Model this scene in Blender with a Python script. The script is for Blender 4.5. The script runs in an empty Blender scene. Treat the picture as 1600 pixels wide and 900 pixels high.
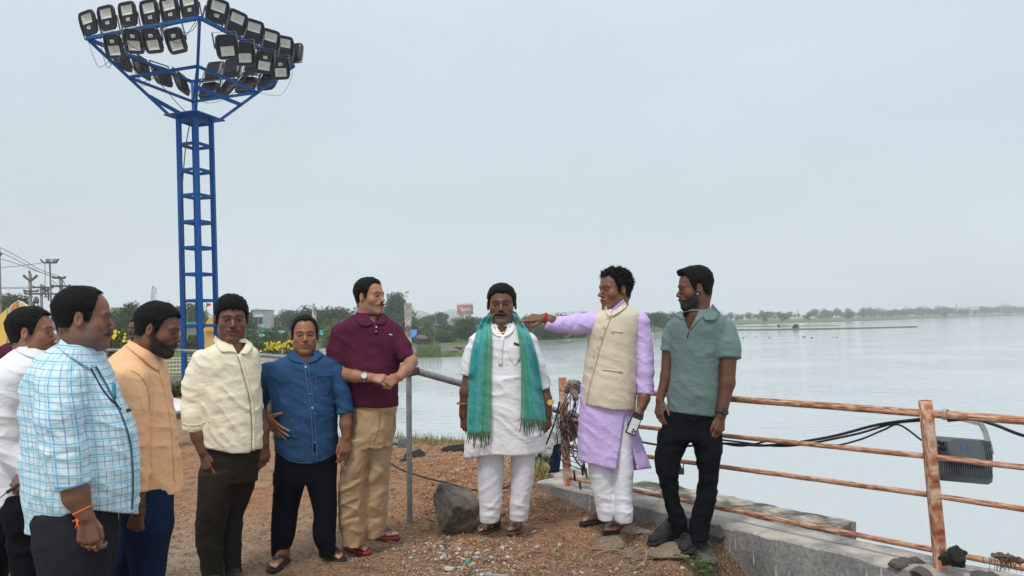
import bpy, bmesh, math, random, os
import numpy as np
_DBG=os.environ.get('DBG','')
from mathutils import Vector, Matrix, Euler
from mathutils.bvhtree import BVHTree

scene = bpy.context.scene
COL = scene.collection
# ------------------------------------------------------------------ camera
F = 1150.0                       # focal length in pixels of the 1600x900 frame
CAMZ = 1.5
PITCH = math.atan(54 / 1150.0)
ROLL = math.radians(-1.18)
cam_data = bpy.data.cameras.new('camera')
cam = bpy.data.objects.new('camera', cam_data)
COL.objects.link(cam)
cam_data.sensor_width = 36.0
cam_data.lens = 36.0 * F / 1600.0
cam_data.clip_start = 0.05
cam_data.clip_end = 20000
CM = Matrix.Rotation(math.pi / 2 + PITCH, 4, 'X') @ Matrix.Rotation(ROLL, 4, 'Z')
CM.translation = Vector((0, 0, CAMZ))
cam.matrix_world = CM
scene.camera = cam
RM = np.array(CM.to_3x3(), dtype=np.float64)
C0 = np.array([0, 0, CAMZ])

# ------------------------------------------------------------------ world, sun, exposure
SUN_EL, SUN_AZ = math.radians(58), math.radians(200)
world = bpy.data.worlds.new('World')
scene.world = world
world.use_nodes = True
wn, wl = world.node_tree.nodes, world.node_tree.links
wn.clear()
w_out = wn.new('ShaderNodeOutputWorld'); w_bg = wn.new('ShaderNodeBackground')
w_sky = wn.new('ShaderNodeTexSky'); w_sky.sky_type = 'NISHITA'; w_sky.sun_disc = False
w_sky.sun_elevation = SUN_EL; w_sky.sun_rotation = SUN_AZ
w_sky.dust_density = 6.0; w_sky.air_density = 1.0; w_sky.ozone_density = 1.0
w_tc = wn.new('ShaderNodeTexCoord')
w_sep = wn.new('ShaderNodeSeparateXYZ')
w_ramp = wn.new('ShaderNodeValToRGB')          # the even cloud layer: brighter low down, greyer high up
cr = w_ramp.color_ramp
cr.elements[0].position = 0.0; cr.elements[0].color = (5.15, 5.75, 6.15, 1)
cr.elements[1].position = 1.0; cr.elements[1].color = (6.9, 7.3, 7.6, 1)
for pos_, col_ in ((0.05, (5.0, 5.65, 6.1, 1)), (0.16, (4.6, 5.25, 5.75, 1)), (0.36, (4.8, 5.45, 6.05, 1))):
    e_ = cr.elements.new(pos_); e_.color = col_
w_noise = wn.new('ShaderNodeTexNoise'); w_noise.inputs['Scale'].default_value = 2.2
w_noise.inputs['Detail'].default_value = 4
w_map = wn.new('ShaderNodeMapping'); w_map.inputs['Scale'].default_value = (1, 1, 3)
w_mr = wn.new('ShaderNodeMapRange')
w_mr.inputs['From Min'].default_value = 0.3; w_mr.inputs['From Max'].default_value = 0.7
w_mr.inputs['To Min'].default_value = 0.94; w_mr.inputs['To Max'].default_value = 1.045
w_mul = wn.new('ShaderNodeMixRGB'); w_mul.blend_type = 'MULTIPLY'; w_mul.inputs[0].default_value = 1
w_mix = wn.new('ShaderNodeMixRGB'); w_mix.inputs[0].default_value = 0.95
wl.new(w_tc.outputs['Generated'], w_sep.inputs[0]); wl.new(w_sep.outputs['Z'], w_ramp.inputs[0])
wl.new(w_tc.outputs['Generated'], w_map.inputs[0]); wl.new(w_map.outputs[0], w_noise.inputs['Vector'])
wl.new(w_noise.outputs[0], w_mr.inputs['Value'])
wl.new(w_ramp.outputs[0], w_mul.inputs[1]); wl.new(w_mr.outputs[0], w_mul.inputs[2])
wl.new(w_sky.outputs[0], w_mix.inputs[1]); wl.new(w_mul.outputs[0], w_mix.inputs[2])
wl.new(w_mix.outputs[0], w_bg.inputs[0]); wl.new(w_bg.outputs[0], w_out.inputs[0])
w_bg.inputs['Strength'].default_value = 0.1
sun_d = bpy.data.lights.new('sun', 'SUN'); sun_d.energy = 1.5; sun_d.angle = math.radians(11)
sun_d.color = (1.0, 0.96, 0.9)
sun = bpy.data.objects.new('sun', sun_d); COL.objects.link(sun)
SUN_DIR = Vector((math.cos(SUN_EL) * math.sin(SUN_AZ), math.cos(SUN_EL) * math.cos(SUN_AZ), math.sin(SUN_EL)))
sun.rotation_euler = SUN_DIR.to_track_quat('Z', 'Y').to_euler()
vs = scene.view_settings
vs.view_transform = 'Standard'; vs.look = 'None'; vs.exposure = 0.5; vs.gamma = 1.0
vs.use_curve_mapping = False

# ------------------------------------------------------------------ small helpers
def W(px, py, d):
    """world point seen at photo pixel (px,py), d metres along the view axis"""
    v = RM @ np.array([(px - 800) / F * d, -(py - 450) / F * d, -d])
    return C0 + v

def pix(P):
    q = (P - C0) @ RM
    d = -q[..., 2]
    return 800 + q[..., 0] / d * F, 450 - q[..., 1] / d * F, d

def ground_at(px, py, z=0.0):
    v = W(px, py, 1.0) - C0
    t = (z - CAMZ) / v[2]
    return C0 + v * t

def link(o, parent=None):
    COL.objects.link(o)
    if parent is not None:
        o.parent = parent
    return o

def tag(o, label=None, cat=None, group=None, kind=None):
    if label: o['label'] = label
    if cat: o['category'] = cat
    if group: o['group'] = group
    if kind: o['kind'] = kind
    return o

def empty(name, loc=(0, 0, 0), parent=None):
    o = bpy.data.objects.new(name, None)
    o.empty_display_size = 0.1
    o.location = loc
    return link(o, parent)

def mesh_np(name, V, Q, mat=None, parent=None, smooth=True, col=None, uv=None, mats=None, mi=None):
    """V (n,3), Q (m,4) or (m,3) -> one mesh object"""
    V = np.asarray(V, np.float32); Q = np.asarray(Q, np.int32)
    me = bpy.data.meshes.new(name)
    k = Q.shape[1]
    me.vertices.add(len(V)); me.vertices.foreach_set('co', V.ravel())
    me.loops.add(Q.size); me.loops.foreach_set('vertex_index', Q.ravel())
    me.polygons.add(len(Q)); me.polygons.foreach_set('loop_start', np.arange(0, Q.size, k, dtype=np.int32))
    if smooth:
        me.polygons.foreach_set('use_smooth', np.ones(len(Q), dtype=bool))
    if col is not None:
        a = me.color_attributes.new('col', 'FLOAT_COLOR', 'POINT')
        c = np.ones((len(V), 4), np.float32); c[:, :3] = col
        a.data.foreach_set('color', c.ravel())
    if uv is not None:
        a = me.attributes.new('cuv', 'FLOAT_VECTOR', 'POINT')
        a.data.foreach_set('vector', np.asarray(uv, np.float32).ravel())
    me.update(calc_edges=True)
    o = bpy.data.objects.new(name, me)
    if mats:
        for m in mats: me.materials.append(m)
        if mi is not None: me.polygons.foreach_set('material_index', np.asarray(mi, np.int32))
    elif mat is not None: me.materials.append(mat)
    return link(o, parent)

# ------------------------------------------------------------------ noise
_T = np.random.RandomState(7).rand(64, 64, 64).astype(np.float32)
def noise(P, f=1.0, seed=0):
    p = P * np.asarray(f, np.float32) + (seed * 17.37 + 100.0)
    i = np.floor(p).astype(np.int32); t = (p - i).astype(np.float32)
    t = t * t * (3 - 2 * t)
    x0, y0, z0 = i[:, 0] & 63, i[:, 1] & 63, i[:, 2] & 63
    x1, y1, z1 = (x0 + 1) & 63, (y0 + 1) & 63, (z0 + 1) & 63
    tx, ty, tz = t[:, 0], t[:, 1], t[:, 2]
    a = _T[x0, y0, z0] * (1 - tx) + _T[x1, y0, z0] * tx
    b = _T[x0, y1, z0] * (1 - tx) + _T[x1, y1, z0] * tx
    c = _T[x0, y0, z1] * (1 - tx) + _T[x1, y0, z1] * tx
    d = _T[x0, y1, z1] * (1 - tx) + _T[x1, y1, z1] * tx
    return (a * (1 - ty) + b * ty) * (1 - tz) + (c * (1 - ty) + d * ty) * tz

def wrinkle(P, amp=0.006, f=(9, 9, 16), seed=0, tilt=0.4):
    """soft cloth folds: ridged, warped noise stretched along a tilted direction"""
    w = noise(P, 3.1, seed + 5) - 0.5
    w2 = noise(P, 7.0, seed + 9) - 0.5
    q = np.stack([P[:, 0] + 0.10 * w, P[:, 1], P[:, 2] + tilt * P[:, 0] + 0.16 * w + 0.03 * w2], 1)
    n = noise(q, f, seed)
    r = 1 - np.abs(2 * n - 1)
    n2 = noise(q, (f[0] * 2.3, f[1] * 2.3, f[2] * 1.9), seed + 3)
    r2 = 1 - np.abs(2 * n2 - 1)
    q3 = np.stack([q[:, 0] + .03 * w2, q[:, 1], q[:, 2] + .25 * P[:, 0]], 1)
    r3 = 1 - np.abs(2 * noise(q3, (f[0] * 3.2, f[1] * 3.2, f[2] * 4.2), seed + 13) - 1)
    return amp * (r ** 3 + 0.38 * r2 ** 3 + 0.16 * r3 ** 2 - 0.45)

# ------------------------------------------------------------------ distance fields
def smin(a, b, k):
    if k <= 0: return np.minimum(a, b)
    h = np.clip(0.5 + 0.5 * (b - a) / k, 0, 1)
    return b * (1 - h) + a * h - k * h * (1 - h)
def smax(a, b, k):
    return -smin(-a, -b, k)

def d_seg(P, a, b, ra, rb):
    a = np.asarray(a, np.float32); b = np.asarray(b, np.float32)
    ba = b - a; L = float(ba @ ba) + 1e-12
    pa = P - a
    t = np.clip(pa @ ba / L, 0, 1)
    return np.linalg.norm(pa - t[:, None] * ba, axis=1) - (ra + (rb - ra) * t)

def d_tube(P, pts, rad, k=0.0):
    d = None
    for i in range(len(pts) - 1):
        e = d_seg(P, pts[i], pts[i + 1], rad[i], rad[i + 1])
        d = e if d is None else (np.minimum(d, e) if k <= 0 else smin(d, e, k))
    return d

def d_ell(P, c, r, M=None):
    q = P - np.asarray(c, np.float32)
    if M is not None: q = q @ np.asarray(M, np.float32)      # columns = local axes
    r = np.asarray(r, np.float32)
    k0 = np.linalg.norm(q / r, axis=1); k1 = np.linalg.norm(q / (r * r), axis=1) + 1e-9
    return k0 * (k0 - 1) / k1

def smooth_rows(R, n=70):
    """Catmull-Rom through rows sorted by their first column"""
    R = np.asarray(R, float); R = R[np.argsort(R[:, 0])]
    t = np.linspace(R[0, 0], R[-1, 0], n)
    m = np.gradient(R, R[:, 0], axis=0) if len(R) > 2 else np.tile((R[1] - R[0]) / (R[1, 0] - R[0, 0]), (2, 1))
    i = np.clip(np.searchsorted(R[:, 0], t) - 1, 0, len(R) - 2)
    h = (R[i + 1, 0] - R[i, 0]); u = ((t - R[i, 0]) / h)[:, None]; h = h[:, None]
    S = (2*u**3 - 3*u**2 + 1) * R[i] + (u**3 - 2*u**2 + u) * h * m[i] + (-2*u**3 + 3*u**2) * R[i + 1] + (u**3 - u**2) * h * m[i + 1]
    S[:, 0] = t
    return S

def make_loft(rows, D):
    """rows: (py, left px, right px, half depth m, depth offset m); an elliptical stack of rings"""
    K = []
    for r in rows:
        py, l, rr, b = r[:4]; off = r[4] if len(r) > 4 else 0.0
        c = W((l + rr) / 2, py, D + off)
        K.append((c[2], c[0], c[1], (rr - l) / 2 * (D + off) / F, b))
    S = smooth_rows(K).astype(np.float32)
    z0, z1 = S[0, 0], S[-1, 0]
    def f(P, n=2.0):
        z = P[:, 2]; zc = np.clip(z, z0, z1)
        cx = np.interp(zc, S[:, 0], S[:, 1]); cy = np.interp(zc, S[:, 0], S[:, 2])
        a = np.interp(zc, S[:, 0], S[:, 3]); b = np.interp(zc, S[:, 0], S[:, 4])
        u = (P[:, 0] - cx) / a; v = (P[:, 1] - cy) / b
        k0 = np.sqrt(u * u + v * v); k1 = np.sqrt((u / a) ** 2 + (v / b) ** 2) + 1e-9
        d = k0 * (k0 - 1) / k1
        return np.maximum(d, np.maximum(z - z1, z0 - z)).astype(np.float32)
    f.S = S
    return f

def surface(fn, lo, hi, h, band=1.35, extra=0.012):
    """surface nets over a narrow band of the field fn(P)"""
    lo = np.asarray(lo, np.float32); hi = np.asarray(hi, np.float32)
    B = 4
    nb = np.maximum(np.ceil((hi - lo) / (h * B)).astype(int), 2)
    cc = [lo[i] + (np.arange(nb[i]) + 0.5) * h * B - 0.5 * h for i in range(3)]
    G = np.stack(np.meshgrid(*cc, indexing='ij'), -1).reshape(-1, 3).astype(np.float32)
    dc = fn(G).reshape(nb)
    act = np.abs(dc) < (h * B * 0.87 * band + extra)
    n = nb * B
    val = np.repeat(np.repeat(np.repeat(np.where(dc < 0, -1.0, 1.0).astype(np.float32), B, 0), B, 1), B, 2)
    idx = np.argwhere(act)
    off = np.stack(np.meshgrid(*[np.arange(B)] * 3, indexing='ij'), -1).reshape(-1, 3)
    I = (idx[:, None, :] * B + off[None]).reshape(-1, 3)
    P = (lo + I * h).astype(np.float32)
    out = np.empty(len(P), np.float32)
    for s in range(0, len(P), 400000):
        out[s:s + 400000] = fn(P[s:s + 400000])
    val[I[:, 0], I[:, 1], I[:, 2]] = out
    # border stays outside
    for ax in range(3):
        sl = [slice(None)] * 3
        for e in (0, -1):
            sl[ax] = e; v = val[tuple(sl)]; val[tuple(sl)] = np.maximum(v, h * 0.5)
    s = val < 0
    c = [slice(0, -1), slice(1, None)]
    cnt = np.zeros(tuple(n - 1), np.int8)
    for i in (0, 1):
        for j in (0, 1):
            for k in (0, 1):
                cnt += s[c[i], c[j], c[k]]
    cell = (cnt > 0) & (cnt < 8)
    ci = np.argwhere(cell)
    vid = -np.ones(tuple(n - 1), np.int32); vid[cell] = np.arange(len(ci))
    acc = np.zeros((len(ci), 3), np.float32); num = np.zeros(len(ci), np.float32)
    corners = [(i, j, k) for i in (0, 1) for j in (0, 1) for k in (0, 1)]
    cv = {q: val[ci[:, 0] + q[0], ci[:, 1] + q[1], ci[:, 2] + q[2]] for q in corners}
    for q in corners:
        for ax in range(3):
            if q[ax] == 0:
                r = list(q); r[ax] = 1; r = tuple(r)
                a, b = cv[q], cv[r]
                m = (a < 0) != (b < 0)
                t = np.where(m, a / np.where(m, a - b, 1), 0)
                pt = np.tile(np.array(q, np.float32), (len(ci), 1)); pt[:, ax] = t
                acc += pt * m[:, None]; num += m
    V = lo + (ci + acc / num[:, None]) * h
    quads = []
    for ax in range(3):
        o1, o2 = [(1, 2), (2, 0), (0, 1)][ax]
        a = [slice(None)] * 3; b = [slice(None)] * 3
        a[ax] = slice(0, -1); b[ax] = slice(1, None)
        sa, sb = s[tuple(a)], s[tuple(b)]
        e = np.argwhere(sa != sb)
        e = e[(e[:, o1] > 0) & (e[:, o2] > 0) & (e[:, o1] < n[o1] - 1) & (e[:, o2] < n[o2] - 1)]
        flip = sb[e[:, 0], e[:, 1], e[:, 2]]
        q = []
        for d1, d2 in ((0, 0), (-1, 0), (-1, -1), (0, -1)):
            g = e.copy(); g[:, o1] += d1; g[:, o2] += d2
            q.append(vid[g[:, 0], g[:, 1], g[:, 2]])
        q = np.stack(q, 1)
        q[~flip] = q[~flip][:, ::-1]
        quads.append(q)
    Q = np.concatenate(quads)[:, ::-1]
    return V.astype(np.float32), Q[(Q >= 0).all(1)]

def px_dist(P, segs):
    """per-segment gaussians in the photo frame, used to place single creases"""
    x, y, _ = pix(P)
    out = np.zeros(len(P), np.float32)
    for x0, y0, x1, y1, w, amp in segs:
        dx, dy = x1 - x0, y1 - y0
        t = np.clip(((x - x0) * dx + (y - y0) * dy) / (dx * dx + dy * dy), 0, 1)
        r2 = (x - x0 - t * dx) ** 2 + (y - y0 - t * dy) ** 2
        out += (amp * 0.001 * np.exp(-r2 / (w * w)) * (0.35 + 0.65 * np.sin(np.pi * np.clip(t, 0.02, 0.98)))).astype(np.float32)
    return out

# ------------------------------------------------------------------ materials
MATS = {}
def nodes(name):
    m = bpy.data.materials.new(name); m.use_nodes = True
    nt = m.node_tree
    return m, nt, nt.nodes['Principled BSDF']

def N(nt, t, **kw):
    n = nt.nodes.new(t)
    for k, v in kw.items():
        if k in n.inputs.keys(): n.inputs[k].default_value = v
        else: setattr(n, k, v)
    return n

def material(name, color, rough=0.6, metal=0.0, spec=0.5, var=0.12, scale=8.0, bump=0.0, bscale=60.0, detail=4,
             color2=None, mask=(0.45, 0.6), attr=False, coat=0.0, aniso=(1, 1, 1), bdist=0.01):
    if name in MATS: return MATS[name]
    m, nt, b = nodes(name)
    L = nt.links
    tc = N(nt, 'ShaderNodeTexCoord'); mp = N(nt, 'ShaderNodeMapping', Scale=aniso)
    L.new(tc.outputs['Object'], mp.inputs[0])
    n1 = N(nt, 'ShaderNodeTexNoise', Scale=scale, Detail=detail); L.new(mp.outputs[0], n1.inputs['Vector'])
    if attr:
        src = N(nt, 'ShaderNodeAttribute', attribute_name='col').outputs['Color']
    elif color2 is not None:
        mr = N(nt, 'ShaderNodeMapRange', **{'From Min': mask[0], 'From Max': mask[1]})
        L.new(n1.outputs[0], mr.inputs['Value'])
        mx = N(nt, 'ShaderNodeMixRGB', Color1=(*color, 1), Color2=(*color2, 1)); L.new(mr.outputs[0], mx.inputs[0])
        src = mx.outputs[0]
    else:
        mx = N(nt, 'ShaderNodeRGB'); mx.outputs[0].default_value = (*color, 1); src = mx.outputs[0]
    n2 = N(nt, 'ShaderNodeTexNoise', Scale=scale * 3.7, Detail=detail); L.new(mp.outputs[0], n2.inputs['Vector'])
    mr2 = N(nt, 'ShaderNodeMapRange', **{'From Min': 0.25, 'From Max': 0.75, 'To Min': 1 - var, 'To Max': 1 + var})
    L.new(n2.outputs[0], mr2.inputs['Value'])
    mm = N(nt, 'ShaderNodeMixRGB', blend_type='MULTIPLY'); mm.inputs[0].default_value = 1
    L.new(src, mm.inputs[1]); L.new(mr2.outputs[0], mm.inputs[2])
    L.new(mm.outputs[0], b.inputs['Base Color'])
    b.inputs['Roughness'].default_value = rough; b.inputs['Metallic'].default_value = metal
    b.inputs['Specular IOR Level'].default_value = spec
    if coat: b.inputs['Coat Weight'].default_value = coat
    if bump > 0:
        n3 = N(nt, 'ShaderNodeTexNoise', Scale=bscale, Detail=5); L.new(mp.outputs[0], n3.inputs['Vector'])
        bp = N(nt, 'ShaderNodeBump', Strength=bump, Distance=bdist); L.new(n3.outputs[0], bp.inputs['Height'])
        L.new(bp.outputs[0], b.inputs['Normal'])
    MATS[name] = m
    return m

def creases(m, k):
    """small crumples of worn cloth laid over the weave"""
    nt = m.node_tree; L = nt.links; b = nt.nodes['Principled BSDF']
    if 'done' in m: return
    m['done'] = 1
    tc = N(nt, 'ShaderNodeTexCoord'); mp = N(nt, 'ShaderNodeMapping', Scale=(1, 1, 1.7)); mp.inputs['Rotation'].default_value = (.3, .5, .2)
    L.new(tc.outputs['Object'], mp.inputs[0])
    n = N(nt, 'ShaderNodeTexNoise', Scale=8.0, Detail=3.2); n.inputs['Roughness'].default_value = .45; n.inputs['Distortion'].default_value = .9
    L.new(mp.outputs[0], n.inputs['Vector'])
    s = N(nt, 'ShaderNodeMath', operation='SUBTRACT'); s.inputs[1].default_value = .5; L.new(n.outputs[0], s.inputs[0])
    ab = N(nt, 'ShaderNodeMath', operation='ABSOLUTE'); L.new(s.outputs[0], ab.inputs[0])
    bp = N(nt, 'ShaderNodeBump', Strength=k * .42, Distance=.05); bp.invert = True; L.new(ab.outputs[0], bp.inputs['Height'])
    old = b.inputs['Normal'].links
    if old: L.new(old[0].from_socket, bp.inputs['Normal'])
    L.new(bp.outputs[0], b.inputs['Normal'])

def cloth(name, color, rough=0.9, var=0.025, weave=0.15, crease=0.55):
    m = material(name, color, rough=rough, spec=0.12, var=var, scale=40, bump=weave, bscale=420, bdist=0.002)
    b = m.node_tree.nodes['Principled BSDF']
    creases(m, crease)
    b.inputs['Sheen Weight'].default_value = 0.08 if max(color) > .1 else 0.0
    return m
# ------------------------------------------------------------------ people: builders
def unit(v):
    v = np.asarray(v, float); return v / (np.linalg.norm(v) + 1e-12)

SKIN_MAT = material('skin', (1, 1, 1), rough=0.46, spec=0.4, var=0.10, scale=24, bump=0.2, bscale=240, bdist=0.002, attr=True)
HAIR_MAT = material('hair', (0.0045, 0.004, 0.004), rough=0.62, spec=0.14, var=0.6, scale=60, bump=0.9, bscale=230, bdist=0.006, aniso=(1, 1, 0.3))

HL = [(0, .090), (25, .094), (42, .086), (53, .070), (60, .045), (66, .018), (71, -.010), (80, -.012), (85, .030), (104, .030),
      (111, .0), (122, -.045), (180, -.066)]

class Head:
    def __init__(s, px, py, D, size, yaw=0, pitch=0, tilt=0, skin=(.2, .11, .075), w=1.0, jaw=1.0, beard=0.0, grey=0.0, stache=0.0,
                 hair=.009, side=.005, hl=HL, curl=0.0, mouth=0.0, quiff=0.0, nose=1.0, brow=1.0, puff=0.0, beardlen=1.0, name=''):
        """px,py: image point between the ears at eye height; size: crown to chin in px"""
        s.__dict__.update(locals())
        s.s = size * D / F / .253
        ya, pi_, ti = math.radians(yaw) - math.atan((px - 800) / F), math.radians(pitch), math.radians(tilt)
        # local x = person's left... forward looks to the camera at yaw 0, towards image right for yaw > 0
        R = Matrix.Rotation(ya, 3, 'Z') @ Matrix.Rotation(pi_, 3, 'X') @ Matrix.Rotation(ti, 3, 'Y')
        A = np.array(R @ Matrix(((-1, 0, 0), (0, -1, 0), (0, 0, 1))))
        s.M = A.astype(np.float32)          # columns: local axes in world
        s.c = W(px, py, D).astype(np.float32); s.ya_off = math.atan((px - 800) / F); s.yaw = yaw
    def loc(s, P): return (P - s.c) @ s.M / s.s
    def wld(s, q): return s.c + s.M @ (np.asarray(q, np.float32) * s.s)
    def base(s, q):
        """q with x folded to |x|"""
        w, j = s.w, s.jaw
        d = d_ell(q, (0, -.012, .043), (.077 * w, .100, .084))
        d = smin(d, d_ell(q, (0, .020, -.020), (.0615 * w, .066, .094)), .03)
        d = smin(d, d_ell(q, (0, -.035, -.03), (.058, .055, .06)), .03)
        d = smin(d, d_seg(q, (.045 * w * j, .0, -.056), (.014, .065, -.098), .022, .019), .024)
        d = smin(d, d_ell(q, (0, .068, -.096), (.028, .026, .021)), .018)
        if s.puff: d = smin(d, d_ell(q, (.036, .03, -.06), (.033 * s.puff, .04, .036)), .02)
        return d
    def face(s, q):
        n = s.nose
        d = s.base(q)
        d = smin(d, d_ell(q, (.044 * s.w, .050, -.020), (.024, .027, .026)), .02)
        d = smin(d, d_ell(q, (0, .066, -.058), (.033, .032, .028)), .016)
        d = smin(d, d_seg(q, (.008, .084, .0255), (.043, .073, .0245), .0120, .0105), .012)
        d = smax(d, -d_ell(q, (.031, .0965, .003), (.0200, .0180, .0120)), .012)
        d = smin(d, d_ell(q, (.032, .0710, .003), (.0150, .0130, .0115)), .005)
        d = smin(d, d_seg(q, (.031 - .011, .0840, .0098), (.031 + .011, .0795, .0090), .0026, .0024), .005)   # upper lid
        d = smin(d, d_seg(q, (0, .080, .014), (0, .106 * n, -.0235), .0072, .0108 * n), .010)
        d = smin(d, d_ell(q, (.0132 * n, .0960, -.0305), (.0078 * n, .0110, .0082)), .005)
        # lips with the mouth line between
        d = smin(d, d_ell(q, (.007, .094, -.0530), (.020, .0088, .0052)), .004)
        d = smin(d, d_ell(q, (0, .0935, -.0665), (.021, .0088, .0062)), .004)
        mo = s.mouth
        d = smax(d, -d_ell(q, (0, .106, -.060 - mo * .5), (.024, .013, .0016 + mo)), .002)
        d = smax(d, -d_seg(q, (.020, .100, -.034), (.036, .094, -.062), .0035, .003), .010)       # fold beside the mouth
        # ear
        e = d_ell(q, (.0775 * s.w + .003, -.008, .0), (.0075, .0175, .031), np.array([[.93, -.36, 0], [-.36, -.93, 0], [0, 0, 1]]).T)
        e = smax(e, -d_ell(q, (.0865 * s.w + .003, -.004, .003), (.008, .0085, .018)), .003)
        d = smin(d, e, .004)
        return d
    def beard_mask(s, q, z=None):
        x, y, z = q[:, 0], q[:, 1], q[:, 2]
        top = np.interp(y, [-.01, .02, .045, .075, .1], [-.005, -.010, -.034, -.050, -.052])
        m = np.clip((top + .006 + (noise(q, 120, 8) - .5) * .012 - z) / .020, 0, 1) * np.clip((y + .006) / .022, 0, 1) * np.clip((z + .135) / .012, 0, 1)
        m *= np.clip((np.abs(x) + .0) / .001, 0, 1)
        lips = np.clip(1.35 - np.sqrt((x / .027) ** 2 + ((z + .060) / .0135) ** 2), 0, 1)
        return m * np.clip(1 - lips * 2.2, 0, 1)
    def stache_mask(s, q):
        x, z, y = np.abs(q[:, 0]), q[:, 2], q[:, 1]
        zz = z + .0470 + x * .24
        return np.clip(1.7 - np.sqrt((x / .033) ** 2 + (zz / .0078) ** 2), 0, 1) * (y > .05)
    def field(s, P, neck_pts=None):
        q = s.loc(P); a = q.copy(); a[:, 0] = np.abs(a[:, 0])
        d = s.face(a)
        if s.beard > .5:
            d -= s.beard_mask(q) * .0030 * s.beardlen
        if s.stache > .3:
            d -= np.clip(s.stache_mask(q), 0, 1) * .0042 * s.stache * (.85 + .3 * noise(q, 300, 4))
        return d * s.s
    def hair_field(s, P):
        q = s.loc(P); a = q.copy(); a[:, 0] = np.abs(a[:, 0])
        x, y, z = a[:, 0], a[:, 1], a[:, 2]
        phi = np.degrees(np.arctan2(x, y))
        zl = np.interp(phi, [h[0] for h in s.hl], [h[1] for h in s.hl]).astype(np.float32)
        zl = zl + (noise(q, 55, 2) - .5) * .012 + (noise(q, 150, 12) - .5) * .009
        t = np.interp(z, [-.06, .0, .05, .12], [.003, s.side, s.side + .002, s.hair]).astype(np.float32)
        b = s.base(a)
        st = noise(np.stack([q[:, 0] * 190 + 6 * noise(q, 25, 8), q[:, 1] * 26, q[:, 2] * 110], 1), 1.0, 6)
        d = b - t - (st - .5) * .0042 - (noise(q, 48, 1) - .5) * .005
        if s.curl:
            l = noise(q, 62, 11); d -= s.curl * (np.abs(l - .5) * 2 - .3) * .022 * np.clip((z + .02) / .05, .2, 1)
        if s.quiff:
            d = smin(d, d_ell(a, (0, .066, .114), (.042, .028, .017)) - (st - .5) * .004, .02)
        d = smax(d, (zl - z) * .75, .006)
        # keep clear of the ears
        d = smax(d, -(d_ell(a, (.082, -.004, -.002), (.016, .019, .031))), .002)
        return d * s.s
    def colour(s, V):
        q = s.loc(V); x = np.abs(q[:, 0]); y, z = q[:, 1], q[:, 2]
        sk = np.array(s.skin, np.float32)
        c = np.tile(sk, (len(V), 1))
        c *= (0.93 + .14 * noise(q, 22, 5))[:, None]
        inface = (np.abs(q) < .2).all(1)
        def mixin(m, col):
            nonlocal c
            m = (np.clip(m, 0, 1) * inface)[:, None]; c = c * (1 - m) + np.array(col, np.float32) * m
        mixin(np.clip(1.3 - np.sqrt(((x - .007) / .0035) ** 2 + ((z + .0385) / .0022) ** 2), 0, 1) * (y > .09) * .8, (.012, .006, .005))
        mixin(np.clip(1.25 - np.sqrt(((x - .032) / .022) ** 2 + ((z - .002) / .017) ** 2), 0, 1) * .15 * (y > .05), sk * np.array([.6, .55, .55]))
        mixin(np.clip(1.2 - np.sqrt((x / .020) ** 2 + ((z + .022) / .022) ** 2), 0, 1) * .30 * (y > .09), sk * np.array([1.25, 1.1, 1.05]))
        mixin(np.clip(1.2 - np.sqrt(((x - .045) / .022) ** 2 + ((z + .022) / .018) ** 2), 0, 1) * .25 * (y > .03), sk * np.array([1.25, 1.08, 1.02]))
        lip = np.clip((1.12 - np.sqrt((x / .025) ** 2 + ((z + .060 + s.mouth * .5) / (.0125 + s.mouth)) ** 2)) * 5, 0, 1) * (y > .08)
        mixin(lip * .75, sk * np.array([.95, .66, .72]))
        mixin(np.clip((1.05 - np.sqrt((x / .022) ** 2 + ((z + .060 + s.mouth * .5) / (.0018 + s.mouth)) ** 2)) * 4, 0, 1) * (y > .08) * .85, (.02, .008, .008))
        g = s.grey
        dark = np.array([.014, .012, .012]) * (1 - g) + np.array([.20, .19, .185]) * g
        phi = np.degrees(np.arctan2(x, y)); zl = np.interp(phi, [h[0] for h in s.hl], [h[1] for h in s.hl])
        mixin(np.clip(1.0 - (zl - z) / .013, 0, 1) * np.clip(noise(q, 260, 15) * 2.4 - .25, 0, 1) * .85 * (np.abs(z - .02) < .11), (.012, .010, .010))
        bm = s.beard_mask(q) * ((.9 + .3 * (noise(q, 240, 9))) if s.beard >= 1 else np.clip(noise(q, 300, 9) * 2.2 - .35, 0, 1))
        if s.beard > 0: mixin(bm * min(1, s.beard), dark if s.beard >= 1 else dark * .75 + sk * .2)
        if s.stache > 0: mixin(s.stache_mask(q) * 1.6 * min(1, s.stache), (.012, .010, .010))
        zb = .0265 + .004 * np.sin(np.clip((x - .012) / .042, 0, 1) * 3.14) - .1 * np.clip(x - .045, 0, 1)
        br = np.clip(1.6 - np.abs(z - zb) / .0042, 0, 1) * np.clip((x - .010) / .004, 0, 1) * np.clip((.056 - x) / .008, 0, 1) * (y > .03)
        mixin(br * .92 * s.brow, (.012, .010, .010))
        ex, ez = (x - .0325) / .0140, (z - .0030) / .0040
        eye = (ex ** 2 + ez ** 2)
        mixin((1.1 - eye) * 5 * (y > .06), (.30, .27, .25))
        mixin((1.0 - ((x - .0325) / .0078) ** 2 - ((z - .0030) / .0052) ** 2) * 6 * (y > .06), (.012, .008, .006))
        lash = np.clip(1.5 - np.abs(z - (.0070 - .25 * (np.abs(x - .032) ** 2) / .0125)) / .0024, 0, 1) * np.clip((.0175 - np.abs(x - .0325)) / .002, 0, 1)
        mixin(lash * .9 * (y > .06), (.02, .013, .011))
        return c

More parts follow.
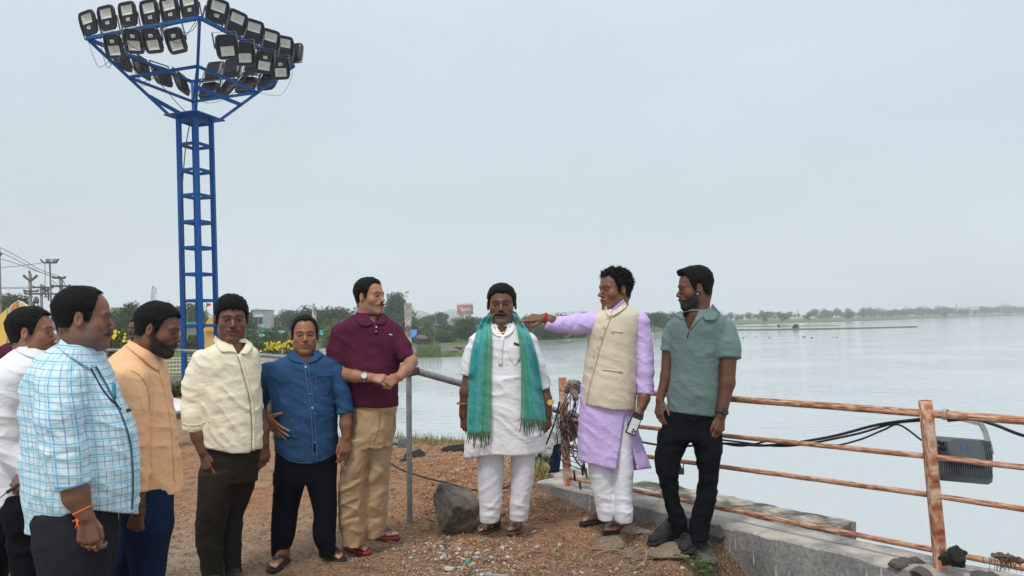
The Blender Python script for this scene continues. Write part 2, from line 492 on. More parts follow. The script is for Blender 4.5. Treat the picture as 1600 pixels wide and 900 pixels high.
def shirtcut(P, poly, ymax):
    """prism through a convex photo-frame polygon, for points nearer than ymax (world y)"""
    x, y, dd = pix(P)
    d = None
    n = len(poly)
    cx = sum(p[0] for p in poly) / n; cy = sum(p[1] for p in poly) / n
    for i in range(n):
        (x0, y0), (x1, y1) = poly[i], poly[(i + 1) % n]
        nx, ny = (y1 - y0), -(x1 - x0); L = math.hypot(nx, ny); nx /= L; ny /= L
        if (cx - x0) * nx + (cy - y0) * ny > 0: nx, ny = -nx, -ny
        e = ((x - x0) * nx + (y - y0) * ny) * dd / F
        d = e if d is None else np.maximum(d, e)
    return np.maximum(d, P[:, 1] - ymax)

class Garment:
    def __init__(s, D): s.D = D; s.f = []; s.lo = []; s.hi = []; s.post = []; s.folds = []; s.wr = None
    def _box(s, pts, r):
        pts = np.asarray(pts, float); s.lo.append(pts.min(0) - r); s.hi.append(pts.max(0) + r)
    def loft(s, rows, k=.02):
        fn = make_loft(rows, s.D); S = fn.S
        a = S[:, 3].max(); b = S[:, 4].max()
        s.lo.append([S[:, 1].min() - a, S[:, 2].min() - b, S[0, 0]]); s.hi.append([S[:, 1].max() + a, S[:, 2].max() + b, S[-1, 0]])
        s.f.append((fn, k)); return s
    def tube(s, pts, k=.02, kk=.015, flat=True):
        """pts: (px, py, radius px, depth offset m)"""
        w = [W(p[0], p[1], s.D + (p[3] if len(p) > 3 else 0)) for p in pts]
        r = [p[2] * (s.D + (p[3] if len(p) > 3 else 0)) / F for p in pts]
        s._box(w, max(r))
        en, ed = np.asarray(w[-1]), unit(w[-1] - w[-2])
        def fn(P):
            d = d_tube(P, w, r, kk)
            return smax(d, (P - en) @ ed.astype(np.float32), .004) if flat else d
        s.f.append((fn, k)); return s
    def hem(s, line, above=False):
        """cut along a photo-frame polyline: keep what is above it (or below, above=True)"""
        xs = [p[0] for p in line]; ys = [p[1] for p in line]
        def fn(P, d):
            x, y, dd = pix(P); e = (y - np.interp(x, xs, ys)) * dd / F
            return smax(d, -e if above else e, .004)
        s.post.append(fn); return s
    def cut(s, poly, ymax=None):
        def fn(P, d):
            return smax(d, -shirtcut(P, poly, ymax if ymax is not None else s.ymid), .003)
        s.post.append(fn); return s
    def field(s, P):
        d = None
        for fn, k in s.f:
            e = fn(P); d = e if d is None else smin(d, e, k)
        if s.wr: d = d - wrinkle(P, **s.wr)
        if s.folds: d = d - px_dist(P, s.folds)
        for fn in s.post: d = fn(P, d)
        return d
    def plain(s, P):
        d = None
        for fn, k in s.f:
            e = fn(P); d = e if d is None else smin(d, e, k)
        return d
    def hemmed(s, P):
        d = s.plain(P)
        for fn in s.post: d = fn(P, d)
        return d
    def box(s, m=.03):
        return np.min(s.lo, 0) - m, np.max(s.hi, 0) + m
    def build(s, name, mat, parent, h=None, uvf=None):
        h = h or .0019 * s.D
        lo, hi = s.box()
        s.ymid = (lo[1] + hi[1]) / 2
        V, Q = surface(s.field, lo, hi, h)
        o = mesh_np(name, V, Q, mat, parent, uv=uvf(V) if uvf else None)
        s.V, s.Q = V, Q
        return o

def bvh_of(*pairs):
    vs_, qs, n = [], [], 0
    for V, Q in pairs:
        vs_.append(np.asarray(V)); qs.append(np.asarray(Q) + n); n += len(V)
    V = np.concatenate(vs_); Q = np.concatenate(qs)
    return BVHTree.FromPolygons(V.tolist(), Q.tolist())

def cast(bvh, px, py, D):
    v = Vector(W(px, py, 1.0) - C0).normalized()
    h = bvh.ray_cast(Vector(C0), v)
    if h[0] is None:
        return Vector(W(px, py, D)), -v, False
    n = h[1]
    if n.dot(v) > 0: n = -n
    return h[0], n, True

def resample(pts, n):
    p = np.asarray(pts, float)
    if len(p) > 2:
        t = np.concatenate([[0], np.cumsum(np.linalg.norm(np.diff(p[:, :2], axis=0), axis=1))])
        R = np.concatenate([t[:, None], p], 1); S = smooth_rows(R, n); return S[:, 1:]
    return p[0] + (p[1] - p[0]) * np.linspace(0, 1, n)[:, None]

def ruled(name, A, B, bvh, D, mat, parent, nu=16, nv=5, lift=.004, thick=.003, wave=None, maxjump=.06, uvs=False):
    """a thin cloth piece lying on the body between two photo-frame edge lines"""
    A = resample(A, nu); B = resample(B, nu)
    top = np.zeros((nu, nv, 3)); last = None
    nrm = np.zeros((nu, nv, 3)); ray = np.zeros((nu, nv, 3)); dep = np.full((nu, nv), np.nan)
    for i in range(nu):
        for j in range(nv):
            t = j / (nv - 1)
            p = A[i] * (1 - t) + B[i] * t
            h, n, ok = cast(bvh, p[0], p[1], D)
            ray[i, j] = unit(W(p[0], p[1], 1.0) - C0)
            if ok: dep[i, j] = (h - Vector(C0)).length
    med = np.nanmedian(dep) if np.isfinite(dep).any() else D
    dep = np.where(np.isfinite(dep) & (np.abs(dep - med) < .25), dep, np.nan)
    for i in range(nu):
        r = dep[i]
        ok = np.isfinite(r)
        if ok.any(): dep[i] = np.interp(np.arange(nv), np.arange(nv)[ok], r[ok])
    okr = np.isfinite(dep[:, 0])
    for j in range(nv):
        dep[:, j] = np.interp(np.arange(nu), np.arange(nu)[okr], dep[okr, j]) if okr.any() else med
    # soften
    for _ in range(2):
        dp = np.pad(dep, 1, mode='edge')
        dep = np.minimum(dep, (dp[:-2, 1:-1] + dp[2:, 1:-1] + dp[1:-1, :-2] + dp[1:-1, 2:] + 2 * dep) / 6)
    off = np.full((nu, nv), lift)
    if wave is not None:
        for i in range(nu):
            for j in range(nv):
                off[i, j] += wave(i / (nu - 1), j / (nv - 1))
    T = C0 + ray * (dep - off - thick)[..., None]
    Bm = C0 + ray * (dep - off)[..., None]
    V = np.concatenate([T.reshape(-1, 3), Bm.reshape(-1, 3)])
    Q = []
    g = lambda i, j, k: k * nu * nv + i * nv + j
    for i in range(nu - 1):
        for j in range(nv - 1):
            Q.append((g(i, j, 0), g(i, j + 1, 0), g(i + 1, j + 1, 0), g(i + 1, j, 0)))
            Q.append((g(i, j, 1), g(i + 1, j, 1), g(i + 1, j + 1, 1), g(i, j + 1, 1)))
    for i in range(nu - 1):
        Q.append((g(i, 0, 0), g(i + 1, 0, 0), g(i + 1, 0, 1), g(i, 0, 1)))
        Q.append((g(i, nv - 1, 0), g(i, nv - 1, 1), g(i + 1, nv - 1, 1), g(i + 1, nv - 1, 0)))
    for j in range(nv - 1):
        Q.append((g(0, j, 0), g(0, j, 1), g(0, j + 1, 1), g(0, j + 1, 0)))
        Q.append((g(nu - 1, j, 0), g(nu - 1, j + 1, 0), g(nu - 1, j + 1, 1), g(nu - 1, j, 1)))
    uv = None
    if uvs:
        uu, vv = np.meshgrid(np.linspace(0, 1, nu), np.linspace(0, 1, nv), indexing='ij')
        u1 = np.stack([vv, uu, 0 * uu], -1).reshape(-1, 3); uv = np.concatenate([u1, u1])
    return mesh_np(name, V, Q, mat, parent, uv=uv)

def stroke(name, pts, w, bvh, D, mat, parent, lift=.001, thick=.002, n=None):
    """a narrow raised band (seam, placket, strap) along a photo-frame line; w = width in px"""
    p = np.asarray(pts, float)
    n = n or max(4, int(np.linalg.norm(np.diff(p, axis=0), axis=1).sum() / 5))
    S = resample(p, n); t = np.gradient(S, axis=0)
    nn = np.stack([-t[:, 1], t[:, 0]], 1); nn /= np.linalg.norm(nn, axis=1)[:, None] + 1e-9
    return ruled(name, S + nn * w / 2, S - nn * w / 2, bvh, D, mat, parent, nu=n, nv=2, lift=lift, thick=thick)

def bm_obj(name, bm, mat, parent=None, smooth=True):
    me = bpy.data.meshes.new(name); bm.to_mesh(me); bm.free()
    if smooth: me.polygons.foreach_set('use_smooth', np.ones(len(me.polygons), dtype=bool))
    o = bpy.data.objects.new(name, me)
    if mat: me.materials.append(mat)
    return link(o, parent)

def button(px, py, r, bvh, D, mat, parent, name='button'):
    h, n, ok = cast(bvh, px, py, D)
    bm = bmesh.new()
    rr = r * D / F
    M = Matrix.Translation(h + n * .002) @ n.to_track_quat('Z', 'Y').to_matrix().to_4x4()
    bmesh.ops.create_cone(bm, segments=12, radius1=rr, radius2=rr * .85, depth=.004, cap_ends=True, matrix=M)
    return bm_obj(name, bm, mat, parent, smooth=False)

FL = [(.045, .027, .020), (.049, .030, .021), (.045, .028, .020), (.035, .021, .018)]
def hand(w, d, n, t, s=1.0, curl=(25, 28, 32, 36), spread=3.0, thumb=(35, 20)):
    """w wrist, d towards the fingers, n the way the palm faces, t the thumb side"""
    w = np.asarray(w, float); d = unit(d); n = unit(np.asarray(n, float) - d * np.dot(n, d)); t0 = np.asarray(t, float)
    t = np.cross(n, d); t = t if np.dot(t, t0) > 0 else -t
    segs, palm, nails = [], [], []
    for i in range(4):
        lat = (.029, .0095, -.0105, -.029)[i]
        base = w + d * (.088, .093, .088, .079)[i] * s + t * lat * s
        palm.append((w + t * lat * .45 * s + d * .005, base, .0145 * s, .0125 * s))
        di = unit(d + t * math.radians(spread) * (1.5 - i))
        c = curl[i]; a = 0; p = base
        for j, L in enumerate(FL[i]):
            a += math.radians(c * (.75, 1.0, .6)[j])
            v = di * math.cos(a) + n * math.sin(a)
            q = p + v * L * s
            r0, r1 = (.0095, .0087, .0078, .0068)[j:j + 2]
            if i == 3: r0 *= .88; r1 *= .88
            segs.append((p, q, r0 * s, r1 * s)); p = q
        up = -(n * math.cos(a) - di * math.sin(a))
        nails.append((p + up * .004 * s, .0062 * s))
    a1, a2 = math.radians(thumb[0]), math.radians(thumb[1])
    v1 = unit(d * math.cos(a1) + t * math.sin(a1) + n * .35)
    p0 = w + d * .012 * s + t * .016 * s + n * .004
    p1 = p0 + v1 * .048 * s
    v2 = unit(d * math.cos(a1 - a2) + t * math.sin(a1 - a2) + n * .30); p2 = p1 + v2 * .034 * s
    v3 = unit(d * math.cos(a1 - 1.8 * a2) + t * math.sin(a1 - 1.8 * a2) + n * .35); p3 = p2 + v3 * .026 * s
    th = [(p0, p1, .0165 * s, .0125 * s), (p1, p2, .0115 * s, .0100 * s), (p2, p3, .0098 * s, .0080 * s)]
    nails.append((p3 + t * .004, .007 * s))
    def f(P):
        e = None
        for a_, b_, ra, rb in palm:
            x = d_seg(P, a_, b_, ra, rb); e = x if e is None else smin(e, x, .012 * s)
        for i in range(4):
            g = None
            for a_, b_, ra, rb in segs[i * 3:i * 3 + 3]:
                x = d_seg(P, a_, b_, ra, rb); g = x if g is None else smin(g, x, .003)
            e = smin(e, g, .004)
        g = None
        for a_, b_, ra, rb in th:
            x = d_seg(P, a_, b_, ra, rb); g = x if g is None else smin(g, x, .004)
        return smin(e, g, .008)
    allp = [x[0] for x in palm] + [x[1] for x in segs] + [x[1] for x in th]
    f.lo = np.min(allp, 0) - .03; f.hi = np.max(allp, 0) + .03
    f.nails = nails; f.palm_dir = n; f.wrist = w; f.t = t; f.d = d; f.knuckles = [w + d * (.088, .093, .088, .079)[i] * s + t * (.029, .0095, -.0105, -.029)[i] * s for i in range(4)]
    f.segs = segs; f.th = th
    return f

class Body:
    """one continuous skin mesh per person (head, arms with hands, feet, and the hidden core)"""
    def __init__(s, label, skin, D, root=None):
        s.parts = []; s.skin = np.array(skin, np.float32); s.D = D; s.label = label
        s.root = bpy.data.objects.new('person', bpy.data.meshes.new('person')); COL.objects.link(s.root)
        tag(s.root, label, 'person')
    def add(s, V, Q, c): s.parts.append((V, Q, c))
    def head(s, H, neck, nr=(.056, .060), h=None, chest=(.115, .060, .075), mat=HAIR_MAT):
        """neck: px,py of the neck base (+ depth offset)"""
        s.H = H; h = h or max(.0032, .00080 * s.D)
        nb = W(neck[0], neck[1], s.D + (neck[2] if len(neck) > 2 else 0))
        nt = H.wld((0, -.022, -.05))
        k = H.s
        def f(P):
            d = H.field(P)
            d = smin(d, d_seg(P, nt, nb, nr[0] * k, nr[1] * k), .022)
            d = smin(d, d_ell(P, nb - np.array([0, -.02, .085]), (chest[0] * k, chest[1] * k, chest[2] * k)), .05)
            return d
        s.neckf = lambda P: d_seg(P, nt, nb, nr[0] * k, nr[1] * k); s.nb = nb
        lo = np.minimum(H.c - .15 * k, nb - np.array([.14, .10, .16])); hi = np.maximum(H.c + .16 * k, nb + np.array([.14, .10, .05]))
        V, Q = surface(f, lo, hi, h)
        s.add(V, Q, H.colour(V)); s.hV, s.hQ = V, Q
        V, Q = surface(H.hair_field, H.c - .16 * k, H.c + .17 * k, h * 1.35)
        V, Q = s.tufts(H, V, Q)
        o = mesh_np('hair', V, Q, mat, s.root)
        return o
    def tufts(s, H, V, Q, n=3000):
        """short strands standing just off the hair's surface"""
        rr = np.random.RandomState(int(H.px)); f = Q[rr.randint(len(Q), size=n)]
        c = V[f].mean(1); nn = np.cross(V[f[:, 1]] - V[f[:, 0]], V[f[:, 2]] - V[f[:, 0]]); nn /= np.linalg.norm(nn, axis=1)[:, None] + 1e-9
        if np.mean(np.sum(nn * (c - H.c), 1)) < 0: nn = -nn
        L = (.005 + .006 * rr.rand(n) + .006 * H.curl)[:, None] * H.s
        if H.curl: dr = rr.normal(size=(n, 3))
        else:
            g = H.M @ np.array([0, .55, .1], np.float32); dr = np.tile(g, (n, 1)) + np.array([0, 0, -.35]) + .45 * rr.normal(size=(n, 3))
        dr -= nn * np.sum(dr * nn, 1)[:, None]; dr /= np.linalg.norm(dr, axis=1)[:, None] + 1e-9
        q = H.loc(c); k = np.where(q[:, 2] < .03, .45, 1.0)[:, None]
        d = (dr * .9 + nn * .28 * (1 + H.curl)) * L * k; w = np.cross(dr, nn) * .0011
        b = c - nn * .002
        T = np.stack([b - w, b + w, b + d + w * .4, b + d - w * .4], 1).reshape(-1, 3).astype(np.float32)
        return np.concatenate([V, T]), np.concatenate([Q, np.arange(4 * n).reshape(-1, 4) + len(V)])
    def arm(s, pts, hd=None, h=None, tint=None):
        h = h or max(.0034, .00085 * s.D)
        """pts: (px,py,radius px,depth offset) down to the wrist; hd = hand field"""
        w = [W(p[0], p[1], s.D + p[3]) for p in pts]; r = [p[2] * (s.D + p[3]) / F for p in pts]
        def f(P):
            d = d_tube(P, w, r, .02)
            if hd is not None: d = smin(d, hd(P), .012)
            return d
        lo = np.min(w, 0) - max(r) - .01; hi = np.max(w, 0) + max(r) + .01
        if hd is not None: lo = np.minimum(lo, hd.lo); hi = np.maximum(hi, hd.hi)
        V, Q = surface(f, lo, hi, h)
        c = np.tile(s.skin, (len(V), 1)) * (0.92 + .16 * noise(V, 28, 5))[:, None]
        if hd is not None:
            # lighter palm side and nails
            q = (V - hd.wrist); al = np.clip((q @ hd.d - .0) / .03, 0, 1)
            pm = al * np.clip((q @ hd.palm_dir - .002) / .008, 0, 1) * .5
            c = c * (1 - pm[:, None]) + np.clip(s.skin * 1.7 + .05, 0, .6) * pm[:, None]
            for p, rr in hd.nails:
                m = (np.linalg.norm(V - p, axis=1) < rr)[:, None] * .6
                c = c * (1 - m) + np.clip(s.skin * 1.9 + .10, 0, .65) * m
        s.add(V, Q, c.astype(np.float32))
        s.lastarm = (V, Q)
        return V, Q
    def collar_stand(s, mat, yaw=0, t=.010, h=.040, drop=.55, lowz=-.02, openw=.03, name='collar_stand', zoff=0):
        if 55 < abs(yaw): drop = .85
        """the standing band of a collar round the neck, lower and open at the throat"""
        ya = math.radians(yaw) - s.H.ya_off
        f = np.array([math.sin(ya), -math.cos(ya), 0], np.float32); r = np.array([math.cos(ya), math.sin(ya), 0], np.float32)
        nb = s.nb.astype(np.float32)
        def fn(P):
            q = P - nb; y = q @ f; x = q @ r
            d = np.abs(s.neckf(P) - t) - .0032
            top = q[:, 2] - (h + zoff) + drop * (y + .06)
            d = smax(d, top, .003); d = smax(d, (lowz - q[:, 2] - drop * .8 * (y + .06)), .003)
            return smax(d, -np.maximum(np.abs(x) - openw, -y + .02), .003)
        V, Q = surface(fn, nb - .13, nb + np.array([.13, .13, .12]), .0045)
        mesh_np(name, V, Q, mat, s.root)
        s.cV, s.cQ = V, Q
    def core(s, fields, lo, hi, inset=.024, h=.022):
        def f(P):
            d = None
            for g in fields:
                e = g(P); d = e if d is None else smin(d, e, .02)
            return d + inset
        V, Q = surface(f, lo, hi, h)
        s.add(V, Q, np.tile(s.skin, (len(V), 1)))
    def foot(s, px, py, zg, yaw, side, k=1.0, h=.0048, depth=None, kind='thong', sole_mat=None, strap_mat=None, pitch=0, sole_h=.022, leg_to=None, name='sandal'):
        """px,py: photo point of the sole centre on the ground of height zg; yaw: 0 = toes to the camera, >0 toes to image right"""
        g = ground_at(px, py, zg) if depth is None else W(px, py, depth)
        if depth is None:
            for _ in range(5): g = ground_at(px, py, gz(g[0], g[1]) + .004)
        ya = math.radians(yaw)
        fwd = np.array([math.sin(ya), -math.cos(ya), 0]); lat = np.array([math.cos(ya), math.sin(ya), 0]); up = np.array([0, 0, 1.0])
        o = g - fwd * .085 * k
        T = np.stack([fwd, lat, up], 1).astype(np.float32)
        side = side  # +1: big toe on the +lat side
        loc = lambda P: ((P - o) @ T / k).astype(np.float32)
        def ft(P):
            q = loc(P); q[:, 2] -= sole_h
            d = d_tube(q, [(-.005, 0, .026), (.15, .018 * side, .018)], (.029, .021))
            d = smin(d, d_tube(q, [(.0, 0, .024), (.135, -.022 * side, .016)], (.028, .017)), .02)
            d = smin(d, d_tube(q, [(.012, 0, .09), (.095, .006 * side, .036)], (.034, .026)), .025)
            d = smin(d, d_tube(q, [(.008, 0, .07), (.004, 0, .20)], (.035, .040)), .03)
            for i in range(5):
                y0 = (.024, .008, -.006, -.019, -.030)[i] * side; x0 = (.155, .158, .152, .142, .130)[i]
                L = (.042, .034, .030, .026, .022)[i]; r = (.0125, .0088, .0082, .0078, .0078)[i]
                d = smin(d, d_tube(q, [(x0, y0, .015), (x0 + L * .6, y0 * 1.06, .015), (x0 + L, y0 * 1.06, .009)], (r, r, r * .85)), .005)
            d = smax(d, -q[:, 2], .004)
            return d * k
        def sole(P, grow=0.0, zt=sole_h):
            q = loc(P); z = q[:, 2].copy(); q[:, 2] = 0
            d = d_tube(q, [(-.004, 0, 0), (.075, -.004 * side, 0), (.145, 0, 0), (.182, .006 * side, 0)], (.036 + grow, .035 + grow, .048 + grow, .040 + grow), .02)
            return smax(d, np.abs(z - zt / 2) - zt / 2, .005) * k
        lo = o + np.minimum(fwd * -.06, fwd * .25) * k - np.abs(lat) * .07 * k; hi = o + np.maximum(fwd * -.06, fwd * .25) * k + np.abs(lat) * .07 * k
        lo[2] = g[2] - .01; hi[2] = g[2] + .19 * k
        lo[:2] -= .02; hi[:2] += .02
        out = []
        if kind != 'shoe':
            V, Q = surface(ft, lo, hi, h)
            c = np.tile(s.skin, (len(V), 1)) * (0.92 + .16 * noise(V, 28, 5))[:, None]
            q = loc(V)
            tip = ((q[:, 0] > .172) | ((q[:, 0] > .150) & (q[:, 1] * side < -.02))) & (q[:, 2] > sole_h + .014)
            c[tip] = np.clip(s.skin * 1.7 + .08, 0, .6)
            s.add(V, Q, c.astype(np.float32))
            hi2 = hi.copy(); hi2[2] = g[2] + sole_h + .02
            V, Q = surface(sole, lo, hi2, .005)
            out.append(mesh_np(name, V, Q, sole_mat, s.root))
            bands = {'thong': [((.168, .012, .05), (.12, .02, .055), (.055, .045, .02)), ((.168, .012, .05), (.12, -.02, .05), (.055, -.045, .02))],
                     'cross': [((.155, .045, .01), (.12, .0, .06), (.085, -.045, .01)), ((.165, -.04, .01), (.13, .0, .055), (.08, .045, .01)),
                               ((.02, .045, .03), (-.035, .0, .055), (.02, -.045, .03)), ((.03, .045, .02), (.05, .0, .09), (.03, -.045, .02))]}[kind]
            wd = .015 if kind == 'thong' else .010
            def strap(P):
                q = loc(P); q[:, 2] -= sole_h; q[:, 1] *= side
                b = None
                for pl in bands:
                    e = d_tube(q, pl, (wd * .7, wd, wd))
                    b = e if b is None else np.minimum(b, e)
                return smax(ft(P) - .0055, b * k, .003)
            V, Q = surface(strap, lo, hi, h)
            out[0]['n'] = 0; del out[0]['n']
            mesh_np('strap', V, Q, strap_mat, out[0])
            s.footf = ft
        else:
            def shoe(P):
                q = loc(P); 
                d = d_tube(q, [(-.008, 0, .048), (.10, 0, .042), (.175, .004 * side, .030)], (.037, .042, .034), .02)
                d = smin(d, d_tube(q, [(.0, 0, .05), (.0, 0, .125)], (.040, .042)), .03)
                d = smin(d, d_tube(q, [(.02, 0, .10), (.10, 0, .065)], (.034, .030)), .03)
                d = smax(d, -(q[:, 2] - .018), .006)
                d = smax(d, q[:, 2] - .128 + q[:, 0] * .25, .004)
                return d * k - (noise(P, 60, 3) - .5) * .002
            V, Q = surface(shoe, lo, hi, .004)
            up_ = mesh_np('shoe', V, Q, strap_mat, s.root)
            def sl(P):
                q = loc(P); z = q[:, 2].copy(); q[:, 2] = 0
                d = d_tube(q, [(-.01, 0, 0), (.075, -.004 * side, 0), (.145, 0, 0), (.182, .006 * side, 0)], (.042, .040, .050, .040), .02)
                zt = .030 - .3 * np.clip(q[:, 0] - .15, 0, 1)
                return smax(d, np.abs(z - zt / 2) - zt / 2, .006) * k
            hi2 = hi.copy(); hi2[2] = g[2] + .05
            V, Q = surface(sl, lo, hi2, .005)
            mesh_np('sole', V, Q, sole_mat, up_)
            def lace(P):
                q = loc(P); b = None
                for j in range(5):
                    x0 = .055 + j * .022; zc = .128 - x0 * .35
                    e = d_tube(q, [(x0, .030, zc - .018), (x0 + .008, 0, zc + .004), (x0, -.030, zc - .018)], (.0035, .0035, .0035)); b = e if b is None else np.minimum(b, e)
                e = d_tube(q, [(.055, .0, .118), (.035, .035, .125), (.075, .045, .095), (.06, .0, .115), (.03, -.035, .125), (.075, -.045, .09)], (.003,) * 6)
                return np.minimum(smax(b * k, shoe(P) - .006, .001), e * k)
            V, Q = surface(lace, lo, hi, .0032)
            mesh_np('lace', V, Q, sole_mat, up_)
            out.append(up_)
        return out
    def done(s):
        V = np.concatenate([p[0] for p in s.parts]); n = 0; qs = []
        for p in s.parts: qs.append(p[1] + n); n += len(p[0])
        Q = np.concatenate(qs); c = np.concatenate([p[2] for p in s.parts])
        o = mesh_np('person_skin', V, Q, SKIN_MAT, None, col=c)
        s.root.data = o.data; bpy.data.objects.remove(o)
        s.root.data.name = 'person'
# ------------------------------------------------------------------ people
def plain(name, c, **k): return cloth(name, c, **k)
M_white = cloth('white_cotton', (.78, .78, .80)); M_cream = cloth('cream_cotton', (.80, .74, .56))
M_peach = cloth('peach_cotton', (.86, .50, .27)); M_maroon = cloth('maroon_knit', (.085, .016, .040))
M_denim = material('blue_denim', (.022, .062, .145), rough=.9, spec=.12, var=.10, scale=9, bump=.25, bscale=420, bdist=.002, color2=(.032, .085, .185), mask=(.3, .75))
M_navy = cloth('navy_cloth', (.007, .018, .050)); M_black = cloth('black_cloth', (.0065, .0072, .0095)); M_char = cloth('charcoal_cloth', (.020, .020, .026))
M_olive = cloth('dark_olive_cloth', (.026, .0225, .017)); M_khaki = cloth('khaki_twill', (.42, .29, .165)); M_ink = cloth('dark_navy_knit', (.0065, .0065, .014))
M_linen = material('white_striped_linen', (.70, .70, .74), rough=.9, spec=.1, var=.10, scale=60, bump=.2, bscale=200, bdist=.003, aniso=(3, 3, .12))
M_trw = cloth('white_trouser_cloth', (.76, .76, .82)); M_lilac = material('lilac_cotton', (.60, .46, .80), rough=.88, spec=.12, var=.09, scale=50, bump=.2, bscale=200, bdist=.003, aniso=(2.5, 2.5, .3))
M_vest = material('beige_brocade', (.66, .58, .45), rough=.85, spec=.15, var=.05, scale=110, bump=.3, bscale=180, bdist=.003, color2=(.60, .52, .39), mask=(.58, .66), detail=1)
M_polo = cloth('grey_green_knit', (.135, .195, .185))
M_sole = material('dark_rubber', (.015, .015, .017), rough=.8, var=.2); M_strap = material('black_strap', (.03, .03, .035), rough=.7)
M_redsole = material('red_rubber', (.28, .03, .045), rough=.7); M_greystrap = material('grey_strap', (.10, .10, .12), rough=.75)
M_brown = material('brown_leather', (.085, .052, .038), rough=.6, var=.2); M_tan = material('tan_leather', (.17, .12, .075), rough=.65, var=.2)
M_gold = material('gold', (.85, .55, .14), rough=.28, metal=1.0, var=.05); M_steel = material('steel_watch', (.6, .6, .6), rough=.3, metal=1.0)
M_thread = material('red_thread', (.45, .02, .025), rough=.8); M_orth = material('orange_thread', (.85, .16, .02), rough=.8)
M_seam = cloth('seam_thread', (.30, .24, .14)); M_btn = material('pale_button', (.6, .58, .52), rough=.35)
M_glass = material('dark_glass', (.01, .01, .012), rough=.08, spec=.6, var=0)

def plaid_mat():
    if 'plaid' in MATS: return MATS['plaid']
    m, nt, b = nodes('blue_plaid_cotton'); L = nt.links
    at = N(nt, 'ShaderNodeAttribute', attribute_name='cuv'); sp = N(nt, 'ShaderNodeSeparateXYZ'); L.new(at.outputs['Vector'], sp.inputs[0])
    def stripes(o, period, width, soft):
        a = N(nt, 'ShaderNodeMath', operation='PINGPONG'); a.inputs[1].default_value = period / 2; L.new(o, a.inputs[0])
        r = N(nt, 'ShaderNodeMapRange', **{'From Min': width, 'From Max': width + soft, 'To Min': 1, 'To Max': 0}); L.new(a.outputs[0], r.inputs['Value'])
        return r.outputs[0]
    def off(o, v):
        a = N(nt, 'ShaderNodeMath', operation='ADD'); a.inputs[1].default_value = v; L.new(o, a.inputs[0]); return a.outputs[0]
    col = None
    base = N(nt, 'ShaderNodeRGB'); base.outputs[0].default_value = (.66, .78, .82, 1); src = base.outputs[0]
    for o in (sp.outputs[0], sp.outputs[1]):
        for per, wd, sf, c, fac, sh in ((.060, .0085, .002, (.42, .72, .80, 1), .55, 0), (.030, .0012, .0010, (.12, .26, .52, 1), .75, .0), (.060, .0010, .0008, (.16, .40, .62, 1), .6, .010)):
            st = stripes(off(o, sh), per, wd, sf)
            mu = N(nt, 'ShaderNodeMath', operation='MULTIPLY'); mu.inputs[1].default_value = fac; L.new(st, mu.inputs[0])
            mx = N(nt, 'ShaderNodeMixRGB', Color2=c); L.new(mu.outputs[0], mx.inputs[0]); L.new(src, mx.inputs[1]); src = mx.outputs[0]
    L.new(src, b.inputs['Base Color']); b.inputs['Roughness'].default_value = .85; b.inputs['Specular IOR Level'].default_value = .15
    MATS['plaid'] = m; creases(m, .55)
    return m

for _m, _k in ((M_denim, .55), (M_linen, .4), (M_lilac, .6), (M_vest, .4)): creases(_m, _k)

def two_legs(g, hip, L, R, kc=.03):
    if hip: g.loft(hip, .0)
    g.loft(L, kc); g.loft(R, .012 if hip else kc)
    return g

WRS = dict(amp=.0075, f=(6.5, 6.5, 16), tilt=.5)      # shirts
WRT = dict(amp=.012, f=(7, 7, 14), tilt=-.3)         # trousers

def band(name, px, py, r, D, mat, parent, axis=(0, 0, 1), w=.012, off=0, thick=.0035, flatk=1.0):
    """a ring round a wrist"""
    c = W(px, py, D + off); bm = bmesh.new(); rr = r * D / F + .0015
    M = Matrix.Translation(Vector(c)) @ Vector(axis).to_track_quat('Z', 'Y').to_matrix().to_4x4()
    n = 20; rings = []
    for zz, q in ((-w/2, 0), (w/2, 0), (w/2, thick), (-w/2, thick)):
        rings.append([bm.verts.new(M @ Vector(((rr + q) * math.cos(6.2832 * i / n), (rr + q) * math.sin(6.2832 * i / n), zz))) for i in range(n)])
    for k in range(4):
        for i in range(n):
            bm.faces.new((rings[k][i], rings[k][(i + 1) % n], rings[(k + 1) % 4][(i + 1) % n], rings[(k + 1) % 4][i]))
    return bm_obj(name, bm, mat, parent)

def boxbm(bm, c, s, M=None, bevel=0.0):
    r = bmesh.ops.create_cube(bm, size=1.0)
    T = Matrix.Translation(Vector(c)) @ Matrix.Diagonal((*s, 1))
    bmesh.ops.transform(bm, matrix=(M @ T) if M is not None else T, verts=r['verts'])
    if bevel:
        es = list({e for v in r['verts'] for e in v.link_edges})
        bmesh.ops.bevel(bm, geom=es, offset=bevel, segments=2, profile=.5, affect='EDGES')

def watch(px, py, r, D, parent, strap, face, axis=(0, 0, 1), off=0, dirv=(0, -1, 0), square=False, lab=None):
    b = band('watch_strap', px, py, r, D, strap, parent, axis, .018, off, .003)
    c = Vector(W(px, py, D + off)) + Vector(dirv).normalized() * (r * D / F + .007)
    bm = bmesh.new(); M = Matrix.Translation(c) @ Vector(dirv).to_track_quat('Z', 'Y').to_matrix().to_4x4()
    if square: boxbm(bm, (0, 0, 0), (.036, .040, .010), M, .004)
    else: bmesh.ops.create_cone(bm, segments=20, radius1=.020, radius2=.018, depth=.010, cap_ends=True, matrix=M)
    bm_obj('watch_face', bm, face, b, smooth=False)
    return b

def finish(b, fields, D, box):
    b.core(fields, *box)
    b.done()

def unionbox(*gs):
    lo = np.min([g.box()[0] for g in gs], 0); hi = np.max([g.box()[1] for g in gs], 0); return lo, hi

DK = (.128, .054, .031); MD = (.23, .103, .060); LT = (.34, .162, .094); BR = (.17, .075, .044)

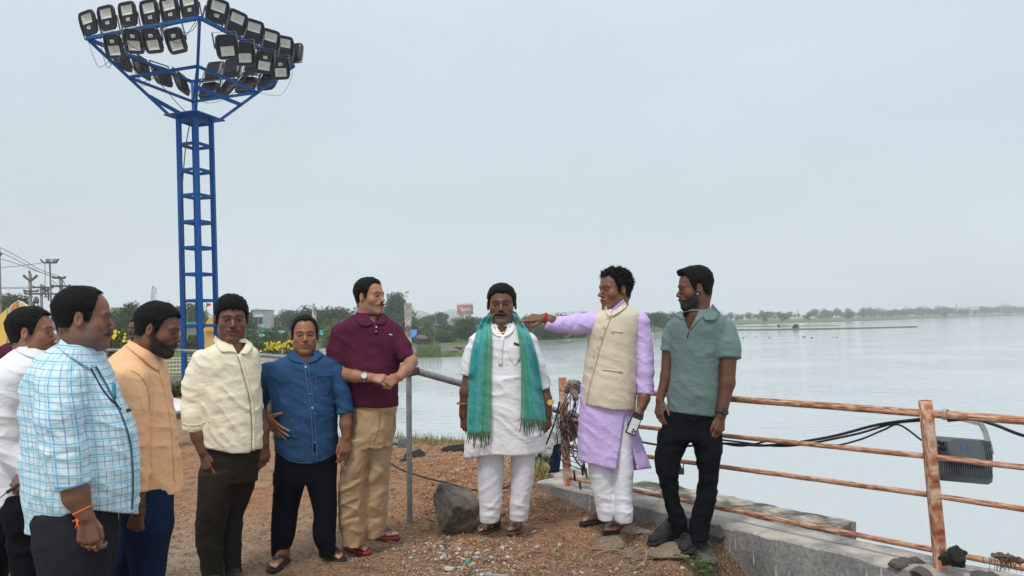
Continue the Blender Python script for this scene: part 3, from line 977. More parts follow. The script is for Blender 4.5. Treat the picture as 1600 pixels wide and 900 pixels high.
# ---- man in the white shirt, far left
def p_white():
    D = 3.7; b = Body('man in plain white shirt and black trousers at the left edge behind the checked shirt', MD, D)
    b.head(Head(50, 521, D, 78, yaw=72, skin=(0.295, 0.132, 0.075), stache=.5, beard=.25, puff=1.0, hair=.013, side=.008), (48, 562), chest=(.09, .05, .07))
    b.collar_stand(M_white, 72, h=.03)
    g = Garment(D); g.wr = dict(WRS, amp=0.0075, seed=1)
    g.loft([(543, 30, 70, .06), (552, 20, 78, .11), (568, 4, 90, .17), (600, -10, 97, .19), (650, -20, 98, .19), (700, -20, 95, .19), (760, -12, 90, .18), (805, 0, 84, .17)])
    g.tube([(18, 595, 29, -.17), (8, 650, 25, -.19), (16, 700, 21, -.19), (50, 735, 18, -.19), (90, 742, 16, -.17)], .03)
    g.hem([(-40, 803), (3, 795), (39, 776), (75, 770), (110, 768)])
    g.build('shirt', M_white, b.root)
    t = Garment(D); t.wr = dict(WRT, seed=2)
    two_legs(t, None, [(765, 8, 78, .13, -.05), (800, 12, 76, .12, -.08), (850, 18, 73, .10, -.09), (900, 24, 72, .09, -.09), (990, 34, 66, .07, -.09)],
             [(765, 4, 72, .12, .07), (820, -4, 50, .11, .09), (860, -14, 26, .09, .09), (900, -30, 8, .08, .09), (975, -50, -18, .06, .09)])
    t.build('trousers', M_black, b.root, h=.011)
    k = bvh_of((g.V, g.Q))
    ruled('collar', [(24, 548), (40, 556), (70, 566)], [(30, 539), (48, 542), (76, 552)], k, D, M_white, b.root, lift=.004, thick=.004)
    for x, y, yw in ((52, 985, 70), (-32, 975, 80)): b.foot(x, y, 0, yw, -1, kind='shoe', sole_mat=M_sole, strap_mat=M_strap)
    w = W(96, 744, D - .17)
    hd = hand(w, (1, .1, -.1), (0, 1, -.3), (0, 0, 1), curl=(45, 50, 55, 60))
    b.arm([(60, 737, 12, -.18), (96, 744, 8, -.17)], hd)
    finish(b, [g.hemmed, t.plain], D, unionbox(g, t))
    return b.root

# ---- man in the checked shirt
def p_plaid():
    D = 3.1; b = Body('stout man in light blue checked shirt with orange wrist thread, seen from the side', BR, D)
    b.head(Head(131, 500, D, 99, yaw=82, pitch=3, skin=(0.221, 0.098, 0.060), stache=.75, beard=.7, grey=.55, beardlen=.5, puff=1.0, hair=.011, side=.005, hl=[(0, .112), (38, .110), (50, .082), (58, .052), (63, .018), (69, -.008), (80, -.012), (85, .030), (104, .030), (111, 0), (122, -.045), (180, -.066)]), (116, 554), nr=(.062, .064), chest=(.07, .04, .05))
    b.collar_stand(plaid_mat(), 82, h=.03)
    g = Garment(D); g.wr = dict(amp=.009, f=(5.5, 5.5, 14), tilt=.35, seed=3)
    g.loft([(536, 96, 142, .065), (545, 84, 150, .115), (558, 72, 153, .16), (578, 60, 160, .19), (600, 50, 169, .20), (630, 45, 185, .20), (660, 44, 199, .20), (700, 44, 208, .20), (740, 46, 211, .20), (790, 50, 210, .19), (842, 54, 209, .18)])
    g.tube([(96, 600, 36, -.17), (93, 650, 35, -.21), (100, 700, 30, -.22), (111, 748, 26, -.22)], .006)
    g.tube([(107, 730, 26.5, -.22), (112.5, 759, 26, -.22)], .003)
    g.folds = [(128, 606, 134, 700, 4, -9), (134, 700, 137, 745, 4, -8), (150, 640, 205, 655, 4, 5), (140, 690, 205, 712, 4, 5), (150, 740, 209, 730, 4, 4), (75, 660, 120, 690, 4, -4), (80, 715, 130, 700, 4, -5), (60, 760, 85, 800, 5, 5), (100, 590, 125, 570, 5, -4), (140, 765, 195, 780, 5, -5), (68, 620, 122, 640, 4, 4)]
    g.hem([(30, 834), (57, 838), (78, 824), (105, 803), (146, 797), (180, 801), (225, 804)])
    S = g.f[0][0].S
    def uv(V):
        z = V[:, 2]; cx = np.interp(z, S[:, 0], S[:, 1]); cy = np.interp(z, S[:, 0], S[:, 2])
        n = noise(V, 6, 4) - .5
        return np.stack([np.arctan2(V[:, 0] - cx, -(V[:, 1] - cy)) * .225 + .012 * n, z + .10 * V[:, 0] + .014 * n, z * 0], 1)
    mp = MATS['plaid']
    g.build('shirt', mp, b.root, uvf=uv, h=.0055)
    k = bvh_of((g.V, g.Q), (b.hV, b.hQ), (b.cV, b.cQ))
    def cu(o):
        me = o.data; V = np.empty(len(me.vertices) * 3, np.float32); me.vertices.foreach_get('co', V); V = V.reshape(-1, 3)
        a = me.attributes.new('cuv', 'FLOAT_VECTOR', 'POINT'); a.data.foreach_set('vector', uv(V).astype(np.float32).ravel())
    cu(ruled('collar', [(88, 541), (110, 558), (132, 572), (141, 577)], [(95, 530), (116, 545), (134, 558), (149, 571)], k, D, mp, b.root, lift=.005, thick=.005))
    stroke('placket', [(150, 572), (172, 612), (190, 648), (203, 688), (208, 740), (207, 796)], 3.2, k, D, cloth('dark_teal_edge', (.05, .14, .20)), b.root, lift=.003)
    stroke('cuff', [(85, 762), (112, 761), (138, 753)], 3, k, D, mp, b.root)
    st = stroke('lanyard_cord', [(136, 562), (146, 582), (168, 618), (190, 640)], 2.0, k, D, M_black, b.root, lift=.004)
    h_, n_, _ = cast(k, 198, 642, D)
    bm = bmesh.new(); bmesh.ops.create_icosphere(bm, subdivisions=1, radius=.009, matrix=Matrix.Translation(h_ + n_ * .008) @ Matrix.Scale(1.5, 4, (1, 0, 0))); bm_obj('lanyard_clip', bm, M_strap, b.root)
    ruled('pocket_pen', [(176, 598), (178, 622)], [(181, 599), (182, 624)], k, D, cloth('teal_plastic', (.03, .22, .32)), b.root, nu=4, nv=2, lift=.006, thick=.007)
    t = Garment(D); t.wr = dict(WRT, seed=4, amp=0.0060)
    two_legs(t, None, [(790, 56, 176, .14, -.05), (837, 56, 174, .13, -.09), (870, 60, 170, .12, -.10), (900, 66, 166, .11, -.10), (980, 78, 152, .08, -.10), (1072, 92, 138, .06, -.1)],
             [(790, 70, 180, .13, .07), (837, 84, 179, .12, .10), (880, 96, 175, .10, .10), (920, 100, 168, .09, .10), (1060, 110, 150, .06, .1)])
    t.folds = [(120, 830, 150, 870, 3, 6), (72, 860, 80, 900, 3, -6)]
    t.build('trousers', M_char, b.root, h=.011)
    D2 = D - .22
    w = W(134, 808, D2)
    hd = hand(w, (.16, -.05, -1), (-.15, 1, -.1), (1, .1, 0), 1.02, curl=(48, 52, 56, 60), thumb=(25, 25))
    b.arm([(112, 742, 21, -.22), (119, 775, 18.5, -.22), (133, 806, 12.5, -.22)], hd)
    wb = band('wrist_thread', 129, 797, 12.5, D2, M_orth, b.root, axis=(.5, 0, -1), w=.007, thick=.004)
    bm = bmesh.new()
    for (x0, y0), (x1, y1) in (((119, 812), (124, 829)), ((122, 812), (118, 826)), ((121, 811), (113, 815))):
        a_ = Vector(W(x0, y0, D2 - .045)); c_ = Vector(W(x1, y1, D2 - .05)); v_ = c_ - a_
        bmesh.ops.create_cone(bm, segments=6, radius1=.003, radius2=.002, depth=v_.length, cap_ends=True, matrix=Matrix.Translation((a_ + c_) / 2) @ v_.to_track_quat('Z', 'Y').to_matrix().to_4x4())
    bm_obj('thread_tail', bm, M_orth, wb)
    for i in (1, 2):
        a_, c_, _, _ = hd.segs[i * 3]; m_ = a_ * .45 + c_ * .55; dv = Vector(c_ - a_).normalized()
        bm = bmesh.new(); n = 14
        M = Matrix.Translation(Vector(m_)) @ dv.to_track_quat('Z', 'Y').to_matrix().to_4x4()
        rr = [[bm.verts.new(M @ Vector((q * math.cos(6.283 * i_ / n), q * math.sin(6.283 * i_ / n), z_))) for i_ in range(n)] for q, z_ in ((.0098, -.003), (.0098, .003), (.0118, .003), (.0118, -.003))]
        for k_ in range(4):
            for i_ in range(n): bm.faces.new((rr[k_][i_], rr[k_][(i_ + 1) % n], rr[(k_ + 1) % 4][(i_ + 1) % n], rr[(k_ + 1) % 4][i_]))
        bm_obj('ring', bm, M_gold, b.root)
    # other hand clasped behind the back, holding keys
    w2 = W(58, 752, D + .05)
    h2 = hand(w2, (-1, -.05, -.05), (.1, .75, -.5), (.1, .4, .9), 1.0, curl=(55, 62, 66, 70), thumb=(20, 15))
    b.arm([(80, 720, 17, .1), (72, 745, 14, .07), (58, 752, 12, .05)], h2)
    bm = bmesh.new()
    p0 = Vector(W(30, 757, D + .03)); p1 = Vector(W(10, 770, D + .0)); p2 = Vector(W(0, 778, D))
    for a_, c_, r_ in ((p0, p1, .010), (p1, p2, .003)):
        v_ = c_ - a_
        bmesh.ops.create_cone(bm, segments=10, radius1=r_, radius2=r_ * .7, depth=v_.length, cap_ends=True, matrix=Matrix.Translation((a_ + c_) / 2) @ v_.to_track_quat('Z', 'Y').to_matrix().to_4x4())
    o = bm_obj('car_key', bm, M_strap); tag(o, 'black key on a short strap held behind the back of the man in checks', 'key')
    for x, y, yw in ((120, 1066, 75), (135, 1052, 85)): b.foot(x, y, 0, yw, -1, kind='shoe', sole_mat=M_sole, strap_mat=M_strap, depth=D + (.1 if x > 130 else -.1))
    finish(b, [g.hemmed, t.plain], D, unionbox(g, t))
    return b.root

# ---- man in the peach shirt
def p_peach():
    D = 3.6; b = Body('bearded man in peach long-sleeved shirt and navy trousers, head bowed', DK, D)
    b.head(Head(247, 516, D, 84, yaw=68, pitch=14, skin=(0.179, 0.076, 0.042), stache=1, beard=1, beardlen=.7, hair=.010, side=.006, hl=[(0, .078), (25, .080), (42, .078), (55, .064), (62, .040), (67, .015), (72, -.010), (80, -.012), (85, .030), (104, .030), (111, 0), (122, -.045), (180, -.066)]), (222, 556), nr=(.060, .066), chest=(.09, .05, .07))
    b.collar_stand(M_peach, 60, h=.03)
    g = Garment(D); g.wr = dict(WRS, amp=0.0083, seed=11)
    g.loft([(536, 203, 236, .06), (546, 192, 246, .10), (562, 176, 250, .15), (590, 162, 257, .18), (630, 158, 263, .185), (665, 160, 269, .185), (700, 163, 273, .185), (740, 168, 277, .18), (778, 172, 281, .175)])
    g.tube([(202, 594, 30, -.15), (204, 640, 27, -.19), (207, 690, 24, -.20), (213, 740, 19, -.20), (217, 788, 13.5, -.20)], .006)
    g.folds = [(236, 600, 233, 690, 3, -7), (233, 690, 232, 770, 3, -7), (214, 600, 232, 660, 3, 4), (212, 720, 228, 735, 3, -5), (245, 640, 268, 660, 4, 4), (240, 700, 272, 690, 4, 4), (200, 770, 226, 772, 3, -4)]
    g.hem([(160, 765), (200, 772), (230, 768), (255, 774), (272, 773), (290, 764)])
    g.build('shirt', M_peach, b.root, h=.006)
    k = bvh_of((g.V, g.Q), (b.hV, b.hQ), (b.cV, b.cQ))
    ruled('collar', [(196, 541), (216, 556), (236, 573), (247, 580)], [(202, 531), (222, 543), (238, 556), (251, 571)], k, D, M_peach, b.root, lift=.005, thick=.005)
    stroke('placket', [(248, 574), (258, 610), (266, 650), (271, 700), (273, 752)], 2.5, k, D, M_peach, b.root, lift=.002)
    g2 = cloth('peach_seam', (.62, .36, .19))
    stroke('sleeve_seam', [(205, 578), (222, 590), (232, 612), (234, 640)], 1.2, k, D, g2, b.root, lift=.001)
    t = Garment(D); t.wr = dict(WRT, seed=12, amp=0.0060)
    two_legs(t, None, [(760, 190, 266, .14, -.05), (800, 194, 267, .13, -.08), (822, 197, 268, .12, -.09), (848, 201, 262, .11, -.09), (874, 205, 257, .10, -.09), (900, 208, 254, .09, -.09), (992, 214, 246, .06, -.09)],
             [(760, 192, 262, .12, .06), (800, 192, 244, .12, .09), (840, 186, 232, .11, .09), (870, 175, 222, .10, .09), (895, 162, 212, .09, .09), (980, 128, 168, .06, .09)])
    t.build('trousers', M_navy, b.root, h=.011)
    D2 = D - .20; w = W(216, 796, D2)
    hd = hand(w, (-.12, -.05, -1), (-.2, 1, 0), (1, .2, 0), .95, curl=(42, 48, 52, 56), thumb=(25, 25))
    b.arm([(214, 750, 13, -.20), (216.5, 796, 9.5, -.20)], hd)
    band('bangle', 217, 790, 10, D2, M_strap, b.root, axis=(.05, 0, -1), w=.007)
    for x, y, yw in ((238, 992, 75), (155, 985, 80)): b.foot(x, y, 0, yw, -1, kind='shoe', sole_mat=M_sole, strap_mat=M_strap)
    finish(b, [g.hemmed, t.plain], D, unionbox(g, t))
    return b.root

# ---- man in the cream shirt
def p_cream():
    D = 4.4; b = Body('man in cream shirt with rolled cuffs and dark olive trousers', DK, D)
    b.head(Head(362, 500, D, 73, yaw=4, pitch=4, skin=(0.166, 0.072, 0.042), stache=.35, beard=.12, jaw=1.0, puff=.95, hair=.016, side=.008, curl=.35,
                hl=[(0, .060), (8, .068), (25, .060), (45, .056), (60, .03), (72, -.005), (80, -.010), (85, .030), (104, .030), (111, 0), (122, -.045), (180, -.066)]), (363, 546), nr=(.064, .072))
    b.collar_stand(M_cream, 5, h=.022)
    g = Garment(D); g.wr = dict(WRS, amp=0.0092, seed=21)
    g.loft([(530, 342, 384, .06), (538, 334, 390, .085), (548, 316, 400, .11), (565, 304, 405, .125), (590, 303, 406, .13), (620, 309, 407, .14), (650, 315, 409, .145), (680, 318, 410, .15), (720, 319, 410, .15)])
    g.tube([(314, 562, 14, -.01), (303, 600, 17, -.03), (302, 640, 17, -.05), (303, 664, 17, -.06)], .006)
    g.tube([(303, 650, 18.5, -.06), (303, 671, 18, -.06)], .002)
    g.tube([(390, 566, 14, .03), (394, 600, 12.5, .05), (401, 635, 10, .05), (405, 652, 8.5, .05)], .006)
    g.folds = [(318, 590, 322, 660, 3, -9), (345, 600, 385, 590, 4, 5), (330, 625, 385, 615, 4, 5), (325, 650, 380, 640, 4, -4), (335, 680, 385, 655, 4, 5), (330, 668, 360, 672, 4, -4), (290, 620, 315, 615, 3, 4), (290, 632, 316, 628, 3, -4), (289, 644, 316, 640, 3, 4), (350, 570, 330, 585, 5, 5)]
    g.hem([(310, 699), (330, 702), (362, 709), (388, 708), (396, 703), (412, 701)])
    g.cut([(361, 534), (386, 536), (373, 556)])
    g.build('shirt', M_cream, b.root)
    k = bvh_of((g.V, g.Q), (b.hV, b.hQ), (b.cV, b.cQ))
    ruled('collar', [(336, 524), (345, 533), (358, 542), (371, 552)], [(333, 532), (338, 540), (347, 550), (359, 548)], k, D, M_cream, b.root, lift=.008, thick=.005)
    ruled('collar', [(385, 530), (384, 536), (380, 544), (374, 552)], [(394, 536), (395, 542), (392, 548), (386, 554)], k, D, M_cream, b.root, lift=.008, thick=.005)
    stroke('placket', [(373, 553), (384, 590), (392, 620), (396, 660), (396, 704)], 5, k, D, M_cream, b.root, lift=.002)
    stroke('placket_edge', [(371, 553), (381, 590), (389, 620), (393, 660), (393, 704)], 1.2, k, D, M_seam, b.root, lift=.003)
    stroke('cuff', [(285, 662), (303, 665), (321, 660)], 2.0, k, D, M_cream, b.root, lift=.001)
    t = Garment(D); t.wr = dict(WRT, seed=22, amp=0.0067)
    two_legs(t, [(692, 319, 407, .13), (720, 317, 405, .13), (752, 314, 400, .12)], [(735, 314, 374, .12, -.03), (798, 309, 357, .10, -.06), (839, 307, 349, .085, -.06), (880, 315, 347, .075, -.06), (918, 320, 346, .07, -.06)],
             [(735, 352, 401, .10, .04), (777, 352, 391, .09, .10), (808, 349, 379, .085, .12), (849, 346, 376, .08, .12), (905, 347, 376, .07, .12)])
    t.folds = [(366, 745, 350, 800, 3, -8), (350, 800, 345, 860, 3, -6), (325, 800, 345, 830, 4, 5), (318, 850, 345, 862, 4, 5), (360, 790, 372, 800, 3, 5)]
    t.build('trousers', M_olive, b.root)
    hd = hand(W(318, 708, D - .10), (.30, -.15, -1), (.45, .85, .1), (.85, -.4, 0), 1.0, curl=(28, 34, 38, 42), thumb=(30, 25))
    b.arm([(304, 655, 13, -.06), (311, 682, 11.5, -.08), (318, 706, 8.5, -.10)], hd)
    hd = hand(W(413, 694, D + .03), (.05, -.1, -1), (-.7, .7, 0), (-.7, -.7, 0), .95, curl=(30, 36, 40, 44), thumb=(25, 25))
    b.arm([(407, 645, 8.5, .05), (412, 670, 8.5, .04), (413, 692, 7.5, .03)], hd)
    for x, y, yw, dd in ((332, 922, 5, -.10), (362, 908, 30, .10)): b.foot(x, y, 0, yw, 1, kind='shoe', sole_mat=M_sole, strap_mat=M_strap, depth=D + dd)
    finish(b, [g.hemmed, t.plain], D, unionbox(g, t))
    return b.root

# ---- man in the denim shirt
def p_denim():
    D = 4.7; b = Body('short man in blue denim shirt with one hand on his hip', MD, D)
    b.head(Head(476, 525, D, 62, yaw=2, pitch=0, skin=(0.295, 0.129, 0.075), stache=.15, beard=.08, puff=1.0, jaw=1.0, hair=.010, side=.007,
                hl=[(0, .100), (20, .102), (40, .094), (54, .065), (62, .028), (72, -.005), (80, -.010), (85, .030), (104, .030), (111, 0), (122, -.045), (180, -.066)]), (477, 562), nr=(.062, .072))
    b.collar_stand(M_denim, 0, h=.022)
    g = Garment(D); g.wr = dict(WRS, amp=0.0083, seed=31)
    g.loft([(549, 457, 498, .06), (556, 446, 508, .085), (563, 430, 522, .11), (577, 420, 530, .13), (605, 422, 527, .14), (640, 426, 527, .155), (680, 429, 527, .16), (728, 430, 527, .15)])
    g.tube([(420, 582, 16, .02), (412, 607, 15, .09), (402, 638, 13, .14), (398, 652, 12, .12)], .02)
    g.tube([(521, 581, 15, .0), (533, 612, 14, -.02), (539, 640, 12.5, -.04)], .006)
    g.tube([(538, 622, 13.5, -.03), (539.5, 646, 12.5, -.045)], .002)
    g.folds = [(428, 600, 445, 640, 3, 5), (432, 625, 470, 640, 4, 5), (440, 680, 480, 665, 4, 4), (500, 660, 524, 650, 4, 5), (521, 600, 526, 650, 3, -7), (440, 580, 465, 600, 5, 4), (500, 690, 522, 700, 4, 4), (445, 700, 478, 710, 4, -4)]
    g.hem([(425, 704), (431, 706), (452, 720), (485, 725), (510, 717), (530, 704)])
    g.cut([(462, 552), (493, 552), (478, 566)])
    g.build('shirt', M_denim, b.root)
    k = bvh_of((g.V, g.Q), (b.hV, b.hQ), (b.cV, b.cQ)); lt = cloth('pale_denim_edge', (.09, .18, .32))
    ruled('collar', [(453, 544), (456, 551), (464, 560), (474, 567)], [(449, 552), (450, 558), (454, 562), (464, 566)], k, D, M_denim, b.root, lift=.008, thick=.005)
    ruled('collar', [(496, 546), (492, 553), (486, 560), (480, 567)], [(504, 552), (503, 557), (498, 561), (488, 566)], k, D, M_denim, b.root, lift=.008, thick=.005)
    stroke('placket', [(478, 567), (483, 600), (488, 640), (491, 680), (493, 724)], 5.5, k, D, M_denim, b.root, lift=.002)
    for dx in (-2.8, 2.8): stroke('stitch_line', [(478 + dx, 568), (483 + dx, 600), (488 + dx, 640), (491 + dx, 680), (493 + dx, 723)], .9, k, D, lt, b.root, lift=.004)
    for x, y in ((478, 573), (481, 592), (485, 614), (488, 637), (490, 664), (492, 690)): button(x, y, 1.7, k, D, M_steel, b.root)
    ruled('pocket', [(494, 585), (495, 606), (505, 617)], [(518, 584), (519, 606), (508, 617)], k, D, M_denim, b.root, lift=.001, thick=.003)
    stroke('pocket_flap', [(494, 588), (518, 586)], 6, k, D, M_denim, b.root, lift=.003)
    for l in ([(494, 586), (495, 606), (505, 617), (518, 606), (518, 585)], [(494, 591), (518, 589)], [(432, 706), (452, 719), (485, 723), (510, 716), (526, 705)]):
        stroke('stitch_line', l, .8, k, D, lt, b.root, lift=.002)
    stroke('shirt_label', [(491, 693), (491, 706)], 3.2, k, D, M_black, b.root, lift=.005)
    t = Garment(D); t.wr = dict(WRT, seed=32, amp=0.0045)
    two_legs(t, [(695, 431, 526, .14), (725, 430, 526, .14), (752, 430, 525, .125)], [(740, 430, 482, .12), (798, 426, 465, .095), (848, 424, 457, .08), (858, 424, 452, .07), (869, 425, 449, .065)],
             [(740, 475, 525, .12), (798, 490, 525, .095), (844, 492, 524, .08), (855, 497, 524, .07), (866, 500, 523, .065)])
    t.folds = [(428, 845, 455, 850, 2.5, 6), (428, 855, 450, 858, 2, 5), (495, 838, 522, 845, 2.5, 6), (498, 850, 521, 855, 2, 5), (452, 760, 436, 790, 5, 4)]
    t.build('trousers', M_ink, b.root)
    hd = hand(W(541, 684, D - .06), (-.05, -.15, -1), (-.55, .8, 0), (-.8, -.5, 0), .95, curl=(26, 32, 36, 40), thumb=(30, 22))
    b.arm([(539.5, 643, 9.5, -.045), (540, 663, 9, -.05), (541, 682, 7.2, -.06)], hd)
    hd = hand(W(417, 653, D - .11), (.66, -.28, -.62), (.45, .9, .1), (.65, .2, .7), .98, curl=(6, 8, 10, 14), spread=9, thumb=(60, 5))
    b.arm([(398, 640, 10, .10), (406, 647, 9, -.02), (417, 653, 7.2, -.11)], hd)
    band('wrist_thread', 415, 652, 7.5, D - .10, M_black, b.root, axis=(.8, -.3, -.5), w=.005)
    b.foot(436, 885, -.04, -6, 1, kind='thong', sole_mat=M_sole, strap_mat=M_strap)
    b.foot(519, 873, -.03, 48, -1, kind='thong', sole_mat=M_sole, strap_mat=M_strap)
    finish(b, [g.hemmed, t.plain], D, unionbox(g, t))
    return b.root

# ---- man in the maroon polo
def p_maroon():
    D = 4.8; b = Body('man in maroon polo shirt and khaki trousers leaning his elbow on the grey pipe rail', LT, D)
    b.head(Head(578, 465, D, 60, yaw=52, pitch=-2, skin=(0.406, 0.186, 0.107), stache=.6, beard=.6, grey=.6, beardlen=.4, hair=.012, side=.007), (577, 502), nr=(.062, .070))
    b.collar_stand(M_maroon, 30, h=.024)
    g = Garment(D); g.wr = dict(WRS, amp=0.0067, seed=41, f=(5, 5, 11))
    g.loft([(488, 560, 597, .06), (496, 545, 606, .09), (505, 532, 618, .12), (525, 522, 632, .13), (550, 527, 629, .135), (580, 536, 622, .15), (612, 545, 622, .15), (642, 550, 623, .14)])
    g.tube([(535, 522, 18, .0), (528, 548, 17, -.02), (526, 574, 15, -.04)], .008)
    g.tube([(615, 522, 15.5, .0), (628, 542, 15, -.03), (636, 560, 14, -.05)], .008)
    g.folds = [(560, 560, 600, 548, 5, 4), (555, 575, 600, 572, 4, 4), (565, 600, 615, 605, 4, 4), (620, 540, 618, 575, 3, -6), (545, 540, 541, 580, 3, -6), (560, 620, 600, 622, 4, -4)]
    g.hem([(540, 634), (551, 635), (590, 638), (612, 636), (630, 632)])
    g.cut([(574, 494), (594, 492), (588, 507)])
    g.build('polo_shirt', M_maroon, b.root)
    k = bvh_of((g.V, g.Q), (b.hV, b.hQ), (b.cV, b.cQ))
    ruled('collar', [(558, 486), (566, 496), (577, 503), (584, 505)], [(553, 492), (557, 503), (565, 509), (575, 509)], k, D, M_maroon, b.root, lift=.008, thick=.005)
    ruled('collar', [(596, 489), (595, 496), (592, 501), (588, 506)], [(601, 493), (604, 499), (602, 505), (595, 507)], k, D, M_maroon, b.root, lift=.008, thick=.005)
    stroke('placket', [(587, 506), (588, 523)], 6, k, D, M_maroon, b.root, lift=.002)
    for y in (511, 518): button(588, y, 1.4, k, D, M_btn, b.root)
    stroke('chest_mark', [(608, 522), (613, 523.5)], 1.5, k, D, M_white, b.root, lift=.001)
    t = Garment(D); t.wr = dict(amp=.015, f=(7, 7, 13), tilt=-.5, seed=42)
    two_legs(t, [(622, 554, 619, .11), (640, 551, 620, .125), (655, 546, 619, .13), (695, 539, 613, .125)], [(685, 539, 584, .12, -.02), (750, 532, 571, .10, -.02), (800, 531, 569, .09), (835, 534, 568, .08), (850, 538, 565, .07)],
             [(685, 570, 613, .11, .03), (740, 571, 609, .10, .05), (788, 570, 604, .09, .07), (820, 572, 600, .08, .08), (836, 575, 597, .07, .08)])
    t.folds = [(581, 680, 571, 760, 3, -8), (540, 790, 566, 800, 3, 8), (540, 812, 566, 806, 3, -7), (542, 826, 566, 832, 3, 8), (575, 790, 602, 800, 3, 8), (576, 812, 600, 806, 3, -7), (545, 745, 568, 730, 4, 6), (580, 730, 606, 745, 4, 6), (560, 700, 585, 690, 4, -5)]
    t.build('trousers', M_khaki, b.root)
    kt = bvh_of((t.V, t.Q))
    stroke('fly_seam', [(594, 640), (592, 668), (584, 692)], 1, kt, D, cloth('khaki_seam', (.25, .17, .09)), b.root, lift=0)
    stroke('pocket_seam', [(600, 645), (614, 648), (618, 668)], 1, kt, D, cloth('khaki_seam', (.25, .17, .09)), b.root, lift=0)
    hd = hand(W(578, 590, D - .22), (1, -.12, -.12), (0, .75, -.65), (.0, .5, .85), .92, curl=(42, 46, 50, 54), thumb=(28, 15))
    b.arm([(527, 566, 11, -.03), (533, 584, 11, -.07), (555, 588, 9.5, -.17), (578, 590, 7.3, -.22)], hd)
    watch(571, 589, 7.8, D, b.root, M_steel, M_btn, axis=(1, -.3, -.1), off=-.21, dirv=(0, -1, .3))
    hd = hand(W(625, 588, D - .22), (-.85, -.05, -.42), (.1, .95, -.2), (-.3, .1, .9), .92, curl=(38, 44, 48, 52), thumb=(25, 20))
    b.arm([(637, 548, 9.5, -.03), (642, 566, 10, -.07), (634, 578, 9.5, -.17), (625, 588, 7.3, -.22)], hd)
    a_, c_, _, _ = [None] * 4
    b.foot(557, 861, 0, 52, -1, kind='thong', sole_mat=M_redsole, strap_mat=M_greystrap)
    b.foot(597, 841, .02, 66, 1, kind='thong', sole_mat=M_redsole, strap_mat=M_greystrap)
    finish(b, [g.hemmed, t.plain], D, unionbox(g, t))
    return b.root

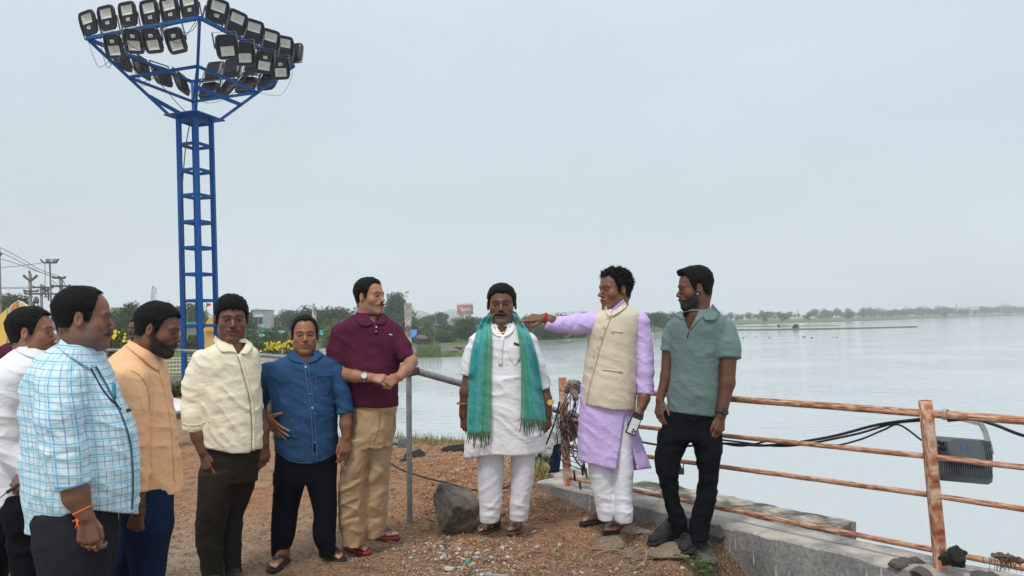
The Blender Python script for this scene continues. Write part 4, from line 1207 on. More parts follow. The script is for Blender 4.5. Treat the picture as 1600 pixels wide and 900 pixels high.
# ---- man in the white kurta with the teal scarf
def p_kurta():
    D = 5.1; b = Body('man in long white kurta with a teal scarf hanging from his shoulders', DK, D)
    b.head(Head(784, 477, D, 64, yaw=-3, pitch=2, skin=(0.154, 0.066, 0.039), stache=1, beard=.7, grey=.75, beardlen=.4, w=1.06, jaw=1.0, puff=1.0, hair=.014, side=.007, mouth=.0025,
                hl=[(0, .078), (25, .076), (40, .070), (52, .055), (62, .026), (72, -.0), (80, -.010), (85, .030), (104, .030), (111, 0), (122, -.045), (180, -.066)]), (784, 518), nr=(.064, .070))
    b.collar_stand(M_white, 0, h=.018)
    g = Garment(D); g.wr = dict(WRS, amp=0.0092, seed=51)
    g.loft([(505, 764, 803, .06), (513, 754, 814, .09), (521, 745, 825, .11), (535, 738, 834, .13), (560, 735, 839, .14), (600, 735, 845, .155), (650, 730, 850, .16), (700, 726, 853, .16), (725, 725, 853, .16)])
    g.tube([(748, 534, 15, .0), (738, 560, 15, .0), (732, 588, 13.5, -.01)], .008)
    g.tube([(824, 535, 15, .0), (837, 570, 14.5, .0), (850, 607, 13, -.01)], .008)
    g.folds = [(770, 600, 800, 590, 4, 5), (772, 640, 810, 655, 4, 5), (780, 680, 785, 710, 5, -6), (740, 680, 735, 715, 5, 5), (820, 670, 826, 705, 5, 5), (775, 560, 800, 570, 4, 4), (838, 560, 850, 580, 3, 5), (726, 560, 738, 572, 3, 5), (770, 690, 772, 712, 4, 5), (805, 620, 812, 640, 4, -4)]
    g.hem([(715, 718), (726, 717), (750, 713), (778, 711), (797, 713), (825, 712), (848, 707), (860, 700)])
    g.cut([(776, 510), (793, 510), (786, 525)])
    g.build('kurta', M_white, b.root)
    k = bvh_of((g.V, g.Q), (b.hV, b.hQ), (b.cV, b.cQ))
    ruled('collar', [(767, 500), (771, 510), (777, 519), (784, 526)], [(765, 505), (766, 514), (771, 522), (779, 526)], k, D, M_white, b.root, lift=.007, thick=.004)
    ruled('collar', [(801, 500), (799, 510), (793, 519), (787, 526)], [(804, 505), (804, 514), (799, 521), (791, 526)], k, D, M_white, b.root, lift=.007, thick=.004)
    stroke('placket', [(785, 527), (783, 550), (782, 572)], 6, k, D, M_white, b.root, lift=.002)
    for y in (533, 547, 561): button(783, y, 1.5, k, D, M_btn, b.root)
    ruled('chest_pocket', [(795, 540), (796, 560), (804, 571)], [(814, 541), (813, 560), (806, 571)], k, D, M_white, b.root, lift=.001, thick=.003)
    stroke('pocket_phone', [(803, 536), (811, 539)], 3.5, k, D, M_strap, b.root, lift=.003, thick=.006)
    # necklace chain
    stroke('necklace', [(772, 510), (782, 520), (790, 518), (798, 508)], 1, k, D, M_gold, b.root, lift=0)
    t = Garment(D); t.wr = dict(WRT, seed=52, amp=0.0060)
    two_legs(t, None, [(690, 745, 788, .10), (740, 747, 786, .09), (790, 749, 783, .08), (814, 751, 780, .07)], [(690, 797, 835, .10), (740, 799, 834, .09), (790, 797, 827, .08), (812, 796, 824, .07)])
    t.folds = [(753, 790, 778, 794, 2.5, 7), (753, 800, 778, 798, 2.5, -5), (753, 805, 779, 808, 2.5, 6), (799, 788, 823, 792, 2.5, 7), (798, 797, 823, 800, 2.5, -5), (798, 804, 822, 806, 2.5, 6)]
    t.build('trousers', M_linen, b.root)
    hd = hand(W(724, 650, D - .03), (.12, -.1, -1), (.6, .8, 0), (.7, -.5, 0), .9, curl=(35, 42, 46, 50), thumb=(20, 25))
    b.arm([(732, 586, 8.5, -.01), (727, 612, 8.5, -.03), (724, 648, 7, -.03)], hd)
    hd = hand(W(856, 648, D - .03), (-.05, -.1, -1), (-.6, .8, 0), (-.7, -.5, 0), .9, curl=(35, 42, 46, 50), thumb=(20, 25))
    b.arm([(850, 604, 8.5, -.01), (854, 624, 8.2, -.03), (856, 646, 7, -.03)], hd)
    watch(856.5, 628, 8.3, D, b.root, M_gold, M_gold, axis=(0, 0, 1), off=-.03, dirv=(.3, -1, 0), square=True)
    bb = band('bead_bracelet', 724, 630, 9.2, D, material('bead_wood', (.35, .12, .08), rough=.5), b.root, off=-.03, w=.010, thick=.005)
    b.foot(763, 831, .02, -42, 1, kind='cross', sole_mat=M_brown, strap_mat=M_tan)
    b.foot(806, 829, .02, -12, -1, kind='cross', sole_mat=M_brown, strap_mat=M_tan)
    finish(b, [g.hemmed, t.plain], D, unionbox(g, t))
    # scarf lies over the shoulders: a thing of its own
    m, nt, bs = nodes('teal_silk'); L = nt.links
    at = N(nt, 'ShaderNodeAttribute', attribute_name='cuv'); sp = N(nt, 'ShaderNodeSeparateXYZ'); L.new(at.outputs['Vector'], sp.inputs[0])
    rp = N(nt, 'ShaderNodeValToRGB'); rp.color_ramp.interpolation = 'LINEAR'
    e = rp.color_ramp.elements; e[0].position = 0; e[0].color = (.06, .27, .18, 1); e[1].position = 1; e[1].color = (.015, .29, .27, 1)
    for p_, c_ in ((.06, (.14, .27, .13, 1)), (.11, (.05, .30, .22, 1)), (.42, (.035, .29, .23, 1)), (.48, (.010, .30, .32, 1)), (.9, (.012, .29, .29, 1))):
        q = e.new(p_); q.color = c_
    L.new(sp.outputs[0], rp.inputs[0])
    tc = N(nt, 'ShaderNodeTexCoord'); nz = N(nt, 'ShaderNodeTexNoise', Scale=70, Detail=3); L.new(tc.outputs['Object'], nz.inputs['Vector'])
    mr = N(nt, 'ShaderNodeMapRange', **{'From Min': .56, 'From Max': .66, 'To Min': 0, 'To Max': .45}); L.new(nz.outputs[0], mr.inputs['Value'])
    mx = N(nt, 'ShaderNodeMixRGB', Color2=(.30, .34, .15, 1)); L.new(mr.outputs[0], mx.inputs[0]); L.new(rp.outputs[0], mx.inputs[1])
    L.new(mx.outputs[0], bs.inputs['Base Color']); bs.inputs['Roughness'].default_value = .5; bs.inputs['Sheen Weight'].default_value = .3
    sc = bpy.data.objects.new('scarf', None); COL.objects.link(sc); tag(sc, 'teal and gold silk scarf draped round the neck of the man in the white kurta', 'scarf')
    sc.location = W(784, 500, D)
    bpy.context.view_layer.update()
    def wv(seed, a):
        return lambda u, v: .008 + a * 1.3 * (.5 + .5 * math.sin(v * 13 + 2.5 * math.sin(u * 2.3 + seed) + seed)) * min(1, .35 + u * 1.3) + .012 * math.sin(math.pi * v) * (1 - u)
    inv = Matrix.Translation(-sc.location)
    parts = []
    parts.append(ruled('scarf_panel', [(771, 491), (767, 505), (768, 520), (767, 567), (766.5, 615), (767, 676)], [(763, 490), (752, 502), (740, 534), (732, 586), (730, 630), (730, 680)], k, D, m, sc, nu=60, nv=26, lift=.004, thick=.004, wave=wv(.5, .022), uvs=True))
    parts.append(ruled('scarf_panel', [(800, 491), (804, 503), (812, 542), (814, 591), (814, 625), (813, 655)], [(805, 489), (826, 517), (837, 547), (845, 591), (850, 625), (854, 660)], k, D, m, sc, nu=60, nv=26, lift=.004, thick=.004, wave=wv(2.1, .022), uvs=True))
    # the part behind the neck
    bm = bmesh.new(); c = Vector(W(785, 497, D + .02)); n = 24
    ring = []
    for i in range(n + 1):
        a = math.pi * (.02 + .96 * i / n) 
        x = .098 * math.cos(a); y = .085 * math.sin(a)
        ring.append([c + Vector((x * s_, y * s_ - .02, z_ + .02 * math.sin(a))) for s_, z_ in ((.88, .030), (1.0, .036), (1.22, -.005), (1.35, -.06), (1.26, -.06), (.95, .005))])
    vs_ = [[bm.verts.new(p) for p in r] for r in ring]
    for i in range(n):
        for j in range(6): bm.faces.new((vs_[i][j], vs_[i + 1][j], vs_[i + 1][(j + 1) % 6], vs_[i][(j + 1) % 6]))
    parts.append(bm_obj('scarf_back', bm, m, sc))
    rnd = random.Random(4); mt = cloth('tassel_thread', (.10, .13, .04)); mt2 = cloth('teal_thread', (.015, .16, .13))
    for x0, x1, y0, n in ((731, 766, 677, 15), (814, 853, 657, 15)):
        for i in range(n):
            x = x0 + (x1 - x0) * (i + .5) / n; L_ = rnd.uniform(9, 26); dx = rnd.uniform(-4, 4)
            bm = bmesh.new(); dep = D - .19
            pts = [Vector(W(x, y0 - 3, dep)), Vector(W(x + dx * .4, y0 + L_ * .5, dep)), Vector(W(x + dx, y0 + L_, dep))]
            for j in range(2):
                v_ = pts[j + 1] - pts[j]
                bmesh.ops.create_cone(bm, segments=5, radius1=.0035 + .001 * j, radius2=.0045 - .002 * j, depth=v_.length, cap_ends=True, matrix=Matrix.Translation((pts[j] + pts[j + 1]) / 2) @ v_.to_track_quat('Z', 'Y').to_matrix().to_4x4())
            parts.append(bm_obj('tassel', bm, mt if i % 3 else mt2, sc))
    for o in parts: o.matrix_parent_inverse = inv
    return b.root

# ---- man in the lilac kurta and beige waistcoat, pointing
def p_lilac():
    D = 4.95; b = Body('curly haired man in lilac kurta and beige waistcoat, pointing left', BR, D)
    b.head(Head(961, 454, D, 66, yaw=-56, pitch=2, skin=(0.190, 0.083, 0.048), beard=.06, hair=.015, side=.008, curl=1.0, nose=1.05), (964, 490), nr=(.058, .064))
    b.collar_stand(M_lilac, -40, h=.055, t=.006)
    b.collar_stand(M_vest, -40, h=.042, t=.015)
    g = Garment(D); g.wr = dict(WRS, amp=0.0075, seed=61)
    g.loft([(600, 908, 994, .12), (640, 905, 992, .135), (680, 903, 1000, .14), (715, 903, 1012, .145), (740, 902, 1020, .15)])
    g.tube([(1000, 502, 14, -.02), (1006, 540, 13.5, -.03), (1008, 580, 13, -.05), (1008, 614, 12.5, -.07)], .01)
    g.tube([(1008, 598, 13.3, -.06), (1008, 616, 13, -.07)], .002)
    g.tube([(930, 504, 18, .0), (900, 507, 15.5, -.05), (872, 507, 12, -.10), (853, 505, 9.5, -.12)], .01)
    g.folds = [(920, 660, 917, 722, 3, -7), (935, 650, 936, 728, 3, 7), (948, 655, 950, 730, 3, -6), (912, 650, 908, 718, 3, 5), (885, 495, 868, 512, 3, 5), (905, 497, 892, 516, 3, -5), (870, 512, 900, 522, 4, 5), (1000, 560, 1016, 570, 3, 5), (998, 530, 1015, 545, 3, -5), (1004, 700, 1012, 735, 3, 5)]
    g.hem([(890, 718), (903, 720), (935, 728), (960, 734), (990, 735), (1025, 731)])
    g.cut([(977, 645), (961, 745), (1000, 760), (988, 700)], ymax=W(960, 600, D + .02)[1])
    g.build('kurta', M_lilac, b.root)
    v = Garment(D); v.wr = dict(WRS, amp=0.0050, seed=62)
    v.loft([(478, 948, 984, .062), (484, 938, 994, .09), (492, 922, 1003, .115), (505, 917, 1003, .13), (530, 918, 998, .14), (565, 914, 996, .145), (600, 909, 995, .155), (630, 906, 994, .16), (650, 904, 993, .16)])
    v.folds = [(940, 600, 925, 630, 5, 4), (975, 560, 990, 600, 4, 4), (935, 590, 975, 600, 4, -3)]
    v.hem([(895, 630), (907, 630), (922, 634), (960, 641), (1000, 641)])
    v.cut([(953, 476), (972, 474), (958, 492)])
    v.build('waistcoat', M_vest, b.root)
    k = bvh_of((g.V, g.Q), (v.V, v.Q), (b.hV, b.hQ), (b.cV, b.cQ))
    ruled('inner_collar', [(955, 489), (966, 481), (978, 474)], [(955, 484), (964, 476), (974, 468)], k, D, M_lilac, b.root, lift=.006, thick=.004)
    ruled('collar', [(947, 478), (950, 485), (956, 492)], [(944, 482), (947, 489), (953, 496)], k, D, M_vest, b.root, lift=.006, thick=.005)
    ruled('collar', [(957, 494), (968, 488), (980, 479)], [(955, 488), (965, 481), (978, 472)], k, D, M_vest, b.root, lift=.010, thick=.005)
    stroke('front_edge', [(955, 494), (945, 520), (937, 545), (930, 572), (922, 600), (916, 633)], 1.6, k, D, cloth('beige_edge', (.50, .42, .31)), b.root, lift=.002)
    mb = material('beige_button', (.52, .40, .28), rough=.4)
    for x, y in ((950, 496), (944, 512), (939, 527), (934, 542), (928, 557), (925, 573)): button(x, y, 2.7, k, D, mb, b.root)
    button(957, 520, 2.2, k, D, mb, b.root)
    stroke('pocket_welt', [(956, 517), (973, 519)], 2.6, k, D, M_vest, b.root, lift=.002)
    stroke('pocket_welt', [(942, 577), (972, 581)], 2.6, k, D, M_vest, b.root, lift=.002)
    t = Garment(D); t.wr = dict(WRT, seed=63, amp=0.0060)
    two_legs(t, None, [(690, 917, 957, .10), (740, 921, 957, .09), (775, 928, 960, .08), (798, 932, 961, .075), (812, 934, 959, .07)], [(640, 952, 990, .11, .02), (720, 955, 991, .10, -.02), (773, 958, 988, .085, -.04), (800, 959, 989, .08, -.05), (814, 961, 988, .07, -.05)], .0)
    t.folds = [(934, 775, 958, 782, 2.5, 7), (934, 787, 958, 786, 2.5, -5), (935, 797, 958, 802, 2.5, 6), (962, 778, 986, 782, 2.5, 7), (962, 790, 987, 788, 2.5, -5), (962, 799, 986, 803, 2.5, 6), (938, 730, 944, 770, 3, 4)]
    t.build('trousers', M_trw, b.root)
    ht = W(850, 497, D - .12)
    hd = hand(ht, (-1, 0, .02), (-.05, .62, -.75), (0, -.75, -.6), .98, curl=(4, 62, 68, 72), thumb=(32, 30), spread=1)
    b.arm([(872, 506, 9.5, -.10), (860, 501, 8.2, -.12), (850, 497, 7.0, -.12)], hd)
    for j in range(3): band('wrist_thread', 850.5 + j * 1.6, 496.5 + j * .6, 7.2, D - .12, M_thread, b.root, axis=(-1, 0, .25), w=.006, thick=.004)
    w = W(1003, 634, D - .11)
    hd = hand(w, (-.28, -.30, -1), (-.75, .55, .1), (.1, -.8, .3), .98, curl=(36, 40, 44, 48), thumb=(22, 12))
    b.arm([(1007, 612, 9.5, -.075), (1006, 622, 9.5, -.09), (1003, 634, 8.2, -.11)], hd)
    b.foot(931, 817, .05, -68, 1, kind='thong', sole_mat=M_sole, strap_mat=M_brown)
    b.foot(965, 832, .06, -44, -1, kind='thong', sole_mat=M_sole, strap_mat=M_brown)
    # phone in the hand
    c = Vector(W(991, 662, D - .17)); bm = bmesh.new()
    M = Matrix.Translation(c) @ Matrix.Rotation(math.radians(24), 4, 'Y') @ Matrix.Rotation(math.radians(12), 4, 'Z')
    boxbm(bm, (0, 0, 0), (.074, .010, .150), M, .004)
    ph = bm_obj('phone', bm, M_strap, smooth=False); tag(ph, 'black phone with three camera lenses held in the pointing man\'s lowered hand', 'phone')
    bm = bmesh.new(); boxbm(bm, (0, -.0062, -.016), (.058, .003, .100), M, .001); bm_obj('back_panel', bm, material('pearl_glass', (.75, .76, .78), rough=.15), ph, smooth=False)
    bm = bmesh.new(); boxbm(bm, (.012, -.0095, -.044), (.034, .004, .034), M, .001); cp = bm_obj('camera_plate', bm, M_btn, ph, smooth=False)
    for x, z in ((.004, -.036), (.004, -.052), (.020, -.044)):
        bm = bmesh.new(); bmesh.ops.create_cone(bm, segments=14, radius1=.0062, radius2=.0062, depth=.004, cap_ends=True, matrix=M @ Matrix.Translation((x, -.0125, z)) @ Matrix.Rotation(math.pi / 2, 4, 'X'))
        bm_obj('camera_lens', bm, M_glass, cp, smooth=False)
    finish(b, [g.hemmed, v.hemmed, t.plain], D, unionbox(g, t))
    return b.root

# ---- man in the grey-green polo
def p_grey():
    D = 4.72; b = Body('bearded man in grey-green zip polo, black jeans and black trainers', DK, D)
    b.head(Head(1086, 452, D, 67, yaw=-76, pitch=6, skin=(0.136, 0.057, 0.035), stache=1, beard=1, beardlen=1.3, hair=.016, side=.0035, quiff=1), (1091, 490), nr=(.060, .066))
    b.collar_stand(M_polo, -40, h=.024)
    g = Garment(D); g.wr = dict(WRS, amp=0.0067, seed=71, f=(5, 5, 11))
    g.loft([(483, 1071, 1112, .062), (490, 1060, 1120, .09), (498, 1051, 1131, .12), (512, 1045, 1138, .13), (535, 1046, 1136, .135), (570, 1048, 1127, .14), (610, 1044, 1125, .15), (655, 1042, 1123, .145)])
    g.tube([(1053, 513, 13, .03), (1047, 532, 12, .03), (1043, 549, 11, .02)], .008)
    g.tube([(1133, 518, 18, -.02), (1137, 540, 19, -.06), (1138, 560, 19, -.08)], .007)
    g.folds = [(1105, 520, 1120, 505, 4, 5), (1118, 525, 1120, 555, 3, -7), (1090, 560, 1120, 545, 5, 4), (1060, 590, 1100, 600, 5, 4), (1070, 620, 1115, 615, 4, 4), (1125, 535, 1150, 530, 4, 4), (1055, 640, 1110, 630, 4, -3)]
    g.hem([(1030, 642), (1042, 643), (1080, 648), (1125, 653), (1165, 655)])
    g.cut([(1066, 488), (1092, 486), (1076, 518)])
    g.build('polo_shirt', M_polo, b.root)
    k = bvh_of((g.V, g.Q), (b.hV, b.hQ), (b.cV, b.cQ))
    ruled('collar', [(1064, 485), (1067, 492), (1072, 499)], [(1052, 493), (1058, 495), (1067, 499)], k, D, M_polo, b.root, lift=.006, thick=.005)
    ruled('collar', [(1113, 474), (1108, 485), (1098, 494)], [(1126, 489), (1117, 501), (1102, 500)], k, D, M_polo, b.root, lift=.010, thick=.006)
    stroke('zip', [(1077, 513), (1074, 528)], 1.6, k, D, M_strap, b.root, lift=.002)
    stroke('neck_facing', [(1097, 495), (1086, 505), (1077, 516)], 2.5, k, D, M_polo, b.root, lift=.003)
    t = Garment(D); t.wr = dict(amp=.012, f=(8, 8, 15), tilt=-.3, seed=72)
    two_legs(t, [(640, 1040, 1124, .13), (660, 1036, 1125, .13), (685, 1030, 1125, .125)], [(675, 1029, 1082, .11, .02), (720, 1025, 1064, .09), (773, 1035, 1060, .07), (812, 1046, 1071, .065), (830, 1051, 1073, .06)],
             [(675, 1074, 1126, .11, -.03), (704, 1086, 1126, .10, -.04), (747, 1092, 1122, .08, -.05), (800, 1083, 1114, .07, -.06), (828, 1079, 1106, .065, -.06), (843, 1080, 1104, .06, -.06)])
    t.folds = [(1034, 735, 1060, 745, 3, 7), (1040, 760, 1060, 752, 3, -6), (1095, 745, 1120, 752, 3, 7), (1090, 775, 1116, 765, 3, -6), (1084, 800, 1112, 806, 3, 6), (1050, 800, 1070, 806, 3, 6), (1060, 660, 1090, 690, 4, 4)]
    t.build('jeans', M_black, b.root)
    hd = hand(W(1031, 626, D + .0), (-.12, -.2, -1), (.8, .55, 0), (.4, -.9, 0), .95, curl=(26, 30, 34, 38), thumb=(38, 15))
    b.arm([(1044, 540, 9.5, .03), (1041, 588, 8.6, .02), (1031, 624, 6.4, 0)], hd)
    hd = hand(W(1127, 650, D - .12), (-.22, -.1, -1), (-.45, .85, 0), (-.85, -.4, 0), 1.0, curl=(30, 34, 38, 42), thumb=(22, 22))
    b.arm([(1138, 548, 14, -.08), (1136, 598, 12, -.10), (1127, 648, 8.3, -.12)], hd)
    watch(1128, 643, 8.8, D, b.root, M_strap, M_glass, axis=(-.2, 0, -1), off=-.12, dirv=(.25, -1, .1), square=True)
    bm = bmesh.new(); bmesh.ops.create_icosphere(bm, subdivisions=2, radius=.0055, matrix=Matrix.Translation(Vector(W(1090, 459, D - .093)))); bm_obj('ear_stud', bm, material('stud', (.9, .9, .9), rough=.1, metal=1), b.root)
    b.foot(1039, 846, .05, -62, 1, 1.08, kind='shoe', sole_mat=M_sole, strap_mat=material('black_mesh', (.02, .021, .025), rough=.8, var=.3, scale=60, bump=.4, bscale=300))
    b.foot(1082, 858, .04, -44, -1, 1.08, kind='shoe', sole_mat=M_sole, strap_mat=MATS['black_mesh'])
    finish(b, [g.hemmed, t.plain], D, unionbox(g, t))
    return b.root

# ---- people further off, mostly hidden
def p_behind(label, D, hx, hy, size, yaw, skin, shirt, rows, legs, zg=0):
    b = Body(label, skin, D)
    b.head(Head(hx, hy, D, size, yaw=yaw, skin=skin, stache=.6), (hx, hy + size * .62), h=.006)
    g = Garment(D); g.wr = dict(WRS, amp=0.0075, seed=int(hx))
    g.loft(rows); g.build('shirt', shirt, b.root, h=.012)
    t = Garment(D); two_legs(t, None, *legs); t.build('trousers', M_black, b.root, h=.014)
    finish(b, [g.hemmed, t.plain], D, unionbox(g, t))
    return b.root

def people():
    for f in (p_white, p_plaid, p_peach, p_cream, p_denim, p_maroon, p_kurta, p_lilac, p_grey):
        f()
# ------------------------------------------------------------------ environment
def WY(px, py, Y):
    v = W(px, py, 1.0) - C0
    return C0 + v * (Y / v[1])

def seg_bm(bm, a, b, r, r2=None, n=8):
    a, b = Vector(a), Vector(b); v = b - a
    if v.length < 1e-6: return
    bmesh.ops.create_cone(bm, segments=n, radius1=r, radius2=r if r2 is None else r2, depth=v.length, cap_ends=True,
                          matrix=Matrix.Translation((a + b) / 2) @ v.to_track_quat('Z', 'Y').to_matrix().to_4x4())

def seg(name, a, b, r, mat, parent=None, r2=None, n=10):
    bm = bmesh.new(); seg_bm(bm, a, b, r, r2, n); return bm_obj(name, bm, mat, parent)

def bar_bm(bm, a, b, w, h=None):
    a, b = Vector(a), Vector(b); v = b - a; h = h or w
    M = Matrix.Translation((a + b) / 2) @ v.to_track_quat('Z', 'Y').to_matrix().to_4x4()
    boxbm(bm, (0, 0, 0), (w, h, v.length), M)
def bar(name, a, b, w, mat, parent=None, h=None):
    bm = bmesh.new(); bar_bm(bm, a, b, w, h); return bm_obj(name, bm, mat, parent, smooth=False)

def cable(name, pts, r, mat, parent=None, sub=8, n=6):
    P = [Vector(p) for p in pts]; out = []
    for i in range(len(P) - 1):
        p0 = P[max(i - 1, 0)]; p1 = P[i]; p2 = P[i + 1]; p3 = P[min(i + 2, len(P) - 1)]
        for s_ in range(sub):
            t = s_ / sub
            out.append(.5 * ((2 * p1) + (-p0 + p2) * t + (2 * p0 - 5 * p1 + 4 * p2 - p3) * t * t + (-p0 + 3 * p1 - 3 * p2 + p3) * t ** 3))
    out.append(P[-1])
    V, Q = [], []; up = Vector((.3, .2, .9))
    for i, p in enumerate(out):
        t = (out[min(i + 1, len(out) - 1)] - out[max(i - 1, 0)]).normalized()
        a = t.cross(up)
        if a.length < .05: a = t.cross(Vector((1, 0, 0)))
        a.normalize(); b = t.cross(a)
        for k in range(n):
            an = 6.28318 * k / n; V.append(p + a * (r * math.cos(an)) + b * (r * math.sin(an)))
    for i in range(len(out) - 1):
        for k in range(n): Q.append((i * n + k, i * n + (k + 1) % n, (i + 1) * n + (k + 1) % n, (i + 1) * n + k))
    return mesh_np(name, [tuple(v) for v in V], Q, mat, parent)

def prism(bm, poly3, thick):
    """poly3: planar 3D outline; extruded along its normal"""
    vs_ = [bm.verts.new(p) for p in poly3]; f = bm.faces.new(vs_); f.normal_update(); n = f.normal.copy()
    r = bmesh.ops.extrude_face_region(bm, geom=[f])
    bmesh.ops.translate(bm, vec=n * thick, verts=[v for v in r['geom'] if isinstance(v, bmesh.types.BMVert)])
    bmesh.ops.recalc_face_normals(bm, faces=bm.faces)

# ---- materials
M_water = None
def make_water():
    m, nt, b = nodes('lake_water'); L = nt.links
    b.inputs['Base Color'].default_value = (.085, .125, .125, 1); b.inputs['Roughness'].default_value = .07
    b.inputs['IOR'].default_value = 1.33; b.inputs['Specular IOR Level'].default_value = .5
    tc = N(nt, 'ShaderNodeTexCoord')
    mp = N(nt, 'ShaderNodeMapping', Scale=(.55, 1.6, 1)); mp.inputs['Rotation'].default_value = (0, 0, .25); L.new(tc.outputs['Object'], mp.inputs[0])
    n1 = N(nt, 'ShaderNodeTexNoise', Scale=2.2, Detail=3); n1.inputs['Distortion'].default_value = .4; L.new(mp.outputs[0], n1.inputs['Vector'])
    n2 = N(nt, 'ShaderNodeTexNoise', Scale=.12, Detail=2); L.new(tc.outputs['Object'], n2.inputs['Vector'])
    mr = N(nt, 'ShaderNodeMapRange', **{'From Min': .38, 'From Max': .62, 'To Min': .25, 'To Max': 1}); L.new(n2.outputs[0], mr.inputs['Value'])
    mu = N(nt, 'ShaderNodeMath', operation='MULTIPLY'); L.new(n1.outputs[0], mu.inputs[0]); L.new(mr.outputs[0], mu.inputs[1])
    bp = N(nt, 'ShaderNodeBump', Strength=.32, Distance=.10); L.new(mu.outputs[0], bp.inputs['Height']); L.new(bp.outputs[0], b.inputs['Normal'])
    # silt: slow change of the water's own colour
    mx = N(nt, 'ShaderNodeMixRGB', Color1=(.50, .535, .54, 1), Color2=(.45, .49, .50, 1)); L.new(n2.outputs[0], mx.inputs[0]); L.new(mx.outputs[0], b.inputs['Base Color'])
    MATS['water'] = m
    return m

def soil_mat():
    m, nt, b = nodes('soil'); L = nt.links
    tc = N(nt, 'ShaderNodeTexCoord'); at = N(nt, 'ShaderNodeAttribute', attribute_name='col')
    def nz(s, d=6, r=.6):
        n = N(nt, 'ShaderNodeTexNoise', Scale=s, Detail=d); n.inputs['Roughness'].default_value = r; L.new(tc.outputs['Object'], n.inputs['Vector']); return n.outputs[0]
    def mr(o, a, c, t0=0, t1=1):
        r = N(nt, 'ShaderNodeMapRange', **{'From Min': a, 'From Max': c, 'To Min': t0, 'To Max': t1}); L.new(o, r.inputs['Value']); return r.outputs[0]
    def mix(f, c1, c2, bt='MIX'):
        x = N(nt, 'ShaderNodeMixRGB', blend_type=bt)
        for i, c in ((1, c1), (2, c2)):
            if isinstance(c, tuple): x.inputs[i].default_value = (*c, 1)
            else: L.new(c, x.inputs[i])
        if isinstance(f, float): x.inputs[0].default_value = f
        else: L.new(f, x.inputs[0])
        return x.outputs[0]
    c = at.outputs['Color']
    c = mix(mr(nz(9), .35, .65, 0, .55), c, mix(1.0, c, (.66, .60, .56), 'MULTIPLY'))
    vo = N(nt, 'ShaderNodeTexVoronoi', Scale=42.0); vo.inputs['Randomness'].default_value = 1; L.new(tc.outputs['Object'], vo.inputs['Vector'])
    c = mix(mr(nz(4.5, 7, .65), .52, .60, 0, .6), c, mix(1.0, c, (.50, .42, .38), 'MULTIPLY'))
    c = mix(mr(nz(2.2, 5, .6), .55, .66, 0, .45), c, (.55, .40, .27))
    c = mix(mr(nz(60, 3), .5, .64, 0, .5), c, (.56, .44, .32))
    c = mix(mr(nz(38, 3), .56, .66, 0, .75), c, (.060, .042, .032))
    c = mix(1.0, c, mix(mr(vo.outputs['Distance'], .0, .55), (1.12, 1.1, 1.08), (.74, .72, .70)), 'MULTIPLY')
    L.new(c, b.inputs['Base Color']); b.inputs['Roughness'].default_value = .95; b.inputs['Specular IOR Level'].default_value = .15
    ad = N(nt, 'ShaderNodeMath', operation='ADD'); L.new(nz(45, 8, .7), ad.inputs[0]); L.new(mr(vo.outputs['Distance'], 0, .6, .5, 0), ad.inputs[1])
    bp = N(nt, 'ShaderNodeBump', Strength=.9, Distance=.03); L.new(ad.outputs[0], bp.inputs['Height']); L.new(bp.outputs[0], b.inputs['Normal'])
    return m

A_K = ground_at(838, 752, .13); B_K = ground_at(1392, 882, .13)          # top front edge of the kerb
KD = unit((B_K - A_K) * np.array([1, 1, 0])); KN = np.array([-KD[1], KD[0], 0])   # along, and away from the camera
if KN[1] < 0: KN = -KN

